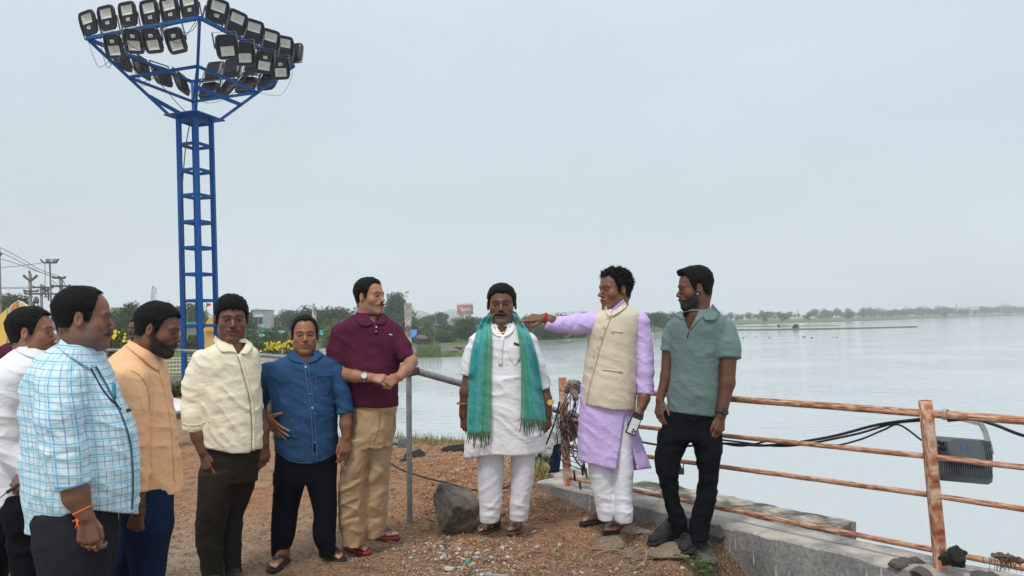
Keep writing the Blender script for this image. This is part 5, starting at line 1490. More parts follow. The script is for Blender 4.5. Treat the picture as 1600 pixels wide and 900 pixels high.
# bank edge (x, y) from left to right, land on the near side
EDGE = [(-30, 30), (-14, 26), (-7.3, 23.5), (-6.3, 15), (-5.9, 13.4), (-4.6, 11.2), (-3.0, 10.4), (-1.6, 10.2), (-.4, 9.7), (.35, 8.3), (.60, 7.4), (.75, 6.9)]
def edge_y(x):
    xs = [e[0] for e in EDGE]; ys = [e[1] for e in EDGE]
    return np.interp(x, xs, ys)
def kerb_back(x):       # y of the kerb's back line
    p = A_K + KN * .30
    return p[1] + (x - p[0]) * KD[1] / KD[0]
def ground_z(x, y):
    x = np.asarray(x, float); y = np.asarray(y, float)
    P = np.stack([x, y, x * 0], -1).reshape(-1, 3).astype(np.float32)
    n1 = noise(P, .9, 1).reshape(x.shape); n2 = noise(P, 3.3, 2).reshape(x.shape); n3 = noise(P, 11, 3).reshape(x.shape); n4 = noise(P, 28, 4).reshape(x.shape)
    z = (n1 - .5) * .02 + (n2 - .5) * .024 + (n3 - .5) * .026 + (n4 - .5) * .020
    # heap of red earth behind the boulder
    z += .10 * np.exp(-((x + .9) ** 2 / 1.6 + (y - 7.4) ** 2 / 1.5)) + .10 * np.exp(-((x - .12) ** 2 / .12 + (y - 6.8) ** 2 / .35))
    # rubble ledge along the kerb where two men stand
    s = (x - A_K[0]) * KD[0] + (y - A_K[1]) * KD[1]; t = (x - A_K[0]) * KN[0] + (y - A_K[1]) * KN[1]
    z += .045 * np.exp(-((s - .85) ** 2 / .12)) * np.clip(1 + (t + .1) / .55, 0, 1) * np.clip(1 - (t + .22) / .12, 0, 1)
    z += .075 * np.exp(-((s - 1.65) ** 2 / .10)) * np.clip(1 + (t + .1) / .45, 0, 1) * (.7 + .6 * n3)
    z -= .42 * np.clip((s - 1.86) / .45, 0, 1) * np.clip((t + 1.2) / .5, 0, 1)
    # low trough in the gravel at the front
    z -= .05 * np.exp(-((x - .55) ** 2 / .12 + (y - 4.02) ** 2 / .015))
    # down to the lake
    e = edge_y(x)
    d = np.where(x < .75, y - e, 1.0)
    kb = kerb_back(x)
    d2 = np.where(x > .30, (y - kb) * .8, -1)
    d = np.maximum(np.where(x > .75, -1, d), d2)
    n = (n2 - .5) * .5
    z = np.where(d + n * .4 > -.25, z - np.clip(d + n * .4 + .25, 0, 3) ** 1.0 * 1.0 * np.clip((d + n * .4 + .25) / .3, 0, 1), z)
    return np.maximum(z, -1.9)

def gz(x, y): return float(ground_z(np.array([x]), np.array([y]))[0])

def terrain():
    # finer near the viewer
    ry = [1.0]
    while ry[-1] < 34: ry.append(ry[-1] * 1.0125 + .002)
    ry = np.array(ry); ta = np.linspace(-1.25, .95, 290)
    X = ry[:, None] * ta[None, :]; Y = np.repeat(ry[:, None], len(ta), 1)
    Z = ground_z(X, Y)
    V = np.stack([X, Y, Z], -1).reshape(-1, 3); nx = len(ta)
    i = np.arange(len(ry) - 1)[:, None] * nx + np.arange(nx - 1)[None, :]
    Q = np.stack([i, i + 1, i + nx + 1, i + nx], -1).reshape(-1, 4)
    P = V.astype(np.float32).copy(); P[:, 2] = 0
    n = noise(P, .8, 11); n2 = noise(P, 2.7, 12); x, y = V[:, 0], V[:, 1]
    red = np.array([.55, .275, .145]); brown = np.array([.43, .265, .165]); grey = np.array([.50, .415, .335]); dark = np.array([.15, .105, .075]); dry = np.array([.47, .345, .20])
    def cl(a): return np.clip(a, 0, 1)[:, None]
    c = brown * np.ones((len(V), 1))
    c = c + (red - c) * cl((y - 4.6) / 1.0 + (n2 - .5) * 2)
    c = c + (dry - c) * cl((n - .55) * 5 * (y > 4.5)) * .6
    c = c + (dry - c) * cl((y - edge_y(x) + 1.0 + n2) * 1.5) * .6
    c = c + (grey - c) * cl((-1.45 - x + (n - .5) * 1.1) * 1.6) * .75 * cl((6.5 - y) / 1.5)
    c = c + (grey * .9 - c) * cl((n2 - .45) * 4) * cl((4.35 - y) * 2.5) * .6
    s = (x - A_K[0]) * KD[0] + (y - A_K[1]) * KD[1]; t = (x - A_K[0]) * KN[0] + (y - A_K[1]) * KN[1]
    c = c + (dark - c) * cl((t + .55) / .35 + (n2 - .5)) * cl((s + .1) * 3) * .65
    c = c + (np.array([.06, .07, .03]) - c) * cl((-.25 - V[:, 2]) * 4)
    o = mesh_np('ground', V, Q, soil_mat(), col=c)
    tag(o, 'bare red-brown gravelly earth of the lake bank', kind='structure')
    # the lake bed sheet to the horizon
    bm = bmesh.new(); vs_ = [bm.verts.new(p) for p in ((-3400, -60, -2.6), (3400, -60, -2.6), (3400, 2800, -2.6), (-3400, 2800, -2.6))]; bm.faces.new(vs_)
    o = bm_obj('lake_bed', bm, material('mud', (.10, .08, .06)), smooth=False); tag(o, 'muddy bed of the lake', kind='structure')
    bm = bmesh.new(); vs_ = [bm.verts.new(p) for p in ((-3400, -60, -1.2), (3400, -60, -1.2), (3400, 2800, -1.2), (-3400, 2800, -1.2))]; bm.faces.new(vs_)
    o = bm_obj('water', bm, make_water(), smooth=False); tag(o, 'calm grey-green lake water with small ripples', kind='structure')

def grassmat(name, c, c2):
    return material(name, c, rough=.95, spec=.1, var=.35, scale=.35, color2=c2, mask=(.4, .6), bump=.3, bscale=3, bdist=.3)

def strip(name, near, far, z0, mat, label, n=60, jag=.6, kind='structure', seed=0, z1=None):
    """far land: near and far photo-frame lines give the shore; stands just above the water"""
    A = resample(near, n); B = resample(far, n)
    rnd = np.random.RandomState(seed)
    m = 6; V = []
    for i in range(n):
        a = ground_at(A[i, 0], A[i, 1], -1.2); b = ground_at(B[i, 0], B[i, 1], -1.2)
        b = a + (b - a)
        for j in range(m):
            t = j / (m - 1); p = a * (1 - t) + b * t
            e = min(1, 3.0 * t) * min(1, 3.0 * (1 - t)) if z1 is None else min(1, 2.5 * t)
            p = p.copy(); p[2] = -1.26 + (z0 + 1.26) * e * (1 if z1 is None else 1) + (0 if z1 is None else (z1 - z0) * t)
            if j in (0, m - 1) and z1 is None or j == 0: p[1] += rnd.uniform(-jag, jag) * (a[1] / 100)
            V.append(p)
    Q = [(i * m + j, (i + 1) * m + j, (i + 1) * m + j + 1, i * m + j + 1) for i in range(n - 1) for j in range(m - 1)]
    o = mesh_np(name, V, Q, mat); tag(o, label, kind=kind)
    return o

# ---- trees
LEAF = {}
def leaf_mat(name, c):
    if name in LEAF: return LEAF[name]
    m = material(name, c, rough=.8, spec=.2, attr=True, var=.2, scale=2)
    LEAF[name] = m; return m

def crown_mesh(name, seed, lobes, n, size, base, var=.35):
    rnd = np.random.RandomState(seed)
    vol = np.array([l[3] * l[4] * l[5] for l in lobes]) ** .67; pk = rnd.choice(len(lobes), n, p=vol / vol.sum())
    L = np.array(lobes, float)[pk]
    d = rnd.normal(size=(n, 3)); d /= np.linalg.norm(d, axis=1)[:, None]
    r = rnd.rand(n) ** .35 * (1 + .12 * rnd.normal(size=n))
    C = L[:, :3] + d * L[:, 3:6] * r[:, None]
    C = C + rnd.normal(size=(n, 3)) * size * .4
    nn = d + rnd.normal(size=(n, 3)) * .7; nn /= np.linalg.norm(nn, axis=1)[:, None]
    a = np.cross(nn, rnd.normal(size=(n, 3))); a /= np.linalg.norm(a, axis=1)[:, None]; b = np.cross(nn, a)
    s = size * (.6 + .8 * rnd.rand(n))[:, None]
    V = np.stack([C - a * s * .5, C - b * s * .28 + nn * s * .08, C + a * s * .5, C + b * s * .28 + nn * s * .08], 1).reshape(-1, 3)
    Q = np.arange(4 * n).reshape(-1, 4)
    lob = np.array([.75 + .5 * rnd.rand() for _ in lobes])[pk]
    c = np.array(base)[None] * (lob * (1 - var / 2 + var * rnd.rand(n)))[:, None]
    c = c * np.stack([1 + .25 * rnd.rand(n), np.ones(n), np.ones(n) * .9], 1)
    c = np.repeat(c, 4, 0)
    o = mesh_np(name, V, Q, leaf_mat('foliage', (1, 1, 1)), smooth=False, col=c)
    me = o.data; bpy.data.objects.remove(o)
    return me

def rand_lobes(seed, w, h, k, lo=.35, flat=1.0):
    r = random.Random(seed); L = []
    for i in range(k):
        a = r.uniform(0, 6.283); q = r.uniform(0, .62) * w / 2; z = r.uniform(lo, .88) * h
        s = r.uniform(.16, .27) * w * (1.15 - .5 * abs(z / h - .55))
        L.append((q * math.cos(a), q * math.sin(a), z, s, s, s * .75 * flat))
    L.append((0, 0, h * .62, w * .27, w * .27, h * .24))
    return L

def trunk_mesh(seed, w, h, r0):
    r = random.Random(seed); bm = bmesh.new()
    top = Vector((r.uniform(-.05, .05) * w, r.uniform(-.05, .05) * w, h * .62))
    seg_bm(bm, (0, 0, -.8), top * .5, r0, r0 * .7, 6); seg_bm(bm, top * .5, top, r0 * .7, r0 * .4, 6)
    for i in range(5):
        a = r.uniform(0, 6.28); q = r.uniform(.2, .38) * w
        seg_bm(bm, top * r.uniform(.4, .9), Vector((q * math.cos(a), q * math.sin(a), h * r.uniform(.55, .8))), r0 * .35, r0 * .12, 5)
    me = bpy.data.meshes.new('trunk'); bm.to_mesh(me); bm.free(); me.materials.append(material('bark', (.10, .08, .06), rough=.95, var=.3, scale=4))
    return me

TREE = {}
def tree_kind(k):
    if k in TREE: return TREE[k]
    spec = {  # w, h, lobes, leaves, leaf size, colour, low
        'big': (9, 8.5, 26, 6500, .42, (.046, .085, .034), .22), 'round': (7, 6, 20, 4200, .38, (.050, .098, .034), .18),
        'tall': (5, 8, 14, 2600, .40, (.045, .075, .042), .32), 'bush': (5, 2.6, 12, 2000, .28, (.060, .100, .040), .12),
        'pale': (6, 5, 14, 2400, .34, (.085, .125, .045), .2), 'far': (9, 8, 12, 520, .95, (.050, .078, .045), .2),
        'far2': (13, 7, 14, 620, 1.0, (.052, .080, .045), .15), 'far3': (6, 10, 10, 420, .95, (.048, .075, .045), .25)}[k]
    w, h, nl, n, s, c, lo = spec
    out = []
    for v in range(2):
        sd = sum(map(ord, k)) + v * 31
        out.append((crown_mesh('crown', sd, rand_lobes(sd, w, h, nl, lo), n, s, c), trunk_mesh(sd, w, h, .16 * w / 7), w, h))
    TREE[k] = out
    return out

_rt = random.Random(5)
def tree(kind, px, py, Y, hpx, label, group=None, name=None, wk=1.0, z=None, var=None):
    """py: foot of the tree in the photo; hpx: height in px"""
    cme, tme, w, h = tree_kind(kind)[_rt.randrange(2) if var is None else var]
    p = WY(px, py, Y); s = hpx * Y / F / h
    e = empty(name or ('bush' if kind == 'bush' else 'tree'), p if z is None else (p[0], p[1], z))
    e.rotation_euler = (0, 0, _rt.uniform(0, 6.28)); e.scale = (s * wk, s * wk, s)
    tag(e, label, 'bush' if kind == 'bush' else 'tree', group)
    for nme, me in (('crown', cme), ('trunk', tme)):
        o = bpy.data.objects.new(nme, me); link(o, e)
    return e

def far_land():
    g1 = grassmat('far_grass', (.075, .125, .035), (.11, .15, .05)); g2 = grassmat('reed_grass', (.10, .13, .045), (.06, .10, .03))
    strip('far_bank', [(395, 556), (520, 548), (600, 545), (650, 543.5), (700, 542.5), (762, 541.5), (845, 535.5), (916, 532), (1018, 522), (1060, 516), (1110, 511.5), (1157, 508.5), (1310, 503.5), (1450, 498.5), (1600, 493.2), (1750, 488.6)],
          [(395, 522), (520, 519), (600, 517), (650, 516), (700, 515), (762, 514), (845, 511), (916, 508.5), (1018, 505), (1060, 503.5), (1110, 502), (1157, 500.5), (1310, 497), (1450, 493.3), (1600, 489.5), (1750, 485.5)], -.75, g1,
          'low green grassy shore across the lake', n=160, jag=1.2, z1=-.3)
    strip('grassy_spit', [(470, 563), (560, 562), (620, 561), (650, 560), (690, 559), (735, 557)], [(470, 556), (560, 555), (620, 553), (650, 552.5), (690, 551.5), (735, 551.5)], -.95, g2, 'near reedy grass spit in the water behind the maroon shirt', jag=.5, n=40)
    strip('low_spit', [(1020, 520), (1100, 518.2), (1157, 517.3), (1250, 516.2), (1330, 514.6), (1400, 512.6), (1432, 511.2)], [(1020, 516), (1100, 515), (1157, 514.5), (1250, 513.6), (1330, 512.4), (1400, 511.2), (1434, 510.6)], -1.0, g1, 'long thin grassy spit reaching out into the lake', jag=1.0, n=60)
    strip('thin_spit', [(1100, 511.8), (1157, 511.4), (1240, 510.3), (1312, 508.8)], [(1100, 510.5), (1157, 510.2), (1240, 509.3), (1312, 508.4)], -1.05, g1, 'thin grassy bar in the water behind the long spit', jag=.6, n=40)
    strip('weed_patch', [(872, 536), (885, 536.5), (897, 535)], [(872, 534), (885, 533.6), (897, 533.8)], -1.12, g2, 'floating weed patch near the far bank', jag=.2, n=14, kind='stuff')
    # left hand park land behind the pipe fence
    strip('park_lawn', [(-300, 632), (-100, 624), (60, 616), (160, 610), (250, 607), (330, 602), (395, 590)], [(-300, 530), (-100, 526.5), (60, 523.8), (160, 523.5), (250, 522.5), (330, 521.5), (395, 521)], -.5, g1, 'green park ground behind the low wall', n=40, jag=.3, z1=.2)
    # hills
    mh = material('hill_green', (.05, .075, .04), rough=1, var=.2, scale=.02)
    def hills(pts, Y, label):
        V, Q = [], []; n = len(pts)
        for px, py in pts:
            t = WY(px, py, Y); b = t.copy(); b[2] = -3
            for k_, (dy, f) in enumerate(((-.14, .0), (-.06, .6), (0, 1.0), (.10, .5), (.2, 0))):
                V.append((t[0], t[1] + dy * Y, -3 + (t[2] + 3) * f))
        for i in range(n - 1):
            for k_ in range(4): Q.append((i * 5 + k_, (i + 1) * 5 + k_, (i + 1) * 5 + k_ + 1, i * 5 + k_ + 1))
        o = mesh_np('hill', V, Q, mh); tag(o, label, kind='structure')
    hills([(610, 505), (635, 494), (648, 487), (655, 484), (664, 487), (676, 492), (690, 489), (702, 483), (712, 484), (722, 490), (736, 496), (760, 500)], 1500, 'pale blue hill beyond the trees')
    hills([(780, 500), (830, 494), (870, 488), (905, 485), (940, 487), (975, 491), (1020, 495)], 2300, 'faint hazy hill behind the pointing hand')
    hills([(1380, 491), (1440, 486), (1480, 482), (1520, 478), (1545, 479), (1580, 482), (1640, 480), (1700, 484)], 1700, 'low hazy ridge at the right of the far shore')
    # trees -------------------------------------------------
    T = tree
    T('big', 620, 530, 135, 74, 'large dark tree rising above the maroon shirt man\'s shoulder', wk=.85, var=0)
    T('round', 573, 530, 120, 50, 'round tree just left of the maroon shirt man\'s head')
    T('big', 540, 532, 125, 52, 'spreading tree between the denim and maroon shirts', wk=.9)
    T('big', 472, 530, 115, 52, 'broad tree behind the denim shirt man\'s head', wk=1.1, var=1)
    T('round', 512, 535, 95, 52, 'leafy tree beside the broken pipe post')
    T('pale', 515, 548, 60, 36, 'pale green tree right of the denim shirt man\'s ear')
    T('round', 418, 545, 70, 34, 'dark shrubby tree below the cream building', wk=1.2)
    T('bush', 392, 548, 60, 26, 'dark bush right of the cream shirt man\'s ear', wk=1.1)
    T('round', 440, 540, 85, 30, 'small round tree below the far buildings', wk=1.2)
    T('big', 200, 530, 80, 58, 'dark tree between the checked and peach shirt men', wk=.75)
    T('round', 176, 530, 90, 44, 'green tree behind the checked shirt man\'s brow')
    T('tall', 278, 525, 130, 50, 'distant tree left of the blue mast', wk=1.2)
    T('round', 308, 525, 120, 50, 'distant tree seen through the blue mast')
    T('round', 345, 530, 110, 42, 'distant tree behind the cream shirt man\'s hair')
    T('big', 35, 530, 75, 70, 'dark tree behind the yellow panels', wk=1.0)
    T('round', 12, 530, 85, 68, 'green tree at the left edge behind the utility pole')
    for x, y, Y, h, k_, lab in ((385, 532, 100, 42, 'round', 'green tree just right of the cream shirt man\'s hair'), (455, 528, 140, 44, 'big', 'tree crown left of the denim shirt man\'s hair'), (497, 530, 118, 50, 'round', 'tree close behind the broken pipe post'),
                             (528, 540, 80, 40, 'pale', 'yellow-green tree beside the maroon sleeve'), (405, 552, 52, 22, 'bush', 'dark hedge bush above the orange flag'), (470, 552, 55, 24, 'bush', 'dark hedge bush behind the denim collar'),
                             (600, 534, 110, 44, 'round', 'dark tree under the maroon man\'s chin'), (640, 536, 108, 34, 'bush', 'shrub mass behind the grey post'), (150, 528, 95, 46, 'round', 'green tree behind the checked shirt man\'s face'),
                             (225, 530, 100, 50, 'round', 'tree left of the peach shirt man\'s head'), (268, 530, 105, 46, 'big', 'tree right of the peach shirt man\'s brow'), (298, 548, 60, 26, 'bush', 'bush seen at the foot of the blue mast'),
                             (705, 537, 108, 30, 'round', 'tree in front of the white shed'), (790, 534, 115, 36, 'big', 'dark tree behind the scarf man\'s head')):
        T(k_, x, y, Y, h, lab, wk=1.15)
    T('tall', 672, 528, 200, 40, 'hazy tree left of the water tank', wk=1.2)
    T('tall', 690, 528, 210, 45, 'taller hazy tree beside the water tank', wk=1.1)
    T('pale', 664, 533, 130, 34, 'pale tree behind the hut on the far bank', wk=1.2)
    T('big', 728, 536, 110, 42, 'wide dark tree under the water tank', wk=1.25)
    T('bush', 690, 538, 105, 22, 'dense bush left of the dark tree on the far bank', wk=1.3)
    T('bush', 668, 540, 100, 14, 'low bush beside the brown hut', wk=1.5)
    T('round', 760, 535, 115, 38, 'dark tree behind the scarf man\'s right shoulder', wk=1.2)
    T('bush', 850, 530, 112, 26, 'dark bush under the pointing hand', wk=1.4)
    T('round', 838, 530, 120, 34, 'dark tree right of the scarf man\'s ear', wk=1.1)
    T('bush', 880, 528, 118, 28, 'bushy growth under the lilac sleeve', wk=1.5)
    T('bush', 908, 527, 122, 24, 'bush beside the waistcoat on the far bank', wk=1.4)
    for i, (x, h) in enumerate(((872, 14), (884, 15), (898, 17), (913, 20), (926, 18))):
        T('far3', x, 506, 420, h, 'small hazy round tree above the lilac sleeve', 'row of small hazy trees above the lilac sleeve', wk=1.2)
    T('round', 1022, 515, 170, 26, 'dark tree left of the grey polo man', wk=1.5)
    T('round', 1036, 514, 175, 27, 'dark tree touching the grey polo man\'s face', wk=1.3)
    T('bush', 1008, 517, 160, 16, 'low bush between the lilac sleeve and the grey polo', wk=1.5)
    T('round', 1243, 514.5, 158, 8, 'small round bush on the long spit', wk=1.4)
    T('tall', 1217, 515, 158, 9, 'thin shrub on the long spit', wk=.8)
    r = random.Random(9)
    xs = []
    for i in range(118):
        x = 1040 + 640 * (i + r.random()) / 118; xs.append(x)
        t = (x - 1040) / 560
        by = 503.5 - 13.5 * t; Y = 300 + 330 * t + r.uniform(-30, 90)
        h = r.uniform(9, 17) * (1 - .15 * t)
        if r.random() < .25: h *= .65
        T(r.choice(('far', 'far2', 'far3')), x, by, Y, h, 'small hazy tree in the tree line along the far shore at the right', 'tree line along the far shore', wk=r.uniform(1.0, 1.5))
    for i in range(46):
        x = 620 + 420 * (i + r.random()) / 46
        T(r.choice(('far', 'far2')), x, 509 - (x - 620) * .018, r.uniform(300, 420), r.uniform(8, 14), 'small hazy tree in the distant belt behind the middle of the group', 'distant tree belt behind the group', wk=1.4)
    for i in range(26):
        x = -60 + 560 * (i + r.random()) / 26
        T(r.choice(('far', 'far2')), x, 522 - x * .02, r.uniform(240, 330), r.uniform(14, 26), 'distant tree in the belt behind the park at the left', 'distant tree belt behind the park', wk=1.3)
    for x, y, Y, h in ((1225, 503, 300, 13), (1262, 501, 310, 10), (1196, 504, 290, 9), (1325, 499, 330, 10), (1476, 495.5, 420, 8)):
        T('far', x, y, Y, h, {1225: 'darker round tree on the far shore above the spit shrub', 1262: 'dark tree right of the spit bush on the far shore', 1196: 'dark low tree just right of the grey polo sleeve', 1325: 'dark tree midway along the far shore', 1476: 'lone dark tree at the water\'s edge far right'}[x], wk=1.3)
# ------------------------------------------------------------------ things near the camera
def text_mesh(txt, size, mat, extrude=.001, offset=0.0):
    cu = bpy.data.curves.new('lettering', 'FONT'); cu.body = txt; cu.size = size; cu.align_x = 'CENTER'; cu.align_y = 'CENTER'; cu.extrude = extrude; cu.offset = offset; cu.resolution_u = 2
    o = bpy.data.objects.new('lettering', cu); COL.objects.link(o)
    me = bpy.data.meshes.new_from_object(o); me.name = 'lettering'
    bpy.data.objects.remove(o); me.materials.clear(); me.materials.append(mat)
    return me

def me_of(fn):
    bm = bmesh.new(); fn(bm); me = bpy.data.meshes.new('m'); bm.to_mesh(me); bm.free(); return me

def place(name, me, M, parent, mat=None):
    o = bpy.data.objects.new(name, me)
    if mat and not me.materials: me.materials.append(mat)
    link(o, parent); o.matrix_world = M if parent is None else M
    if parent is not None: o.matrix_parent_inverse = Matrix.Identity(4); o.matrix_basis = M
    return o

def rock_mesh(seed, n=2, jag=.25, flat=.7):
    bm = bmesh.new(); bmesh.ops.create_icosphere(bm, subdivisions=n, radius=1)
    rr = np.random.RandomState(seed); dirs = rr.normal(size=(7, 3)); dirs /= np.linalg.norm(dirs, axis=1)[:, None]; cut = rr.uniform(.45, .8, 7)
    P = np.array([v.co for v in bm.verts], np.float32)
    for d, c in zip(dirs, cut):
        h = P @ d; P -= np.outer(np.clip(h - c, 0, None), d).astype(np.float32)
    P *= 1 + (noise(P + seed, 2.1, seed)[:, None] - .5) * jag + (noise(P + seed, 6, seed)[:, None] - .5) * jag * .35
    P[:, 2] *= flat
    for v, p in zip(bm.verts, P): v.co = p
    me = bpy.data.meshes.new('rock'); bm.to_mesh(me); bm.free()
    return me

def floodlight_parts():
    dk = material('lamp_housing', (.018, .020, .024), rough=.45, var=.15); bl = material('lamp_black_glass', (.008, .008, .010), rough=.12, var=0, spec=.6)
    rf = material('lamp_reflector', (.55, .56, .55), rough=.35, var=.05); led = material('lamp_led', (.62, .52, .30), rough=.5)
    gr = material('lamp_bracket', (.16, .17, .18), rough=.5, metal=.6); wt = material('white_print', (.8, .8, .8), rough=.6)
    W2, H2 = .205, .225
    oc = [(-W2 * .62, -H2), (W2 * .62, -H2), (W2 * .88, -H2 * .82), (W2, -H2 * .1), (W2 * .97, H2 * .62), (W2 * .80, H2 * .93), (W2 * .55, H2), (-W2 * .55, H2), (-W2 * .80, H2 * .93), (-W2 * .97, H2 * .62), (-W2, -H2 * .1), (-W2 * .88, -H2 * .82)]
    def housing(bm):
        prof = [(1.0, -.012), (1.03, .0), (1.03, .03), (.90, .062), (.62, .085)]
        n = len(oc); R = [[bm.verts.new((x * s, y, z * s)) for x, z in oc] for s, y in [(.90, .0), (.92, -.010)] + prof]
        for k in range(len(R) - 1):
            for i in range(n): bm.faces.new((R[k][i], R[k][(i + 1) % n], R[k + 1][(i + 1) % n], R[k + 1][i]))
        bm.faces.new(R[-1][::-1])
        mid = [bm.verts.new((x * .9, .035, z * .9)) for x, z in oc]
        for i in range(n): bm.faces.new((mid[i], mid[(i + 1) % n], R[0][(i + 1) % n], R[0][i]))
        bm.faces.new(mid)
        for k in range(9):
            boxbm(bm, (0, .088, -H2 * .72 + k * H2 * .18), (W2 * 1.35, .022, .007))
        bmesh.ops.recalc_face_normals(bm, faces=bm.faces)
    wx, z0, z1 = .125, -.01, .165
    def glass(bm):
        for c, s in (((0, .0, (z1 + H2 * .9) / 2), (.30, .003, H2 * .9 - z1)), ((0, .0, (z0 - H2 * .88) / 2), (.30, .003, H2 * .88 + z0)),
                     ((-(wx + .165) / 2, 0, (z0 + z1) / 2), (.165 - wx, .003, z1 - z0)), (((wx + .165) / 2, 0, (z0 + z1) / 2), (.165 - wx, .003, z1 - z0))):
            boxbm(bm, c, s)
    def refl(bm):
        o = [(-wx, z0), (wx, z0), (wx, z1), (-wx, z1)]; c = (z0 + z1) / 2
        i_ = [(-wx * .5, c - .035), (wx * .5, c - .035), (wx * .5, c + .035), (-wx * .5, c + .035)]
        A = [bm.verts.new((x, .0, z)) for x, z in o]; B = [bm.verts.new((x, .030, z)) for x, z in i_]
        for k in range(4): bm.faces.new((A[k], A[(k + 1) % 4], B[(k + 1) % 4], B[k]))
        bm.faces.new(B)
    def ledf(bm): boxbm(bm, (0, .027, (z0 + z1) / 2), (wx * .8, .004, .052))
    def brk(bm):
        for s in (-1, 1): bar_bm(bm, (s * .222, .03, .02), (s * .222, .05, -.27), .030, .006)
        bar_bm(bm, (-.225, .05, -.272), (.225, .05, -.272), .030, .006)
    out = {}
    for nm, f, m in (('housing', housing, dk), ('front_glass', glass, bl), ('reflector', refl, rf), ('led_board', ledf, led), ('bracket', brk, gr)):
        me = me_of(f); me.name = nm; me.materials.append(m); out[nm] = me
    t = text_mesh('GS', .080, wt, .001, .0022); out['GS'] = t
    return out

def mast():
    bl = material('blue_paint', (.002, .072, .27), rough=.55, spec=.25, var=.25, scale=5, bump=.05, bscale=40)
    root = empty('floodlight_mast', (-7.33, 17, gz(-7.33, 17)))
    tag(root, 'tall blue steel mast carrying a square crown of black floodlights', 'floodlight mast')
    inv = Matrix.Translation(-root.location)
    def P(o): o.matrix_parent_inverse = inv; return o
    zt = 7.97; zp = 6.45
    ring = [Vector((WY(136, 53, 16.0))), Vector(WY(312, 20, 15.03)), Vector(WY(459, 98, 18.0)), Vector(WY(300, 124, 19.0))]
    c = sum(ring, Vector()) / 4
    for v in ring: v.z = zt
    dirs = [(v - c) for v in ring]; dirs = [Vector((d.x, d.y, 0)).normalized() for d in dirs]
    top = Vector(WY(304.5, 182, 17.0)); bot = Vector(WY(313.5, 548, 17.0))
    ax = (bot - top); base = top + ax * ((0 + .3 - top.z) / ax.z) if ax.z else bot
    def colp(z): return top + ax * ((z - top.z) / ax.z)
    hd = .35
    for d in dirs:
        P(bar('leg', colp(-.3) + d * hd, colp(zp - .02) + d * hd, .096, bl, root))
    zs = [ (WY(304, y, 17.0))[2] for y in (228, 268, 307, 348, 388, 429, 470, 509, 550)] + [zp - .12]
    for z in zs:
        for i in range(4):
            P(bar('rung', colp(z) + dirs[i] * hd, colp(z) + dirs[(i + 1) % 4] * hd, .062, bl, root))
    bm = bmesh.new(); prism(bm, [colp(zp) + d * .66 for d in dirs], -.03); P(bm_obj('top_plate', bm, bl, root, smooth=False))
    pl = [colp(zp) + d * .56 for d in dirs]
    for i in range(4):
        P(bar('arm', pl[i], ring[i], .062, bl, root))
        P(bar('ring_beam', ring[i], ring[(i + 1) % 4], .072, bl, root))
        P(bar('brace', pl[i].lerp(ring[i], .50), pl[(i + 1) % 4].lerp(ring[(i + 1) % 4], .50), .055, bl, root))
    P(bar('brace', pl[1].lerp(ring[1], .27), pl[2].lerp(ring[2], .27), .07, bl, root))
    P(bar('brace', pl[0].lerp(ring[0], .25), pl[3].lerp(ring[3], .05), .07, bl, root))
    P(bar('brace', pl[1].lerp(ring[1], .50), pl[3].lerp(ring[3], .50), .05, bl, root))
    fp = floodlight_parts(); rnd = random.Random(3)
    def lamp(pos, side, up, tilt, txt=True, roll=0.0, yj=0.0, sc=1.0):
        f = side  # facing direction (unit, horizontal)
        yaw = math.atan2(f.x, -f.y) + yj
        R = Matrix.Rotation(yaw, 4, 'Z') @ Matrix.Rotation(tilt, 4, 'X') @ Matrix.Rotation(math.radians(roll) + (0 if up else math.pi), 4, 'Y')
        o = bpy.data.objects.new('floodlight', fp['housing']); link(o, root); o.matrix_parent_inverse = inv
        o.matrix_basis = Matrix.Translation(pos) @ R @ Matrix.Scale(sc, 4)
        for nm in ('front_glass', 'reflector', 'led_board', 'bracket'):
            q = bpy.data.objects.new(nm, fp[nm]); link(q, o)
        if txt:
            q = bpy.data.objects.new('lettering', fp['GS']); link(q, o)
            q.matrix_basis = Matrix.Translation((0.0, -.004, -.095)) @ Matrix.Rotation(math.pi / 2, 4, 'X')
        return o
    def side_n(i):
        m = (dirs[i] + dirs[(i + 1) % 4]).normalized(); return m
    # (side, px of the lamp, up, text)
    def along(i, px, dz, up, tilt, txt=True, roll=0, yj=0, out=.04, sc=1.13):
        a, b = ring[i], ring[(i + 1) % 4]
        best = min((k / 200 for k in range(-20, 221)), key=lambda t: abs(pix(np.array(a.lerp(b, t)))[0] - px))
        p = a.lerp(b, best) + side_n(i) * out + Vector((0, 0, dz))
        return lamp(p, side_n(i), up, tilt, txt, roll, yj, sc)
    for px, dz, r in ((139, .33, -6), (169, .36, -2), (201, .35, 0), (235, .30, -2), (267, .28, -4), (297, .30, 0)):
        along(0, px, dz, True, math.radians(12), True, r, rnd.uniform(-.05, .12))
    for px, dz, r in ((338, .33, 8), (367, .30, 10), (394, .31, 4), (420, .30, 4), (443, .34, -3)):
        along(1, px, dz, True, math.radians(14), px < 360, r, -.55 + rnd.uniform(-.06, .06))
    along(2, 459, .34, True, math.radians(10), False, 0, .1)
    for px, dz, r in ((180, -.30, 5), (211, -.27, 8), (240, -.33, 2), (276, -.42, -4)):
        along(0, px, dz, False, math.radians(24), True, r, rnd.uniform(-.05, .15))
    for px, dz, r in ((352, -.36, -16), (380, -.32, -14), (411, -.28, -4), (436, -.25, -14)):
        along(1, px, dz, False, math.radians(24), px > 400, r, -.5 + rnd.uniform(-.1, .1))
    for px in (190, 222, 254, 284): along(3, px, -.16, False, math.radians(24), False, rnd.uniform(-9, 9), rnd.uniform(-.3, .3), sc=1.25)
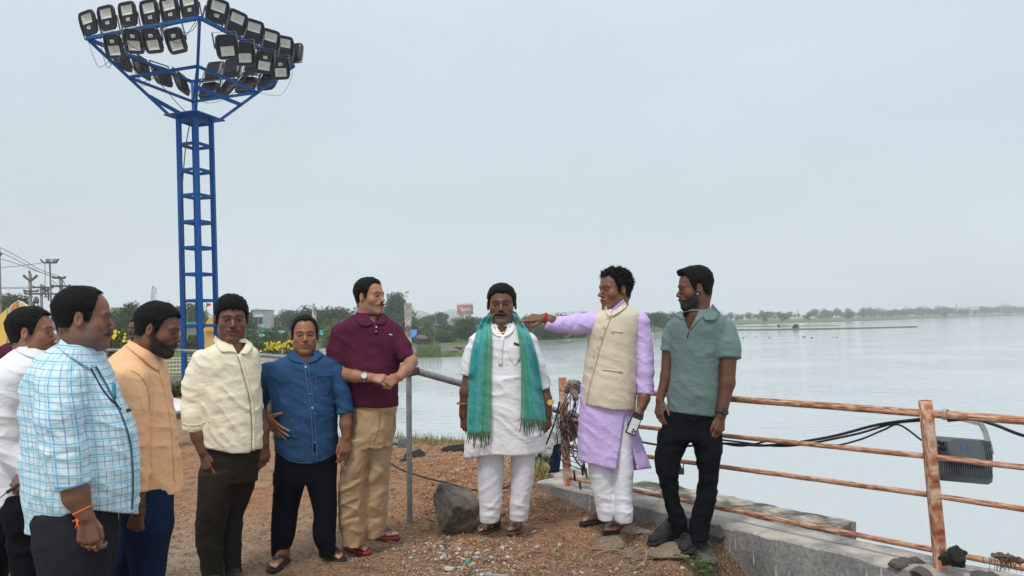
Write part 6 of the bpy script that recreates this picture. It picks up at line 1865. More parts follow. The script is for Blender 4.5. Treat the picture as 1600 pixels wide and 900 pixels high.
    for px in (334, 362, 396, 425): along(2, px, .20, True, math.radians(20), False, rnd.uniform(-8, 8), rnd.uniform(-.3, .3), sc=1.25)
    for px in (326, 355, 384, 418): along(2, px, -.30, False, math.radians(32), False, rnd.uniform(-8, 8), rnd.uniform(-.3, .3), sc=1.25)
    wm = material('black_cable', (.015, .015, .016), rough=.5, var=.1); wg = material('grey_cable', (.20, .20, .20), rough=.6)
    for k in range(30):
        i = rnd.choice((0, 0, 3, 3, 3, 2, 2, 1)); t = rnd.uniform(.05, .7); a = ring[i].lerp(ring[(i + 1) % 4], t); b = ring[i].lerp(ring[(i + 1) % 4], min(1, t + rnd.uniform(.12, .4)))
        m = [a, a.lerp(b, .3) + Vector((rnd.uniform(-.2, .2), rnd.uniform(-.2, .2), rnd.uniform(-.5, -.1))), a.lerp(b, .6) + Vector((rnd.uniform(-.2, .2), 0, rnd.uniform(-.6, -.2))), b + Vector((0, 0, rnd.uniform(-.1, .1)))]
        P(cable('wire', m, .007, wm if k % 3 else wg, root, n=4))
    P(cable('wire', [WY(449, 95, 17.8), WY(457, 115, 17.9), WY(440, 147, 17.8), WY(410, 146, 17.9), WY(392, 138, 18)], .006, wg, root, n=4))
    P(cable('wire', [WY(200, 80, 17.5), WY(245, 125, 17.2), WY(285, 170, 16.8), colp(zp)], .009, wm, root, n=4))
    P(cable('wire', [WY(297, 190, 16.8), WY(289, 240, 16.5), WY(283, 330, 16.6), WY(284, 420, 16.6), WY(288, 445, 16.6), WY(290, 545, 16.6)], .012, wm, root, n=5))

def rust_mat():
    m, nt, b = nodes('rusty_paint'); L = nt.links
    tc = N(nt, 'ShaderNodeTexCoord'); mp = N(nt, 'ShaderNodeMapping', Scale=(14, 14, 3.2)); L.new(tc.outputs['Object'], mp.inputs[0])
    at = N(nt, 'ShaderNodeAttribute', attribute_name='cuv'); 
    mp2 = N(nt, 'ShaderNodeMapping', Scale=(11, 9, 1)); L.new(at.outputs['Vector'], mp2.inputs[0])
    n1 = N(nt, 'ShaderNodeTexNoise', Scale=1.0, Detail=6); n1.inputs['Distortion'].default_value = .9; L.new(mp2.outputs[0], n1.inputs['Vector'])
    r = N(nt, 'ShaderNodeValToRGB'); e = r.color_ramp.elements
    e[0].position = .30; e[0].color = (.13, .045, .028, 1); e[1].position = .68; e[1].color = (.66, .50, .39, 1)
    for p, c in ((.40, (.28, .095, .052, 1)), (.49, (.44, .19, .105, 1)), (.57, (.56, .34, .225, 1))):
        q = e.new(p); q.color = c
    L.new(n1.outputs[0], r.inputs[0])
    mp3 = N(nt, 'ShaderNodeMapping', Scale=(60, 150, 1)); L.new(at.outputs['Vector'], mp3.inputs[0])
    n2 = N(nt, 'ShaderNodeTexNoise', Scale=1.0, Detail=4); L.new(mp3.outputs[0], n2.inputs['Vector'])
    mr = N(nt, 'ShaderNodeMapRange', **{'From Min': .3, 'From Max': .7, 'To Min': .65, 'To Max': 1.3}); L.new(n2.outputs[0], mr.inputs['Value'])
    mx = N(nt, 'ShaderNodeMixRGB', blend_type='MULTIPLY'); mx.inputs[0].default_value = 1; L.new(r.outputs[0], mx.inputs[1]); L.new(mr.outputs[0], mx.inputs[2])
    L.new(mx.outputs[0], b.inputs['Base Color']); b.inputs['Roughness'].default_value = .75; b.inputs['Specular IOR Level'].default_value = .3
    bp = N(nt, 'ShaderNodeBump', Strength=.5, Distance=.004); L.new(n1.outputs[0], bp.inputs['Height']); L.new(bp.outputs[0], b.inputs['Normal'])
    MATS['rust'] = m
    return m

def pipe(name, a, b, r, mat, parent=None, n=18, cap=True, dents=.0, seed=0):
    """pipe with lengthwise coordinates for the wear: cuv = (along m, round 0..1)"""
    a = np.asarray(a, float); b = np.asarray(b, float); v = b - a; Ln = np.linalg.norm(v); d = v / Ln
    u = np.cross(d, (0, 0, 1)) if abs(d[2]) < .9 else np.cross(d, (1, 0, 0)); u = unit(u); w = np.cross(d, u)
    m = max(3, int(Ln / .12)); V, UV, Q = [], [], []
    rnd = np.random.RandomState(seed)
    for i in range(m + 1):
        c = a + v * i / m + (rnd.normal(size=3) * dents if 0 < i < m else 0)
        for k in range(n):
            an = 2 * math.pi * k / n
            V.append(c + (u * math.cos(an) + w * math.sin(an)) * r); UV.append((seed * 3.1 + Ln * i / m, .5 + .5 * math.sin(an / 2) * 1.0 + .0 * k, 0))
    for i in range(m):
        for k in range(n): Q.append((i * n + k, i * n + (k + 1) % n, (i + 1) * n + (k + 1) % n, (i + 1) * n + k))
    # hollow ends
    for e, base in ((0, 0), (1, m * n)):
        c = a if e == 0 else b; s = len(V); dd = d * (.02 if e == 0 else -.02)
        for k in range(n):
            an = 2 * math.pi * k / n; V.append(c + (u * math.cos(an) + w * math.sin(an)) * r * .84); UV.append((seed, .3, 0))
        for k in range(n):
            an = 2 * math.pi * k / n; V.append(c + dd + (u * math.cos(an) + w * math.sin(an)) * r * .80); UV.append((seed, .2, 0))
        for k in range(n):
            k2 = (k + 1) % n
            Q.append((base + k, base + k2, s + k2, s + k)); Q.append((s + k, s + k2, s + n + k2, s + n + k))
        for k in range(0, n // 2 - 1):
            Q.append((s + n + k, s + n + k + 1, s + n + (n - 2 - k), s + n + (n - 1 - k)))
    return mesh_np(name, V, Q, mat, parent, uv=UV)

def railing():
    rm = rust_mat()
    p1 = np.array([.433, 6.23, .13]); p2 = np.array([2.28, 4.03, .13]); dv = unit(p2 - p1); span = np.linalg.norm(p2 - p1)
    root = empty('rusty_railing', p1); tag(root, 'rusty orange pipe railing with four rails standing on the concrete kerb', 'railing')
    inv = Matrix.Translation(-root.location)
    posts = [p1, p2, p2 + dv * span]
    H = [(.955, .96), (.68, .727), (.46, .519), (.195, .222)]
    tops = []
    for i, p in enumerate(posts):
        lean = (np.array([-.025, .0, 0]) if i == 0 else np.array([-.045, 0, 0]))
        t = p + np.array([0, 0, .90]) + lean
        o = pipe('post', p - np.array([0, 0, .05]), t, .035, rm, root, n=22, seed=i + 3, dents=.0006); o.matrix_parent_inverse = inv
        tops.append(t)
    for j, (z1, z2) in enumerate(H):
        for i in range(2):
            a, b = posts[i].copy(), posts[i + 1].copy()
            a[2] = z1 if i == 0 else z2; b[2] = z2 if i == 0 else z2 + .01
            la = (a[2] - .13) / .9; a = a + np.array([-.025 if i == 0 else -.045, 0, 0]) * la; b = b + np.array([-.045, 0, 0]) * ((b[2] - .13) / .9)
            d = unit(b - a)
            o = pipe('rail', a + d * .033, b - d * .033, .0215 if j == 0 else .0155, rm, root, n=16, seed=10 + i * 4 + j, dents=.0007); o.matrix_parent_inverse = inv
    return posts, dv

def kerb():
    m, nt, b = nodes('worn_concrete'); L = nt.links
    tc = N(nt, 'ShaderNodeTexCoord')
    def nz(s, d=6, sc=(1, 1, 1)):
        mp = N(nt, 'ShaderNodeMapping', Scale=sc); L.new(tc.outputs['Object'], mp.inputs[0])
        n = N(nt, 'ShaderNodeTexNoise', Scale=s, Detail=d); L.new(mp.outputs[0], n.inputs['Vector']); return n.outputs[0]
    r = N(nt, 'ShaderNodeValToRGB'); e = r.color_ramp.elements; e[0].position = .25; e[0].color = (.13, .125, .115, 1); e[1].position = .75; e[1].color = (.33, .325, .31, 1)
    q = e.new(.5); q.color = (.24, .235, .225, 1)
    L.new(nz(3.2, 9), r.inputs[0])
    mr = N(nt, 'ShaderNodeMapRange', **{'From Min': .3, 'From Max': .7, 'To Min': .7, 'To Max': 1.25}); L.new(nz(45, 5), mr.inputs['Value'])
    mx = N(nt, 'ShaderNodeMixRGB', blend_type='MULTIPLY'); mx.inputs[0].default_value = 1; L.new(r.outputs[0], mx.inputs[1]); L.new(mr.outputs[0], mx.inputs[2])
    # pale drips down the face
    md = N(nt, 'ShaderNodeMapRange', **{'From Min': .66, 'From Max': .70, 'To Min': 0, 'To Max': .7}); L.new(nz(1, 2, (30, 30, 3.2)), md.inputs['Value'])
    m2 = N(nt, 'ShaderNodeMixRGB', Color2=(.55, .55, .52, 1)); L.new(md.outputs[0], m2.inputs[0]); L.new(mx.outputs[0], m2.inputs[1])
    # dirt on top
    g = N(nt, 'ShaderNodeNewGeometry'); sp = N(nt, 'ShaderNodeSeparateXYZ'); L.new(g.outputs['Normal'], sp.inputs[0])
    a1 = N(nt, 'ShaderNodeMapRange', **{'From Min': .36, 'From Max': .60, 'To Min': 0, 'To Max': .85}); L.new(nz(5, 7), a1.inputs['Value'])
    a2 = N(nt, 'ShaderNodeMath', operation='MULTIPLY'); L.new(a1.outputs[0], a2.inputs[0]); L.new(sp.outputs['Z'], a2.inputs[1])
    m3 = N(nt, 'ShaderNodeMixRGB', Color2=(.52, .48, .41, 1)); L.new(a2.outputs[0], m3.inputs[0]); L.new(m2.outputs[0], m3.inputs[1])
    L.new(m3.outputs[0], b.inputs['Base Color']); b.inputs['Roughness'].default_value = .92; b.inputs['Specular IOR Level'].default_value = .2
    ad = N(nt, 'ShaderNodeMath', operation='ADD'); L.new(nz(60, 6), ad.inputs[0]); L.new(nz(9, 6), ad.inputs[1])
    bp = N(nt, 'ShaderNodeBump', Strength=.35, Distance=.010); L.new(ad.outputs[0], bp.inputs['Height']); L.new(bp.outputs[0], b.inputs['Normal'])
    MATS['concrete'] = m
    def block(name, A, B, wid, z0, z1, label, cat, seed, jag=.008, step=.05, back=KN):
        A = np.array([A[0], A[1], 0]); B = np.array([B[0], B[1], 0]); Ln = np.linalg.norm(B - A); n = int(Ln / step) + 2
        prof = []
        k = 5
        for i in range(k): prof.append((0, z0 + (z1 - .012 - z0) * i / (k - 1)))
        prof += [(.010, z1 - .002)] + [(wid * t, z1) for t in (.15, .4, .65, .9)] + [(wid - .008, z1 - .002)] + [(wid, z1 - .012 - (z1 - z0) * .9 * i / 3) for i in range(4)]
        V = []
        for i in range(n):
            c = A + (B - A) * i / (n - 1)
            for u, z in prof: V.append(c + back * u + np.array([0, 0, z]))
        V = np.array(V, np.float32); m_ = len(prof)
        ds = (noise(V, 6, seed) - .5) * 2.2 + (noise(V, 22, seed) - .5)
        V[:, 2] += jag * ds; V[:, 0] -= back[0] * jag * ds * .8; V[:, 1] -= back[1] * jag * ds * .8
        # chipped edges
        e = np.array([prof.index(p) in (4, 5, 10) for p in prof] * n); ch = np.clip(noise(V, 9, seed + 2) - .60, 0, 1) * (.05 if jag < .01 else .2)
        V[e, 2] -= ch[e]
        Q = [(i * m_ + j, (i + 1) * m_ + j, (i + 1) * m_ + j + 1, i * m_ + j + 1) for i in range(n - 1) for j in range(m_ - 1)]
        V = V.tolist()
        for base in (0, (n - 1) * m_):
            s = len(V); V.append(tuple(np.mean([V[base + j] for j in range(m_)], 0)))
            Q += [(base + j, base + j + 1, s, s) for j in range(m_ - 1)]
        T = [tuple(q) for q in Q]
        me = bpy.data.meshes.new(name); me.from_pydata(V, [], [q if q[2] != q[3] else q[:3] for q in T]); me.update()
        me.materials.append(m); bmm = bmesh.new(); bmm.from_mesh(me); bmesh.ops.recalc_face_normals(bmm, faces=bmm.faces); bmm.to_mesh(me); bmm.free()
        o = bpy.data.objects.new(name, me); link(o); tag(o, label, cat); return o
    block('concrete_kerb', A_K, A_K + KD * 4.6, .33, -.55, .13, 'weathered grey concrete kerb wall under the rusty railing', 'kerb', 3, jag=.0035)
    ms = material('mossy_concrete', (.085, .075, .058), rough=.95, var=.35, scale=4, bump=.7, bscale=30, bdist=.02, color2=(.36, .33, .28), mask=(.45, .62))
    q = ground_at(1330, 818, -.12); q2 = ground_at(1030, 781, -.12)
    q = q - KN * .28
    s = q - KD * 2.15
    block('concrete_slab', s, q, .36, -.75, -.115, 'broken mossy concrete slab lying at the water behind the kerb', 'slab', 8, jag=.016)
    bpy.data.objects['concrete_slab'].data.materials[0] = ms
    t = ground_at(1003, 768, -.12)
    bm = bmesh.new(); M = Matrix.Translation(Vector(t)) @ Matrix.Rotation(math.atan2(KD[1], KD[0]), 4, 'Z'); boxbm(bm, (0, 0, -.04), (.34, .16, .11), M, .02)
    o = bm_obj('concrete_block', bm, m); tag(o, 'small concrete block behind the kerb beside the lilac kurta', 'block')
    t = ground_at(906, 742, -.05)
    bm = bmesh.new(); M = Matrix.Translation(Vector(t)) @ Matrix.Rotation(.2, 4, 'Z'); boxbm(bm, (0, .1, -.15), (.55, .4, .32), M, .02)
    o = bm_obj('concrete_block', bm, m); tag(o, 'mossy concrete block at the water behind the cable covered post', 'block')
    # lumps of cement and rubble heaped on the kerb round the second post
    dm = material('dark_mortar', (.13, .115, .10), rough=.95, var=.4, scale=20, bump=.6, bscale=60)
    rr = random.Random(3)
    for i in range(9):
        c = np.array([2.28, 4.03, .13]) + KD * rr.uniform(-.42, .55) - KN * rr.uniform(-.02, .20)
        o = place('mortar_lump', rock_mesh(40 + i, 2, .4, .6), Matrix.Translation(Vector(c)) @ Matrix.Rotation(rr.random() * 6, 4, 'Z') @ Matrix.Scale(rr.uniform(.035, .07), 4), None, dm)
        tag(o, 'lump of dark mortar heaped on the kerb round the second railing post', 'lump', 'mortar lumps at the second post')

def rocks():
    bas = material('basalt', (.085, .070, .056), rough=.9, var=.35, scale=5, bump=.7, bscale=30, bdist=.02, color2=(.18, .15, .12), mask=(.42, .7))
    # the boulder: a worked block of stone tipped on one corner
    c = W(714, 796, 5.35)
    def f(P):
        q = (P - c.astype(np.float32)).astype(np.float32)
        R = np.array(Euler((.42, .30, .62)).to_matrix(), np.float32); l = q @ R
        r = np.array([.130, .135, .098], np.float32)
        e = np.abs(l) - r
        d = np.linalg.norm(np.maximum(e, 0), axis=1) + np.minimum(e.max(1), 0) - .012
        d = smax(d, (l @ np.array([.6, -.5, .62], np.float32)) - .155, .012)
        d = smax(d, (l @ np.array([-.7, .3, -.65], np.float32)) - .150, .012)
        d -= (noise(P, 16, 3) - .5) * .022 + (noise(P, 42, 4) - .5) * .010 + (noise(P, 90, 5) - .5) * .004
        for k, (a, b) in enumerate((((-.1, -.08), (.1, .02)), ((-.06, -.13), (.12, -.03)), ((-.02, .13), (.06, -.13)))):
            pass
        return d
    V, Q = surface(f, c - .24, c + .24, .007)
    o = mesh_np('boulder', V, Q, bas); tag(o, 'grey-brown block of basalt lying on the red earth beside the scarf man\'s sandal', 'boulder')
    def rock(px, py, z, s, seed, label, mat=bas, rot=0, sc=(1, 1, .6), group=None, name='rock', depth=None):
        p = ground_at(px, py, z)
        z = gz(p[0], p[1]) + .02 * s * sc[2]
        M = Matrix.Translation((p[0], p[1], z)) @ Matrix.Rotation(rot, 4, 'Z') @ Matrix.Diagonal((s * sc[0], s * sc[1], s * sc[2] / .7, 1))
        o = place(name, rock_mesh(seed, 4, .3, .7), M, None, mat); tag(o, label, 'rock', group); return o
    dirt = material('earthy_stone', (.26, .18, .12), rough=.95, var=.4, scale=9, bump=.7, bscale=40, bdist=.02, color2=(.38, .30, .23), mask=(.45, .65))
    rock(955, 853, 0, .12, 21, 'flat earthy stone below the lilac man\'s front slipper', dirt, .3, (1.25, .8, .55))
    rock(990, 868, 0, .09, 22, 'small half-buried stone left of the curled dry stem', dirt, 1.0, (1.1, .8, .5))
    rock(1042, 868, 0, .15, 23, 'broad earthy stone under the toe of the left trainer', dirt, .2, (1.2, .8, .42))
    rock(990, 836, 0, .16, 24, 'long low rock along the foot of the kerb between the two men', dirt, -.7, (1.4, .7, .30))
    rock(1105, 866, 0, .13, 25, 'dark lumpy rock behind the heel of the right trainer', material('dark_mortar', (.13, .115, .10), rough=.95, var=.4, scale=20, bump=.6, bscale=60), .4, (1, .9, .8))
    rock(1118, 850, 0, .10, 27, 'dark clod of earth against the kerb by the right trainer', MATS['dark_mortar'], .9, (1, .8, 1.0))
    rock(722, 712, 0, .20, 31, 'charred dark log end lying on the earth left of the white kurta', material('char', (.022, .020, .019), rough=.9, var=.5, scale=30, bump=.6, bscale=60), .05, (1.3, .45, .42), name='burnt_log')
    rock(648, 724, 0, .12, 32, 'dark burnt lump on the earth right of the grey pipe post', MATS['char'], .6, (1, .8, .6), name='burnt_lump')
    rock(633, 733, 0, .07, 33, 'small dark burnt clod just left of the grey pipe post', MATS['char'], .6, (1, .8, .5), name='burnt_lump')
    rock(870, 731, 0, .16, 36, 'pale rounded stone at the left end of the kerb', dirt, .6, (.9, .8, .8))
    rock(852, 742, 0, .07, 37, 'small pinkish stone in front of the pale rounded stone', material('pink_stone', (.34, .24, .18), rough=.9, var=.3), .6, (1, .8, .8))
    # scattered pebbles: the larger ones as things, the rest as one loose scatter
    cols = [material('pebble_' + n, c_, rough=.9, var=.3, scale=20) for n, c_ in (('grey', (.38, .35, .31)), ('pale', (.50, .45, .38)), ('rust', (.42, .21, .12)), ('dark', (.14, .12, .10)))]
    base = [[rock_mesh(60 + i, 1, .4, .65) for i in range(3)] for _ in cols]
    for bl_, c_ in zip(base, cols):
        for me in bl_: me.materials.append(c_)
    rr = random.Random(11)
    for i in range(150):
        zone = rr.random()
        if zone < .72: px, py = rr.gauss(725, 60), rr.uniform(846, 899)
        elif zone < .88: px, py = rr.uniform(560, 900), rr.uniform(700, 860)
        else: px, py = rr.uniform(880, 1120), rr.uniform(845, 899)
        p = ground_at(px, py, 0); z = gz(p[0], p[1]); s = rr.uniform(.010, .022) * (1.15 if zone < .62 else 1)
        if rr.random() < .08: s *= 1.6
        ci = rr.choices((0, 1, 2, 3), (5, 4, 3, 2))[0]; me = rr.choice(base[ci])
        o = bpy.data.objects.new('pebble', me); link(o); o.location = (p[0], p[1], z + s * .3); o.rotation_euler = (rr.uniform(-.4, .4), rr.uniform(-.4, .4), rr.uniform(0, 6.3)); o.scale = (s * rr.uniform(.9, 1.5), s, s * rr.uniform(.7, 1.1))
        tag(o, ('loose grey pebble', 'loose pale pebble', 'loose rust-red pebble', 'loose dark pebble')[ci] + ' in the gravel on the ground in front of the group', 'pebble', ('grey', 'pale', 'rust-red', 'dark')[ci] + ' pebbles in the gravel')
    # fine gravel, one object
    V, Q, C = [], [], []
    r = np.random.RandomState(5); cube = np.array([(x, y, z) for x in (-1, 1) for y in (-1, 1) for z in (-1, 1)], float)
    fq = [(0, 1, 3, 2), (4, 6, 7, 5), (0, 4, 5, 1), (2, 3, 7, 6), (0, 2, 6, 4), (1, 5, 7, 3)]
    pal = np.array([(.29, .25, .21), (.40, .33, .26), (.44, .21, .115), (.32, .19, .12), (.14, .11, .09), (.50, .34, .22)])
    def scatter(n, xr, yr, smin, smax, w, flt=None):
        nonlocal V, Q, C
        for _ in range(n):
            px, py = (xr[0] + xr[1]) / 2 + np.clip(r.normal(), -2.2, 2.2) * (xr[1] - xr[0]) * .24, r.uniform(*yr)
            p = ground_at(px, py, 0); 
            if flt and not flt(p): continue
            pts.append((p[0], p[1], r.uniform(smin, smax) * (1.8 if r.rand() < .05 else 1), r.choice(len(pal), p=w)))
    pts = []
    scatter(2600, (560, 890), (840, 905), .003, .008, [.24, .14, .16, .26, .12, .08])
    scatter(1700, (300, 1080), (690, 880), .003, .008, [.1, .1, .25, .3, .1, .15])
    scatter(2600, (620, 880), (686, 820), .005, .013, [.04, .1, .40, .28, .06, .12])
    scatter(1100, (860, 1180), (800, 900), .003, .008, [.2, .15, .05, .25, .25, .1])
    scatter(1200, (180, 420), (660, 900), .003, .007, [.25, .3, .1, .2, .1, .05])
    a = np.array(pts); Zs = ground_z(a[:, 0], a[:, 1]); ok = Zs > -.3; a = a[ok]; Zs = Zs[ok]
    n = len(a)
    for i in range(n):
        q = r.normal(size=(3, 3)); q, _ = np.linalg.qr(q)
        c_ = cube * r.uniform(.55, 1.0, (8, 1)) * np.array([1.1, .85, .65]) * a[i, 2]
        V.append(c_ @ q.T + np.array([a[i, 0], a[i, 1], Zs[i] + a[i, 2] * .35]))
        Q.append(np.array(fq) + 8 * i); C.append(np.repeat(pal[int(a[i, 3])][None] * r.uniform(.75, 1.2), 8, 0))
    o = mesh_np('gravel', np.concatenate(V), np.concatenate(Q), material('gravel', (1, 1, 1), rough=.95, attr=True, var=.2, scale=40), smooth=False, col=np.concatenate(C))
    tag(o, 'fine loose gravel and grit scattered over the earth', 'gravel', kind='stuff')

def litter():
    """dry stalks and grass tufts"""
    r = np.random.RandomState(8)
    def blades(name, spots, col, label, kind='stuff', mat=None, cat='grass'):
        V, Q, C = [], [], []
        for (x, y, z, h, w, lean, az) in spots:
            d = np.array([math.cos(az), math.sin(az), 0]); s = np.array([-d[1], d[0], 0]) * w
            p0 = np.array([x, y, z]); p1 = p0 + d * lean * .35 + np.array([0, 0, h * .6]); p2 = p0 + d * lean + np.array([0, 0, h])
            b = len(V) ; V += [p0 - s, p0 + s, p1 + s * .8, p1 - s * .8, p2 + s * .15, p2 - s * .15]
            Q += [(b, b + 1, b + 2, b + 3), (b + 3, b + 2, b + 4, b + 5)]
            k = np.array(col[r.randint(len(col))]) * r.uniform(.7, 1.25); C += [k] * 6
        o = mesh_np(name, V, Q, mat or leaf_mat('foliage', (1, 1, 1)), smooth=False, col=C); tag(o, label, cat, kind=kind); return o
    sp = []
    for _ in range(4200):      # dead grass and straw lying about
        z_ = r.rand()
        if z_ < .4: px, py = r.uniform(560, 900), r.uniform(688, 760)
        elif z_ < .75: px, py = r.uniform(860, 1130), r.uniform(800, 899)
        else: px, py = r.uniform(250, 900), r.uniform(680, 899)
        p = ground_at(px, py, 0); sp.append((p[0], p[1], gz(p[0], p[1]) + .006, r.uniform(.0, .02), r.uniform(.0008, .002), r.uniform(.02, .11), r.uniform(0, 6.28)))
    blades('dry_straw', sp, [(.30, .22, .11), (.20, .14, .075), (.38, .30, .17), (.10, .075, .045)], 'dry straw and dead grass littering the ground', cat='straw')
    sp = []
    for _ in range(2600):      # grass along the water's edge
        z_ = r.rand()
        if z_ < .55: x = r.uniform(-2.0, .35); y = edge_y(x) - r.uniform(.1, .9)
        elif z_ < .8: x = r.uniform(.15, .62); y = r.uniform(6.5, 7.5)
        else: x = r.uniform(-5.0, -2.2); y = edge_y(x) - r.uniform(0, .8)
        sp.append((x, y, gz(x, y) - .01, r.uniform(.03, .13), r.uniform(.002, .004), r.uniform(.01, .08), r.uniform(0, 6.28)))
    blades('bank_grass', sp, [(.16, .20, .05), (.26, .25, .10), (.33, .27, .13), (.09, .13, .04)], 'thin green and yellow grass along the edge of the bank')
    sp = []
    for _ in range(900):
        px = r.uniform(652, 690) if r.rand() < .7 else r.uniform(560, 740)
        p = ground_at(px, r.uniform(552, 559), -1.2); sp.append((p[0], p[1], -1.2, r.uniform(.3, 1.3) * (1 if px < 690 else .4), .012, r.uniform(.05, .3), r.uniform(0, 6.28)))
    blades('reeds', sp, [(.10, .15, .05), (.16, .19, .07)], 'green reeds standing on the spit behind the maroon shirt man')
    # green weed at the foot of the kerb
    g = leaf_mat('foliage', (1, 1, 1))
    for px, py, s, lab in ((1098, 890, 1.0, 'leafy green weed growing at the foot of the kerb below the right trainer'), (1128, 893, .7, 'second green weed further right against the kerb'), (1185, 899, .6, 'small green weed cut by the bottom edge of the photo'), (700, 776, .45, 'little green weed beside the boulder')):
        p = ground_at(px, py, -.05); e = empty('weed', (p[0], p[1], gz(p[0], p[1]))); tag(e, lab, 'weed')
        V, Q, C = [], [], []
        for st in range(11):
            az = r.uniform(0, 6.28); L_ = r.uniform(.06, .16) * s
            for k in range(7):
                t = (k + 1) / 7; c = np.array([math.cos(az) * L_ * t, math.sin(az) * L_ * t, (.02 + .22 * t * (1.25 - .6 * t)) * s])
                for sd in (-1, 1):
                    a = az + sd * 1.0; d = np.array([math.cos(a), math.sin(a), .25]) * .030 * s; w = np.array([-math.sin(a), math.cos(a), 0]) * .007 * s
                    b = len(V); V += [c, c + d * .5 + w, c + d, c + d * .5 - w]; Q.append((b, b + 1, b + 2, b + 3)); C += [np.array((.075, .15, .035)) * r.uniform(.7, 1.4)] * 4
        mesh_np('leaf_spray', V, Q, g, e, smooth=False, col=C)
    # curled dry stem and twigs
    tm = material('dry_stem', (.36, .28, .17), rough=.9)
    z = .03
    def gp(px, py, dz=.02):
        p = ground_at(px, py, .02); return (p[0], p[1], gz(p[0], p[1]) + dz)
    c = cable('dead_vine', [gp(925, 865), gp(955, 862, .03), gp(985, 866, .03), gp(1003, 862, .05), gp(1010, 868, .06), gp(1008, 876, .03), gp(993, 884)], .0035, tm, n=5); tag(c, 'curled pale dry stem lying between the stones below the lilac man', 'stem')
    c = cable('dead_vine', [gp(908, 848), gp(925, 857, .02), gp(950, 856, .02)], .003, tm, n=5); tag(c, 'short dry stem left of the flat earthy stone', 'stem')
    c = cable('dry_twig', [gp(690, 686), gp(676, 700, .03), gp(668, 712)], .004, material('twig', (.09, .07, .05), rough=.9), n=5); tag(c, 'dark twig near the water behind the grey post', 'twig')
    bm = bmesh.new(); p = gp(731, 871, .012); bmesh.ops.create_cone(bm, segments=14, radius1=.018, radius2=.016, depth=.014, cap_ends=True, matrix=Matrix.Translation(p) @ Matrix.Rotation(.6, 4, 'X'))
    o = bm_obj('bottle_cap', bm, material('teal_plastic_cap', (.0, .30, .22), rough=.4), smooth=False); tag(o, 'small teal bottle cap lying in the gravel', 'bottle cap')
    bm = bmesh.new(); p = gp(774, 896, .012); M = Matrix.Translation(p) @ Matrix.Rotation(-.2, 4, 'Z'); boxbm(bm, (0, 0, 0), (.14, .022, .012), M, .004)
    o = bm_obj('plastic_scrap', bm, material('blue_grey_plastic', (.22, .28, .33), rough=.4)); tag(o, 'blue-grey strip of plastic in the gravel at the bottom edge', 'scrap')

def pipe_fence():
    gm = material('galvanised_pipe', (.23, .245, .25), rough=.5, metal=.35, var=.25, scale=12, bump=.15, bscale=60, color2=(.33, .33, .32), mask=(.45, .65))
    root = empty('pipe_fence', W(640, 822, 5.48)); tag(root, 'grey galvanised pipe fence with a bent top rail running back along the bank', 'fence'); inv = Matrix.Translation(-root.location)
    def P(o): o.matrix_parent_inverse = inv; return o
    pb = ground_at(640, 821, 0); Y = pb[1]
    pr = WY(639, 578, Y)
    P(pipe('post', pb - np.array([0, 0, .1]), WY(638.5, 540, Y), .0215, gm, root, seed=1, n=14))
    # whitened, torn upper end
    wm = material('whitewashed_pipe', (.42, .40, .36), rough=.8, var=.3, scale=14, bump=.4, color2=(.20, .17, .14), mask=(.5, .6))
    up = P(pipe('post_end', WY(638.5, 540, Y), WY(637.5, 500, Y), .0235, wm, root, seed=2, n=14))
    bm = bmesh.new()
    for x0, w0 in ((-.010, .014), (.014, .010)):
        a = Vector(WY(637.5 + x0 * 200, 502, Y)); bar_bm(bm, a, Vector(WY(637 + x0 * 260, 474, Y)), w0, .03)
    P(bm_obj('torn_flap', bm, wm, root, smooth=False))
    far = [WY(640, 577, Y), np.array(W(420, 556, 8.8)), np.array(W(290, 548, 12.0)), np.array(W(165, 547, 13.2)), np.array(W(-60, 549, 14.5))]
    for i in range(4): P(pipe('rail', far[i], far[i + 1], .026, gm, root, seed=5 + i, n=12))
    end = W(905, 651, 6.42); P(pipe('rail', WY(612, 566, Y), far[0], .0265, gm, root, seed=3, n=14)); P(pipe('rail', far[0] + np.array([0, -.0, 0]), end, .0265, gm, root, seed=4, n=14))
    bm = bmesh.new(); M = Matrix.Translation(Vector(WY(645, 579, Y - .03))); boxbm(bm, (0, 0, -.01), (.10, .02, .06), M @ Matrix.Rotation(-.15, 4, 'Y'), .004); P(bm_obj('rust_clamp', bm, material('rust_dark', (.07, .04, .028), rough=.9, var=.3), root))
    # stub of the lower rail
    P(pipe('rail_stub', WY(600, 690, Y + .1), WY(630, 692, Y + .02), .024, gm, root, seed=9, n=12))
    bm = bmesh.new(); boxbm(bm, (0, 0, 0), (.07, .012, .07), Matrix.Translation(Vector(WY(629, 692, Y + .01))), .003); P(bm_obj('flattened_end', bm, gm, root))
    # further posts
    for px, py, d, yt in ((491, 640, 7.9, 478), (251, 592, 12.9, 549), (165, 590, 13.2, 549), (20, 590, 14, 549)):
        b = W(px, py, d); P(pipe('post', (b[0], b[1], gz(b[0], b[1]) - .2), WY(px, yt + (3 if px == 491 else 0), b[1]), .025, wm if px == 491 else gm, root, seed=int(px), n=12))
    bm = bmesh.new(); b = W(491, 490, 7.9); bar_bm(bm, WY(490, 483, b[1]), WY(490, 474.5, b[1]), .045, .012); P(bm_obj('torn_flap', bm, wm, root, smooth=False))

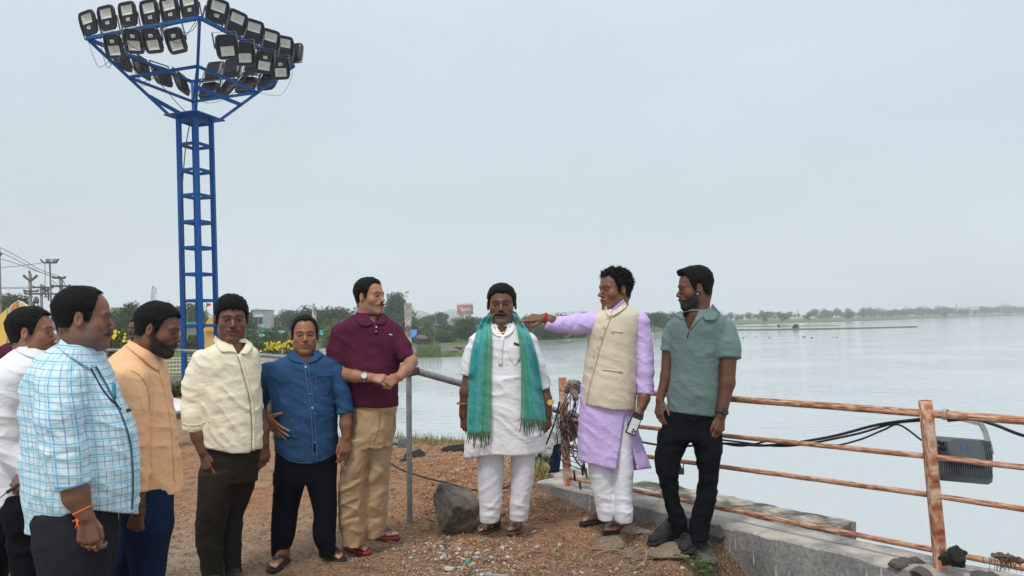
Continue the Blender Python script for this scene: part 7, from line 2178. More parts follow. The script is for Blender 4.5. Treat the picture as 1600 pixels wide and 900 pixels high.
def cables():
    km = material('black_cable', (.015, .015, .016), rough=.5, var=.1); kg = material('grey_cable', (.20, .20, .20), rough=.6); r = random.Random(2)
    # long cables hanging along the railing
    def C(pts, rad, lab, mat=km, cat='cable', grp=None, sub=8):
        o = cable('cable', pts, rad, mat, sub=sub); tag(o, lab, cat, grp); return o
    C([W(880, 640, 6.25), W(930, 668, 6.0), W(1000, 690, 5.6), W(1060, 697, 5.25), W(1130, 693, 4.95), W(1200, 696, 4.75), W(1290, 684, 4.45), W(1370, 664, 4.25), W(1428, 656, 4.12), W(1445, 654, 4.08)], .0085, 'thick black cable sagging behind the railing, upper strand')
    C([W(1100, 683, 5.1), W(1150, 690, 4.95), W(1230, 697, 4.65), W(1330, 680, 4.35), W(1395, 662, 4.2), W(1445, 657, 4.08)], .0065, 'second black cable lying against the thick one')
    C([W(1125, 692, 5.0), W(1160, 697, 4.9), W(1215, 688, 4.7), W(1290, 697, 4.45), W(1340, 688, 4.3), W(1380, 672, 4.22), W(1405, 664, 4.15), W(1440, 688, 4.1)], .0055, 'thin black cable looping lowest behind the second rail')
    C([W(1480, 657, 3.92), W(1520, 655, 3.86), W(1555, 664, 3.8), W(1600, 681, 3.7), W(1680, 700, 3.5)], .009, 'black cable leaving the right edge under the top rail')
    C([W(560, 690, 6.4), W(620, 730, 6.1), W(660, 745, 6.0), W(700, 755, 5.9), W(745, 766, 5.75), W(790, 762, 5.85), W(820, 735, 6.1), W(850, 700, 6.25), W(868, 655, 6.2), W(874, 628, 6.15)], .008, 'black cable lying across the red earth and rising to the tangle on the post')
    # tangle on the first post: one bundle thing with its strands
    e = empty('cable_tangle', W(878, 660, 6.2)); tag(e, 'tangle of black and grey cables hooked over the first railing post', 'cable tangle'); inv = Matrix.Translation(-e.location)
    P0 = np.array([.433, 6.23, 0])
    for i in range(14):
        x0 = 885 + r.uniform(-8, 14); top = r.uniform(606, 630)
        pts = [W(x0 + r.uniform(2, 10), top, 6.12), W(x0 + r.uniform(-12, 4), top + r.uniform(20, 40), 6.08), W(874 + r.uniform(-10, 16), 665 + r.uniform(-15, 15), 6.05 + r.uniform(-.05, .1)),
               W(880 + r.uniform(-14, 28), 695 + r.uniform(-15, 15), 6.08), W(890 + r.uniform(-12, 30), 718 + r.uniform(-18, 16), 6.05)]
        if i % 3 == 0: pts += [W(905 + r.uniform(0, 12), 700 + r.uniform(-10, 10), 6.0), W(900 + r.uniform(-6, 10), 670 + r.uniform(-10, 20), 6.02), W(890, 655, 6.05)]
        if i % 4 == 1: pts += [W(912, 735, 6.0), W(917, 745 + r.uniform(-5, 12), 5.98)]
        o = cable('strand', pts, r.choice((.003, .0045, .006, .003)), km if r.random() < .75 else kg, e, sub=7, n=5); o.matrix_parent_inverse = inv
    for k in range(5):
        x, y = r.uniform(896, 922), r.uniform(722, 765); bm = bmesh.new(); seg_bm(bm, W(x, y, 6.0), W(x + 2, y + 16, 6.0), .011, .009, 8)
        o = bm_obj('connector', bm, MATS['black_cable'], e); o.matrix_parent_inverse = inv
    # rag tied round the top rail
    cm = material('grey_rag', (.21, .18, .15), rough=.9, var=.3, scale=20, bump=.4)
    e = empty('tied_rag', W(898, 606, 6.05)); tag(e, 'grey-brown rag knotted round the top rail beside the first post', 'rag'); inv = Matrix.Translation(-e.location)
    def rag(P):
        d = d_tube(P, [W(886, 610, 6.08), W(892, 601, 6.02), W(902, 600, 6.0), W(907, 608, 6.02), W(898, 614, 6.0)], [.022, .03, .028, .024, .022], .01)
        d = smin(d, d_tube(P, [W(893, 608, 6.0), W(900, 622, 5.98)], [.018, .020], .01), .01)
        return d - wrinkle(P, .018, (30, 30, 40), 3)
    V, Q = surface(rag, W(895, 610, 6.03) - .16, W(895, 610, 6.03) + .16, .007); o = mesh_np('knot', V, Q, cm, e); o.matrix_parent_inverse = inv
    # padlock on the third rail
    e = empty('padlock', W(1064, 730, 5.35)); tag(e, 'small dark padlock hanging from the rail between the black jeans', 'padlock'); inv = Matrix.Translation(-e.location)
    bm = bmesh.new(); boxbm(bm, (0, 0, 0), (.045, .022, .05), Matrix.Translation(Vector(W(1064, 736, 5.35))), .006); o = bm_obj('lock_body', bm, material('lock_metal', (.09, .08, .075), rough=.5, metal=.6), e); o.matrix_parent_inverse = inv
    o = cable('shackle', [W(1061, 732, 5.35), W(1060, 724, 5.35), W(1064, 720, 5.35), W(1068, 724, 5.35), W(1067, 732, 5.35)], .004, MATS['lock_metal'], e, n=6); o.matrix_parent_inverse = inv
    # dried clump and fibrous roots on the bottom rail
    ch = material('char', (.022, .020, .019)); o = place('dried_clump', rock_mesh(77, 4, .7, .95), Matrix.Translation(Vector(W(1491, 872, 3.83))) @ Matrix.Diagonal((.062, .05, .066, 1)), None, MATS['char']); tag(o, 'black dried clump stuck on the bottom rail right of the second post', 'clump')
    fm = material('root_fibre', (.12, .085, .055), rough=.95)
    e = empty('hanging_fibres', W(1572, 868, 3.62)); tag(e, 'brown root fibres hanging over the bottom rail near the right edge', 'roots'); inv = Matrix.Translation(-e.location)
    V, Q = surface(lambda P: d_tube(P, [W(1553, 868, 3.60), W(1575, 872, 3.60), W(1597, 877, 3.60)], [.012, .019, .014], .01) - (noise(P, 70, 3) - .5) * .02, W(1575, 872, 3.60) - .13, W(1575, 872, 3.60) + .13, .006)
    o = mesh_np('root_mat', V, Q, fm, e); o.matrix_parent_inverse = inv
    for i in range(46):
        x = r.gauss(1574, 13)
        o = cable('fibre', [W(x, 878, 3.62), W(x + r.uniform(-1, 1), 871, 3.62 - .03), W(x + r.uniform(-2, 2), 872, 3.60 - .03), W(x + r.uniform(-4, 4), 876 + r.uniform(3, 19), 3.60 - .02)], .0014, fm, e, sub=3, n=3); o.matrix_parent_inverse = inv

def rail_floodlight():
    dk = material('grey_lamp_paint', (.085, .094, .098), rough=.5, var=.12, scale=10); gm = material('steel_strap', (.30, .32, .30), rough=.45, metal=.7); blu = material('blue_marker', (.02, .16, .42), rough=.6)
    c = Vector(W(1503, 719, 4.16)); root = empty('floodlight', c); tag(root, 'dark grey floodlight seen from behind, tied under the top rail by its steel bracket', 'floodlight')
    R = Matrix.Rotation(math.radians(15), 4, 'Z') @ Matrix.Rotation(math.radians(7), 4, 'Y') @ Matrix.Rotation(math.radians(-12), 4, 'X')
    root.rotation_euler = R.to_euler(); root.scale = (1.22, 1.2, 1.12)
    # local: back faces the camera (-Y)
    W2, H2 = .192, .112
    oc = [(-W2, -H2 * .92), (W2 * .74, -H2), (W2 * .86, -H2 * .90), (W2, H2 * .52), (W2, H2 * .86), (W2 * .93, H2), (-W2, H2)]
    def prof(bm, layers):
        n = len(oc); Rr = [[bm.verts.new((x * s, y, z * s)) for x, z in oc] for s, y in layers]
        for k in range(len(Rr) - 1):
            for i in range(n): bm.faces.new((Rr[k][i], Rr[k][(i + 1) % n], Rr[k + 1][(i + 1) % n], Rr[k + 1][i]))
        bm.faces.new(Rr[0]); bm.faces.new(Rr[-1][::-1]); bmesh.ops.recalc_face_normals(bm, faces=bm.faces)
    bm = bmesh.new(); prof(bm, [(.80, -.030), (.90, -.012), (.985, .0), (1.0, .006), (1.0, .020), (.96, .030)]); bmesh.ops.bevel(bm, geom=[e for e in bm.edges if e.calc_face_angle(0) > .5], offset=.003, segments=2, affect='EDGES')
    bm_obj('housing', bm, dk, root)
    bm = bmesh.new(); boxbm(bm, (0, .031, 0), (W2 * 1.6, .004, H2 * 1.5)); bm_obj('front_glass', bm, material('lamp_black_glass', (.008, .008, .01)), root, smooth=False)
    fin = me_of(lambda b_: boxbm(b_, (0, 0, 0), (.0035, .030, .070))); fin.materials.append(dk)
    for k in range(22):
        o = bpy.data.objects.new('fin', fin); link(o, root); o.location = (-W2 * .86 + k * .0130, -.040, -.046)
    fin2 = me_of(lambda b_: boxbm(b_, (0, 0, 0), (.004, .034, .085))); fin2.materials.append(dk)
    for k in range(6):
        o = bpy.data.objects.new('fin', fin2); link(o, root); o.location = (.062 + k * .0115, -.040, .055)
    bm = bmesh.new()
    pts = [(-.155, -.012), (.050, -.012), (.058, .0), (.058, .070), (.040, .098), (-.125, .098), (-.150, .080)]
    n = len(pts); A = [bm.verts.new((x, -.030, z)) for x, z in pts]; B = [bm.verts.new((x * .97, -.075, z * .97 + .001)) for x, z in pts]; Cc = [bm.verts.new((x * .92 - .002, -.082, z * .9 + .004)) for x, z in pts]
    for X_, Y_ in ((A, B), (B, Cc)):
        for i in range(n): bm.faces.new((X_[i], X_[(i + 1) % n], Y_[(i + 1) % n], Y_[i]))
    bm.faces.new(Cc[::-1]); bm.faces.new(A); bmesh.ops.recalc_face_normals(bm, faces=bm.faces)
    dr = bm_obj('driver_box', bm, dk, root, smooth=False)
    o = bpy.data.objects.new('lettering', text_mesh('B S', .040, blu, .0008)); link(o, dr); o.matrix_basis = Matrix.Translation((-.06, -.0835, .050)) @ Matrix.Rotation(math.pi / 2, 4, 'X')
    o = bpy.data.objects.new('lettering', text_mesh('0', .036, blu, .0008)); link(o, root); o.matrix_basis = Matrix.Translation((.142, -.018, .050)) @ Matrix.Rotation(math.pi / 2, 4, 'X')
    bm = bmesh.new(); seg_bm(bm, (-.155, -.055, .07), (-.175, -.055, .074), .011, .011, 6); seg_bm(bm, (-.150, -.055, .045), (-.172, -.055, .046), .009, .009, 6); bm_obj('cable_gland', bm, material('black_cable', (0, 0, 0)), root)
    # U bracket going up to the rail
    bm = bmesh.new()
    P = [(.128, -.045, .045), (.118, -.035, .155), (.105, -.03, .188), (.05, -.03, .196), (-.02, -.03, .205), (-.165, -.03, .215)]
    for a, b in zip(P[:-1], P[1:]): bar_bm(bm, a, b, .006, .024)
    bm_obj('bracket', bm, gm, root, smooth=False)
    cable('tie_wire', [(.105, -.045, .075), (.125, -.055, .045), (.135, -.05, .04)], .003, MATS['grey_cable'], root)
    bm = bmesh.new()
    # string tied round the rail
    e = empty('string_binding', W(1481, 649, 3.98)); tag(e, 'grey string wound round the top rail holding the lamp bracket', 'string'); inv = Matrix.Translation(-e.location)
    d = unit(np.array([1.847, -2.2, 0])); u = np.array([0, 0, 1.0]); w = np.cross(d, u)
    p2 = np.array([2.28 - .042, 4.03, .963]); c0 = p2 + d * ((W(1481, 649, 3.95) - p2) @ d)
    pts = []
    for i in range(60):
        a = i * .9; pts.append(c0 + d * (.010 * math.sin(i * .35)) + (u * math.cos(a) + w * math.sin(a)) * .0285)
    o = cable('winding', pts, .0022, cloth('string', (.45, .42, .36)), e, sub=3, n=4); o.matrix_parent_inverse = inv

def near_things():
    kerb(); railing(); rocks(); litter(); pipe_fence(); cables(); rail_floodlight(); mast()

# ------------------------------------------------------------------ background
def background():
    wht = material('white_plaster', (.55, .58, .62), rough=.9, var=.08, scale=.3); crm = material('cream_plaster', (.58, .50, .34), rough=.9, var=.08, scale=.3)
    win = material('window_dark', (.05, .06, .08), rough=.2, var=0); conc = material('pole_concrete', (.30, .27, .235), rough=.9, var=.15); iron = material('pole_iron', (.10, .10, .11), rough=.6, metal=.3)
    def box_px(name, x0, y0, x1, y1, Y, dep, mat, parent, inv=None):
        a = WY(x0, y1, Y); b = WY(x1, y0, Y); bm = bmesh.new()
        boxbm(bm, ((a[0] + b[0]) / 2, Y + dep / 2, (a[2] + b[2]) / 2), (b[0] - a[0], dep, b[2] - a[2]))
        o = bm_obj(name, bm, mat, parent, smooth=False)
        if parent is not None: o.matrix_parent_inverse = Matrix.Translation(-parent.location)
        return o
    def bld(Y, x, label):
        e = empty('building', (WY(x, 515, Y)[0], Y, -.5)); tag(e, label, 'building'); return e
    Y = 150
    e = bld(Y, 401, 'pale blue-grey multi-storey building beside the cream block')
    box_px('wall', 392, 484, 411, 530, Y, 7, wht, e)
    for x0, y0, x1, y1 in ((397, 497, 402, 506), (404, 497, 409, 506)):
        f = box_px('window', x0, y0, x1, y1, Y - .15, .2, win, e)
        box_px('window_bar', (x0 + x1) / 2 - .2, y0, (x0 + x1) / 2 + .2, y1, Y - .3, .2, wht, f).matrix_parent_inverse = Matrix.Translation(-e.location)
    box_px('balcony_slab', 391, 494.3, 411.5, 495.4, Y - .8, 1.2, wht, e); box_px('stair_tower', 391.5, 486, 394.2, 506, Y - .1, 2, win, e)
    box_px('roof', 390.5, 483.4, 412, 484.4, Y - .6, 8, wht, e); box_px('roof_tank', 396, 481.5, 400, 483.4, Y + 2, 2, wht, e)
    e = bld(Y + 8, 430, 'cream coloured building with a long row of windows behind the denim shirt man')
    box_px('wall', 411, 495, 452, 526, Y + 8, 9, crm, e); box_px('roof', 410, 491.6, 453, 494, Y + 6.5, 12, crm, e)
    for i, x in enumerate((416, 422, 428, 434, 440, 446)):
        for y in (498, 505): box_px('window', x, y, x + 2.6, y + 3.6, Y + 7.8, .3, material('window_brown', (.10, .06, .05), rough=.5), e)
    box_px('ledge', 411, 502.6, 452, 503.4, Y + 7.4, .7, crm, e)
    e = bld(Y + 10, 387, 'brown-red building edge beside the cream shirt man\'s ear')
    box_px('wall', 382, 489, 391.5, 525, Y + 10, 8, material('brick_plaster', (.22, .13, .11), rough=.9), e)
    for y in (494, 500, 506): box_px('window', 386, y, 389, y + 3.4, Y + 9.8, .3, win, e)
    box_px('roof', 381, 488, 392, 489, Y + 9, 9, conc, e)
    e = bld(190, 177, 'small cream building showing above the checked shirt man\'s brow')
    box_px('wall', 172, 481, 184, 525, 190, 8, crm, e); box_px('roof', 171, 480, 185, 481.2, 189, 9, crm, e); box_px('window', 178, 485, 181, 489, 189.7, .3, win, e)
    # sheds on the far bank
    e = bld(140, 684, 'long low white shed with dark doors on the far bank')
    box_px('wall', 667, 508, 706, 517, 140, 5, wht, e); box_px('roof', 666, 507.2, 707, 508.2, 139.4, 6, material('sheet_roof', (.35, .35, .35), rough=.7), e)
    for x0, x1 in ((672, 674), (681, 683), (685, 697), (699, 701)): box_px('door', x0, 509, x1, 517, 139.8, .3, win, e)
    e = bld(99, 658, 'small brown hut by the water on the far bank')
    box_px('wall', 650, 530, 667, 540, 99, 3, material('hut_wood', (.14, .11, .09), rough=.9), e)
    a = [WY(648, 530, 98), WY(669, 530, 98), WY(664, 524.5, 100), WY(653, 524.5, 100)]; bm = bmesh.new(); prism(bm, [Vector(p) for p in a], .1); o = bm_obj('roof', bm, material('hut_roof', (.12, .10, .09), rough=.9), e, smooth=False); o.matrix_parent_inverse = Matrix.Translation(-e.location)
    box_px('door', 656, 532, 659, 540, 98.8, .3, win, e)
    bm = bmesh.new(); pts = [WY(643, 515.5, 98), WY(651, 515, 98), WY(651, 523, 97.5), WY(646, 528, 97.5), WY(643, 527, 97.5)]; prism(bm, [Vector(p) for p in pts], .15)
    o = bm_obj('tarpaulin', bm, material('blue_tarp', (.02, .20, .55), rough=.6), smooth=False); tag(o, 'blue tarpaulin hung beside the brown hut', 'tarpaulin')
    # water tank
    Y = 330; tk = material('tank_orange', (.42, .115, .075), rough=.8, var=.15, scale=.4); cx = 726.5
    e = empty('water_tank', (WY(cx, 507, Y)[0], Y, 0)); tag(e, 'orange-red overhead water tank with white lettering on pillars', 'water tank'); inv = Matrix.Translation(-e.location)
    R_ = 12.6 * Y / F; ct = WY(cx, 476.5, Y); cb = WY(cx, 490.2, Y)
    def cyl(name, z0, z1, r0, r1, mat, n=36):
        bm = bmesh.new(); bmesh.ops.create_cone(bm, segments=n, radius1=r0, radius2=r1, depth=z1 - z0, cap_ends=True, matrix=Matrix.Translation((ct[0], Y, (z0 + z1) / 2))); o = bm_obj(name, bm, mat, e, smooth=False); o.matrix_parent_inverse = inv; return o
    cyl('tank', cb[2], ct[2], R_, R_, tk); cyl('roof_dome', ct[2], ct[2] + .9, R_ * .98, R_ * .25, material('tank_roof', (.42, .40, .38), rough=.8)); cyl('gallery', cb[2] - .35, cb[2], R_ * 1.08, R_ * 1.08, conc)
    for i in range(10):
        a = i * .628; o = seg('railing_post', (ct[0] + R_ * math.cos(a), Y + R_ * math.sin(a), ct[2] + .1), (ct[0] + R_ * math.cos(a), Y + R_ * math.sin(a), ct[2] + 1.1), .06, conc, e, n=5); o.matrix_parent_inverse = inv
    for i in range(6):
        a = i * 1.047 + .3; o = seg('pillar', (ct[0] + R_ * .62 * math.cos(a), Y + R_ * .62 * math.sin(a), -1), (ct[0] + R_ * .62 * math.cos(a), Y + R_ * .62 * math.sin(a), cb[2] - .3), .28, wht, e, n=8); o.matrix_parent_inverse = inv
    wp = material('white_print', (.8, .8, .8), rough=.6)
    base = -math.pi / 2 - .0
    for i, ch_ in enumerate('\u2740apollo'):
        a = base + (i - 2.75) * .215 + .06; m_ = text_mesh(ch_ if i else '*', 2.5 if i else 3.4, wp, .03)
        o = bpy.data.objects.new('lettering', m_); link(o, e); o.matrix_parent_inverse = inv
        z = (ct[2] + cb[2]) / 2
        o.matrix_basis = Matrix.Translation((ct[0] + (R_ + .05) * math.cos(a), Y + (R_ + .05) * math.sin(a), z)) @ Matrix.Rotation(a + math.pi / 2, 4, 'Z') @ Matrix.Rotation(math.pi / 2, 4, 'X')
    # lattice masts
    def lattice(px, ytop, ybot, Y, w, label):
        e = empty('lattice_mast', WY(px, ybot, Y)); tag(e, label, 'lattice mast'); bm = bmesh.new(); t = Vector(WY(px, ytop, Y)); b = Vector(WY(px, ybot, Y)); n = 9
        cor = lambda k, i: b.lerp(t, i / n) + Vector((math.cos(k * 2.094), math.sin(k * 2.094), 0)) * (w * (1 - .72 * i / n))
        for k in range(3):
            seg_bm(bm, cor(k, 0), cor(k, n), w * .09, w * .06, 4)
            for i in range(n): seg_bm(bm, cor(k, i), cor((k + 1) % 3, i + 1), w * .05, None, 3); seg_bm(bm, cor(k, i + 1), cor((k + 1) % 3, i + 1), w * .05, None, 3)
        o = bm_obj('lattice', bm, iron, e); o.matrix_parent_inverse = Matrix.Translation(-e.location)
        for q in (.80, .9):
            bm = bmesh.new(); boxbm(bm, (0, 0, 0), (w * .9, w * .5, w * .9), Matrix.Translation(b.lerp(t, q) + Vector((w * .5, 0, 0)))); o = bm_obj('antenna', bm, wht, e, smooth=False); o.matrix_parent_inverse = Matrix.Translation(-e.location)
    lattice(239, 447, 500, 420, 2.0, 'thin hazy telecom mast above the peach shirt man\'s head')
    lattice(263, 469, 505, 800, 2.4, 'fainter telecom mast further right behind the peach shirt man')
    for x, yt, yb in ((1246, 483, 500), (1324, 482, 498), (1415, 477, 494), (1494, 475, 492)):
        lattice(x, yt, yb, 900, 1.6, {1246: 'leftmost faint pylon on the far shore right of the grey polo man', 1324: 'second faint pylon from the left above the spit end', 1415: 'third faint pylon from the left on the far shore', 1494: 'rightmost faint pylon on the far shore'}[x])
    # electricity poles
    ins = material('insulator', (.12, .08, .07), rough=.4)
    def pole(px, yt, yb, Y, w, label, arms, mat=conc, v=None):
        e = empty('utility_pole', WY(px, yb, Y)); tag(e, label, 'utility pole'); inv = Matrix.Translation(-e.location)
        def P(o): o.matrix_parent_inverse = inv; return o
        a, b = WY(px, yb, Y), WY(px - (yb - yt) * .035, yt, Y); a[2] = -.6
        P(bar('pole', a, b, w, mat, e))
        xx = lambda y: px - (yb - y) * .035
        for y, l, rr_ in arms:
            P(bar('cross_arm', WY(xx(y) - l, y, Y - .1), WY(xx(y) + rr_, y + .3, Y - .1), .16, iron, e))
            for q in (-l, rr_, (rr_ - l) / 2):
                P(seg('insulator', WY(xx(y) + q, y, Y - .1), WY(xx(y) + q, y - 2.4, Y - .1), .12, ins, e, n=6))
        if v:
            for q in (-1, 1): P(bar('v_arm', WY(xx(v), v, Y - .1), WY(xx(v) + q * 9.5, v - 7, Y - .1), .16, iron, e)); P(seg('insulator', WY(xx(v) + q * 9.5, v - 7, Y), WY(xx(v) + q * 9.5, v - 9.5, Y), .13, ins, e, n=6))
            P(bar('top_pin', WY(xx(yt), yt, Y), WY(xx(yt) - 1.5, yt - 5, Y), .12, iron, e))
        return e
    pole(49.5, 428, 500, 66, .19, 'concrete power pole with V-shaped arms left of the lamp mast', [(455, 10, 11)], v=439)
    pole(97.5, 433, 500, 62, .22, 'concrete power pole right of the lamp mast', [(434, 12, 6), (447, 14, 13)])
    pole(66.5, 444, 500, 66, .17, 'short transformer pole between the two power poles', [(449, 13, 18), (459, 26, 30)])
    pole(2.5, 386, 530, 52, .17, 'tall power pole at the left edge of the photo', [(398, 6, 3), (470, 8, 5)])
    e = empty('transformer', WY(57, 478, 64)); tag(e, 'grey transformer drum hung on the pole frame', 'transformer'); inv = Matrix.Translation(-e.location)
    o = seg('drum', WY(56.5, 474, 64), WY(56.5, 467, 64), .22, iron, e, n=12); o.matrix_parent_inverse = inv
    for dx in (-2, 0, 2): o = seg('bushing', WY(56.5 + dx, 467, 64), WY(56.5 + dx, 463.5, 64), .05, ins, e, n=6); o.matrix_parent_inverse = inv
    e = empty('pole_switch', WY(73, 460, 63.5)); tag(e, 'dark switch gear bolted between the short pole and the lamp mast', 'switch gear'); inv = Matrix.Translation(-e.location)
    for a, b in (((67, 452), (75, 449)), ((68, 455), (77, 452)), ((69, 451), (72, 463)), ((75, 449), (76, 464)), ((69, 464), (77, 464)), ((68, 450), (74, 456)), ((76, 464), (76, 470))):
        o = bar('switch_bar', WY(*a, 63.5), WY(*b, 63.5), .10, iron, e); o.matrix_parent_inverse = inv
    # lamp mast
    e = empty('lamp_mast', WY(82, 520, 58)); tag(e, 'thin steel lamp mast with a box and two raised arms on top', 'lamp mast'); inv = Matrix.Translation(-e.location)
    def P(o): o.matrix_parent_inverse = inv; return o
    a = WY(83.5, 510, 58); a[2] = -.6; P(seg('pole', a, WY(77.8, 411, 58), .075, iron, e, r2=.06))
    P(bar('cross_bar', WY(68.5, 410.5, 58), WY(88, 410.5, 58), .12, iron, e)); P(bar('side_arm', WY(68.5, 410.5, 58), WY(63, 405.5, 58), .10, iron, e)); P(bar('side_arm', WY(88, 410.5, 58), WY(91.5, 404.5, 58), .10, iron, e))
    o = box_px('lamp_box', 71.5, 404.5, 77, 409.7, 57.8, .5, material('lamp_box_dark', (.12, .14, .13), rough=.6), e); o = box_px('lamp_box', 77.2, 404.2, 83.4, 409.4, 57.8, .5, material('lamp_box_pale', (.40, .42, .38), rough=.6), e)
    # wires
    for i, (pts, Ys) in enumerate(((((-30, 372), (30, 402), (60, 420), (96, 433)), 60), (((-30, 380), (30, 408), (60, 424), (94, 435)), 60), (((-30, 396), (20, 410), (50, 421), (94, 436)), 60),
                                   (((-20, 419), (20, 416.5), (45, 413.5), (70, 410.5)), 58), (((-20, 448.5), (20, 449), (45, 448.5)), 64), (((-20, 450.5), (20, 451), (45, 450.5)), 64), (((70, 411), (70.5, 430), (70, 450)), 58), (((78, 436), (88, 444), (96, 452)), 61), (((97, 436), (103, 447), (106, 458)), 61))):
        o = cable('power_line', [WY(x, y, Ys) for x, y in pts], .022, MATS['black_cable'], n=4, sub=5)
        tag(o, 'thin dark power line strung between the poles at the upper left', 'power line', 'power lines at the left')
    # yellow and orange petal boards
    for pts, c_, lab in (([(-20, 505), (0, 492), (11.5, 481.5), (11.5, 545), (-20, 550)], (.75, .55, .12), 'yellow petal board at the left edge with white rim'), ([(14.2, 481), (17, 477), (28, 469), (28.8, 500), (27, 545), (13.5, 548)], (.62, .27, .055), 'orange petal board with white rim'), ([(31, 470.5), (44.5, 479), (58, 490), (58, 545), (31, 545)], (.75, .55, .12), 'yellow petal board right of the orange one')):
        Y = 26; e = empty('petal_board', WY(pts[-1][0], 548, Y)); tag(e, lab, 'board'); inv = Matrix.Translation(-e.location)
        cx = sum(p[0] for p in pts) / len(pts); cy = sum(p[1] for p in pts) / len(pts)
        bm = bmesh.new(); prism(bm, [Vector(WY(x, y, Y)) for x, y in pts], .10); o = bm_obj('rim', bm, material('white_enamel', (.75, .75, .72), rough=.5), e, smooth=False); o.matrix_parent_inverse = inv
        bm = bmesh.new(); prism(bm, [Vector(WY(cx + (x - cx) * (1 - 1.1 / max(3, abs(x - cx))), cy + (y - cy) * .97, Y - .08)) for x, y in pts], .05); o = bm_obj('face', bm, material('board_%.2f' % c_[1], c_, rough=.55, var=.08, scale=.6), e, smooth=False); o.matrix_parent_inverse = inv
    # yellow shrine-like structure seen through the mast, flag above
    ym = material('ochre_plaster', (.55, .34, .09), rough=.85, var=.1, scale=1); Y = 42
    e = bld(Y, 330, 'ochre yellow structure seen through and beside the blue mast')
    box_px('wall', 320, 511, 352, 545, Y, 3, ym, e); box_px('cornice', 319, 516, 353, 518, Y - .2, 3.4, material('orange_band', (.6, .22, .04), rough=.8), e)
    bm = bmesh.new(); prism(bm, [Vector(WY(x, y, Y)) for x, y in ((320, 511), (322, 503), (326, 498), (331, 494), (336, 498), (341, 503), (345, 511))], 2); o = bm_obj('gable', bm, ym, e, smooth=False); o.matrix_parent_inverse = Matrix.Translation(-e.location)
    def flag(px, py, Y, s, col, lab, ph=14):
        e = empty('flag', WY(px, py + ph, Y)); tag(e, lab, 'flag'); inv = Matrix.Translation(-e.location)
        o = seg('flag_pole', WY(px, py + ph, Y), WY(px, py - s * .2, Y), .025, conc, e, n=6); o.matrix_parent_inverse = inv
        V = []; n = 7
        for i in range(n):
            t = i / (n - 1)
            for sgn in (0, 1): V.append(WY(px + s * t * (1 if col[0] > .5 else -1), py + s * (.9 * sgn * (1 - t * .55)) + s * .25 * t + .5 * math.sin(t * 6), Y + .04 * math.sin(t * 7)))
        o = mesh_np('cloth', V, [(2 * i, 2 * i + 1, 2 * i + 3, 2 * i + 2) for i in range(n - 1)], material('flag_%.2f_%.2f' % (col[0], col[1]), col, rough=.8), e); o.matrix_parent_inverse = inv
    flag(322.5, 473, 41, 7, (.70, .03, .04), 'red flag flying above the ochre structure', 26)
    flag(396, 543, 24, 7, (.85, .13, .03), 'orange flag right of the cream shirt man\'s shoulder', 22); flag(441, 546, 24, 5, (.80, .12, .03), 'small orange flag left of the denim collar', 12)
    for x, y, lab in ((386, 517, 'dark green pennant on the string by the cream shirt man\'s ear'), (407, 518, 'green pennant on the string, right of the darkest one'), (408, 524.5, 'pale teal pennant hanging lowest on the string'), (417, 527, 'deep green pennant below the string'), (439, 519, 'faded pennant stretched thin left of the denim shirt man\'s ear'), (502, 520, 'teal pennant right of the denim shirt man\'s ear')):
        a = random.Random(int(x)); c_ = {386: (.02, .10, .06), 407: (.05, .28, .14), 408: (.22, .48, .42), 417: (.02, .09, .04), 439: (.30, .42, .36), 502: (.10, .45, .42)}[x]
        V = [WY(x - 5, y - 2.2, 30), WY(x, y - 3, 29.9), WY(x + 6, y - 1.6, 30), WY(x + 5, y + .6, 29.9), WY(x, y + 2.6, 30), WY(x - 3, y + .8, 30)] if x < 500 else [WY(x - 2, y - 4, 30), WY(x + 2, y - 4, 29.9), WY(x + 3, y, 30), WY(x + 1, y + 4, 29.9), WY(x - 2, y + 2, 30), WY(x - 3, y, 30)]
        bm = bmesh.new(); prism(bm, [Vector(v) for v in V], .01); o = bm_obj('pennant', bm, material('pennant_%d' % x, c_, rough=.6), smooth=False); tag(o, lab, 'pennant')
    o = cable('pennant_string', [WY(370, 512, 30), WY(400, 516, 30), WY(440, 517.5, 30), WY(505, 515, 30), WY(545, 510, 30)], .008, MATS['grey_cable'], n=4); tag(o, 'string carrying the green pennants across the park', 'string')
    # teal roof glimpsed right of the peach shirt man
    e = bld(48, 285, 'small stall with a teal roof left of the blue mast'); box_px('roof', 277, 503, 294, 510, 48, 2.5, material('teal_sheet', (.06, .34, .34), rough=.6), e); box_px('counter', 279, 513, 294, 524, 48.5, 1.5, material('stall_grey', (.34, .33, .30), rough=.8), e)
    for x in (279, 292): box_px('post', x, 510, x + .8, 530, 48.2, .1, conc, e)
    box_px('banner', 271, 531, 287, 535, 46, .1, material('lime_sheet', (.42, .48, .10), rough=.8), e)
    # flowering bushes
    def flower_bush(px, py, Y, hpx, lab, nf, seed):
        t = tree('pale', px, py, Y, hpx, lab, name='flowering_bush', wk=1.3); t['category'] = 'bush'
        r = np.random.RandomState(seed); V, Q = [], []
        for i in range(nf):
            x = px + r.normal() * hpx * .42; y = py - hpx * r.uniform(.35, .95); c = WY(x, y, Y - hpx * Y / F * .45 * r.uniform(.5, 1)); s = .045 * r.uniform(.6, 1.3)
            for k in range(5):
                a = k * 1.2566; d = np.array([math.cos(a) * s, -.02, math.sin(a) * s]); w = np.array([-math.sin(a) * s * .45, 0, math.cos(a) * s * .45])
                b = len(V); V += [c, c + d * .6 + w, c + d, c + d * .6 - w]; Q.append((b, b + 1, b + 2, b + 3))
        o = mesh_np('flowers', V, Q, material('yellow_flower', (.80, .60, .03), rough=.6), None, smooth=False); o['kind'] = 'stuff'
        bpy.context.view_layer.update(); o.parent = t; o.matrix_parent_inverse = t.matrix_world.inverted()
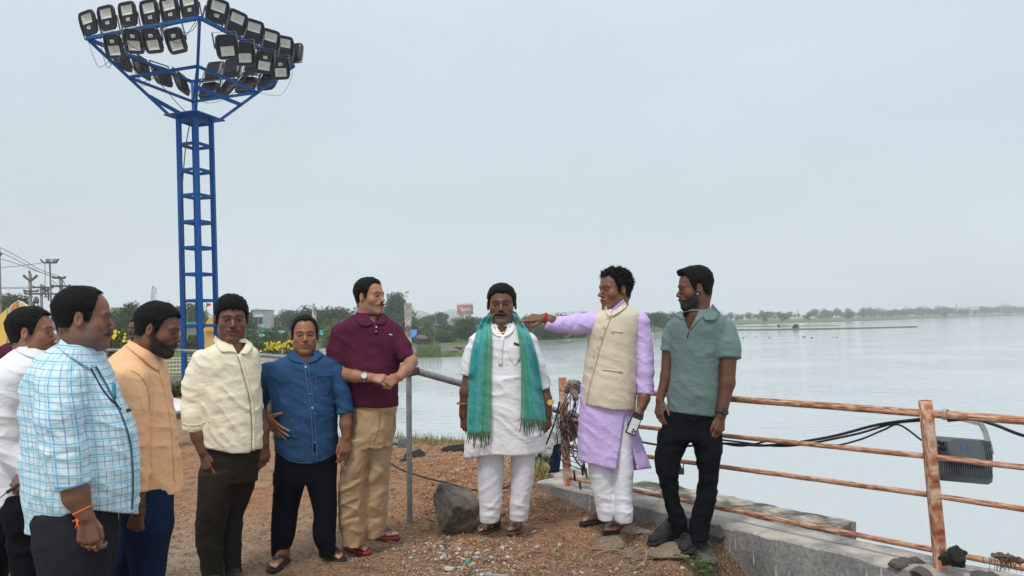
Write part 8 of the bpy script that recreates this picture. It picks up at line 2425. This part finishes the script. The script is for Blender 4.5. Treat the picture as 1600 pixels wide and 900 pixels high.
    flower_bush(184, 560, 17, 46, 'green bush with yellow flowers between the checked and peach shirt men', 20, 1)
    flower_bush(428, 557, 26, 24, 'low bush covered in yellow flowers left of the denim shirt', 60, 2)
    flower_bush(452, 556, 27, 26, 'yellow flowering bush just behind the denim collar', 36, 3)
    # low wall with a white lattice fence
    Y = 20.5; gw = material('grey_wall', (.24, .24, .235), rough=.9, var=.2, scale=2, bump=.3, bscale=30); wf = material('cream_paint', (.62, .60, .48), rough=.6)
    e = empty('lattice_fence', WY(270, 604, Y)); tag(e, 'cream painted picket lattice fence on a low grey wall behind the peach shirt man', 'fence'); inv = Matrix.Translation(-e.location)
    box_px('wall', -40, 584, 440, 606, Y, .25, gw, e)
    me = me_of(lambda b_: boxbm(b_, (0, 0, 0), (.022, .022, 1.0))); me.materials.append(wf)
    h0 = WY(270, 559, Y)[2]; h1 = WY(270, 583.5, Y)[2]
    a = WY(-40, 584, Y)[0]; b = WY(440, 584, Y)[0]; n = 92
    for i in range(n):
        o = bpy.data.objects.new('picket', me); link(o, e); o.matrix_parent_inverse = inv; x = a + (b - a) * i / n
        o.location = (x, Y + .1, (h0 + h1) / 2); o.scale = (1, 1, (h0 - h1))
    for q in (.06, .30, .54, .80, .97):
        o = bar('fence_rail', (a, Y + .08, h1 + (h0 - h1) * q), (b, Y + .08, h1 + (h0 - h1) * q), .028, wf, e); o.matrix_parent_inverse = inv
    # pale paved things behind the fence: a parked white barrier
    # shrubs at the foot of the wall
    for i, (x, h) in enumerate(((262, 22), (276, 20), (288, 24), (417, 26), (424, 20), (160, 26))):
        tree('bush', x, 622 if x < 400 else 626, 16.5 if x < 400 else 26, h, ['low weedy shrub below the grey wall, left of three', 'low weedy shrub below the grey wall, middle of three', 'low weedy shrub below the grey wall, nearest the blue mast', 'green shrub by the water between the cream and denim shirts', 'small shrub just right of the green one by the water', 'weedy shrub behind the checked shirt'][i], wk=1.2)
    # white board on the bank
    z = -.15; pts = [ground_at(x, y, z) for x, y in ((250, 618), (292, 636), (330, 634), (300, 650), (262, 644), (240, 640))]
    wb = material('white_board', (.70, .70, .70), rough=.5, var=.06); bm = bmesh.new()
    A = [Vector(W(254, 617, 13.2)), Vector(W(300, 629, 12.9)), Vector(W(300, 641, 12.4)), Vector(W(276, 644, 12.3)), Vector(W(254, 648, 12.2))]
    prism(bm, A, .02); o = bm_obj('white_board', bm, wb, smooth=False); tag(o, 'flat white board lying on the bank beside the peach shirt', 'board')
    e = seg('pipe', W(262, 648, 12.2), W(300, 641.5, 12.3), .035, material('blue_grey_paint', (.14, .19, .23), rough=.6)); e.name = 'loose_pipe'; tag(e, 'blue-grey pipe under the edge of the white board', 'pipe')
    # rocks on the spit, floating debris
    r = random.Random(21)
    for i, (x, y, s) in enumerate(((706, 551, .9), (718, 549.5, 1.3), (727, 551, .8), (712, 553, .6), (734, 548, 1.0), (698, 553, .5))):
        p = ground_at(x, y + 1.5, -1.2); o = place('spit_rock', rock_mesh(90 + i, 2, .4, .5), Matrix.Translation(Vector((p[0], p[1], -1.0))) @ Matrix.Scale(s, 4), None, material('spit_stone', (.15, .14, .125), rough=.9, var=.3)); tag(o, 'grey boulder in the heap on the reedy spit', 'rock', 'boulders on the reedy spit')
    for i in range(12):
        x, y = (r.uniform(1150, 1215), r.uniform(526, 529)) if i < 4 else (r.uniform(1242, 1268), r.uniform(526.5, 528.5)) if i < 9 else (r.uniform(1298, 1308), 527)
        p = ground_at(x, y, -1.2); o = place('floating_weed', rock_mesh(120 + i % 4, 1, .6, .35), Matrix.Translation(Vector((p[0], p[1], -1.19))) @ Matrix.Scale(r.uniform(.15, .3), 4), None, material('floating_weed', (.05, .06, .04), rough=.9)); tag(o, 'dark scrap of weed floating on the open lake', 'weed', 'floating weed scraps on the lake')
    # other people glimpsed
    p_glimpsed()

def p_glimpsed():
    if os.environ.get('NOPEOPLE'): return
    p_behind('person in maroon top mostly hidden at the left edge behind the white shirt', 6.0, 36, 512, 42, 60, (.13, .065, .045), M_maroon,
             [(536, 14, 40, .08), (545, -4, 46, .13), (570, -10, 50, .15), (640, -8, 50, .15), (690, -6, 48, .14)],
             [[(680, -6, 24, .12), (740, -4, 20, .09), (800, -2, 16, .07)], [(680, 20, 48, .12), (740, 22, 44, .09), (800, 22, 40, .07)]])
    p_behind('person beyond the pipe fence, only a sliver of head visible beside the peach collar', 9.0, 212, 514, 32, -40, (.13, .065, .045), M_char,
             [(534, 202, 222, .09), (545, 192, 232, .14), (590, 192, 232, .15), (620, 192, 232, .15)],
             [[(615, 192, 212, .12), (660, 194, 210, .09), (700, 196, 208, .07)], [(615, 212, 232, .12), (660, 213, 230, .09), (700, 214, 228, .07)]])
    # stooping person on the bank behind the first post
    D = 7.6; b = Body('person in patterned white shirt and navy trousers stooping behind the first rusty railing post', DK, D)
    b.head(Head(893, 662, D, 38, yaw=-30, pitch=40, skin=DK, stache=.5), (884, 668), h=.006)
    g = Garment(D); g.wr = dict(WRS, seed=91)
    g.tube([(860, 700, 17, 0), (864, 672, 19, -.02), (872, 652, 17, -.05), (880, 650, 12, -.08)], .03)
    g.tube([(866, 655, 9, .1), (858, 680, 8, .05), (866, 700, 7, -.05)], .02)
    pm = material('grey_print_cotton', (.62, .64, .66), rough=.9, var=.1, scale=20, color2=(.22, .24, .26), mask=(.55, .6))
    g.build('shirt', pm, b.root, h=.012)
    t = Garment(D); two_legs(t, None, [(690, 852, 880, .13), (720, 855, 876, .10), (760, 857, 872, .08)], [(690, 842, 866, .13, .2), (725, 838, 858, .10, .3), (760, 836, 852, .08, .3)])
    t.build('trousers', M_navy, b.root, h=.014)
    b.arm([(866, 690, 5, -.05), (874, 702, 4, -.08)], None, h=.006)
    finish(b, [g.hemmed, t.plain], D, unionbox(g, t))

def haze():
    bm = bmesh.new(); boxbm(bm, (0, 1380, 60), (7000, 2900, 127.2))
    m = bpy.data.materials.new('haze'); m.use_nodes = True; nt = m.node_tree; nt.nodes.clear()
    o_ = nt.nodes.new('ShaderNodeOutputMaterial'); v = nt.nodes.new('ShaderNodeVolumePrincipled'); v.inputs['Color'].default_value = (.93, .965, 1.0, 1); v.inputs['Density'].default_value = .0008; v.inputs['Anisotropy'].default_value = .1
    nt.links.new(v.outputs[0], o_.inputs['Volume'])
    o = bm_obj('haze', bm, m, smooth=False); tag(o, 'thin pale haze over the lake', kind='stuff')
    scene.cycles.volume_max_steps = 32; scene.cycles.volume_bounces = 1
import time as _time
_t0 = _time.time()
terrain(); far_land(); near_things(); background()
print('env', _time.time() - _t0)
import os
if not os.environ.get('NOPEOPLE'): people()
haze()
print('people', _time.time() - _t0)
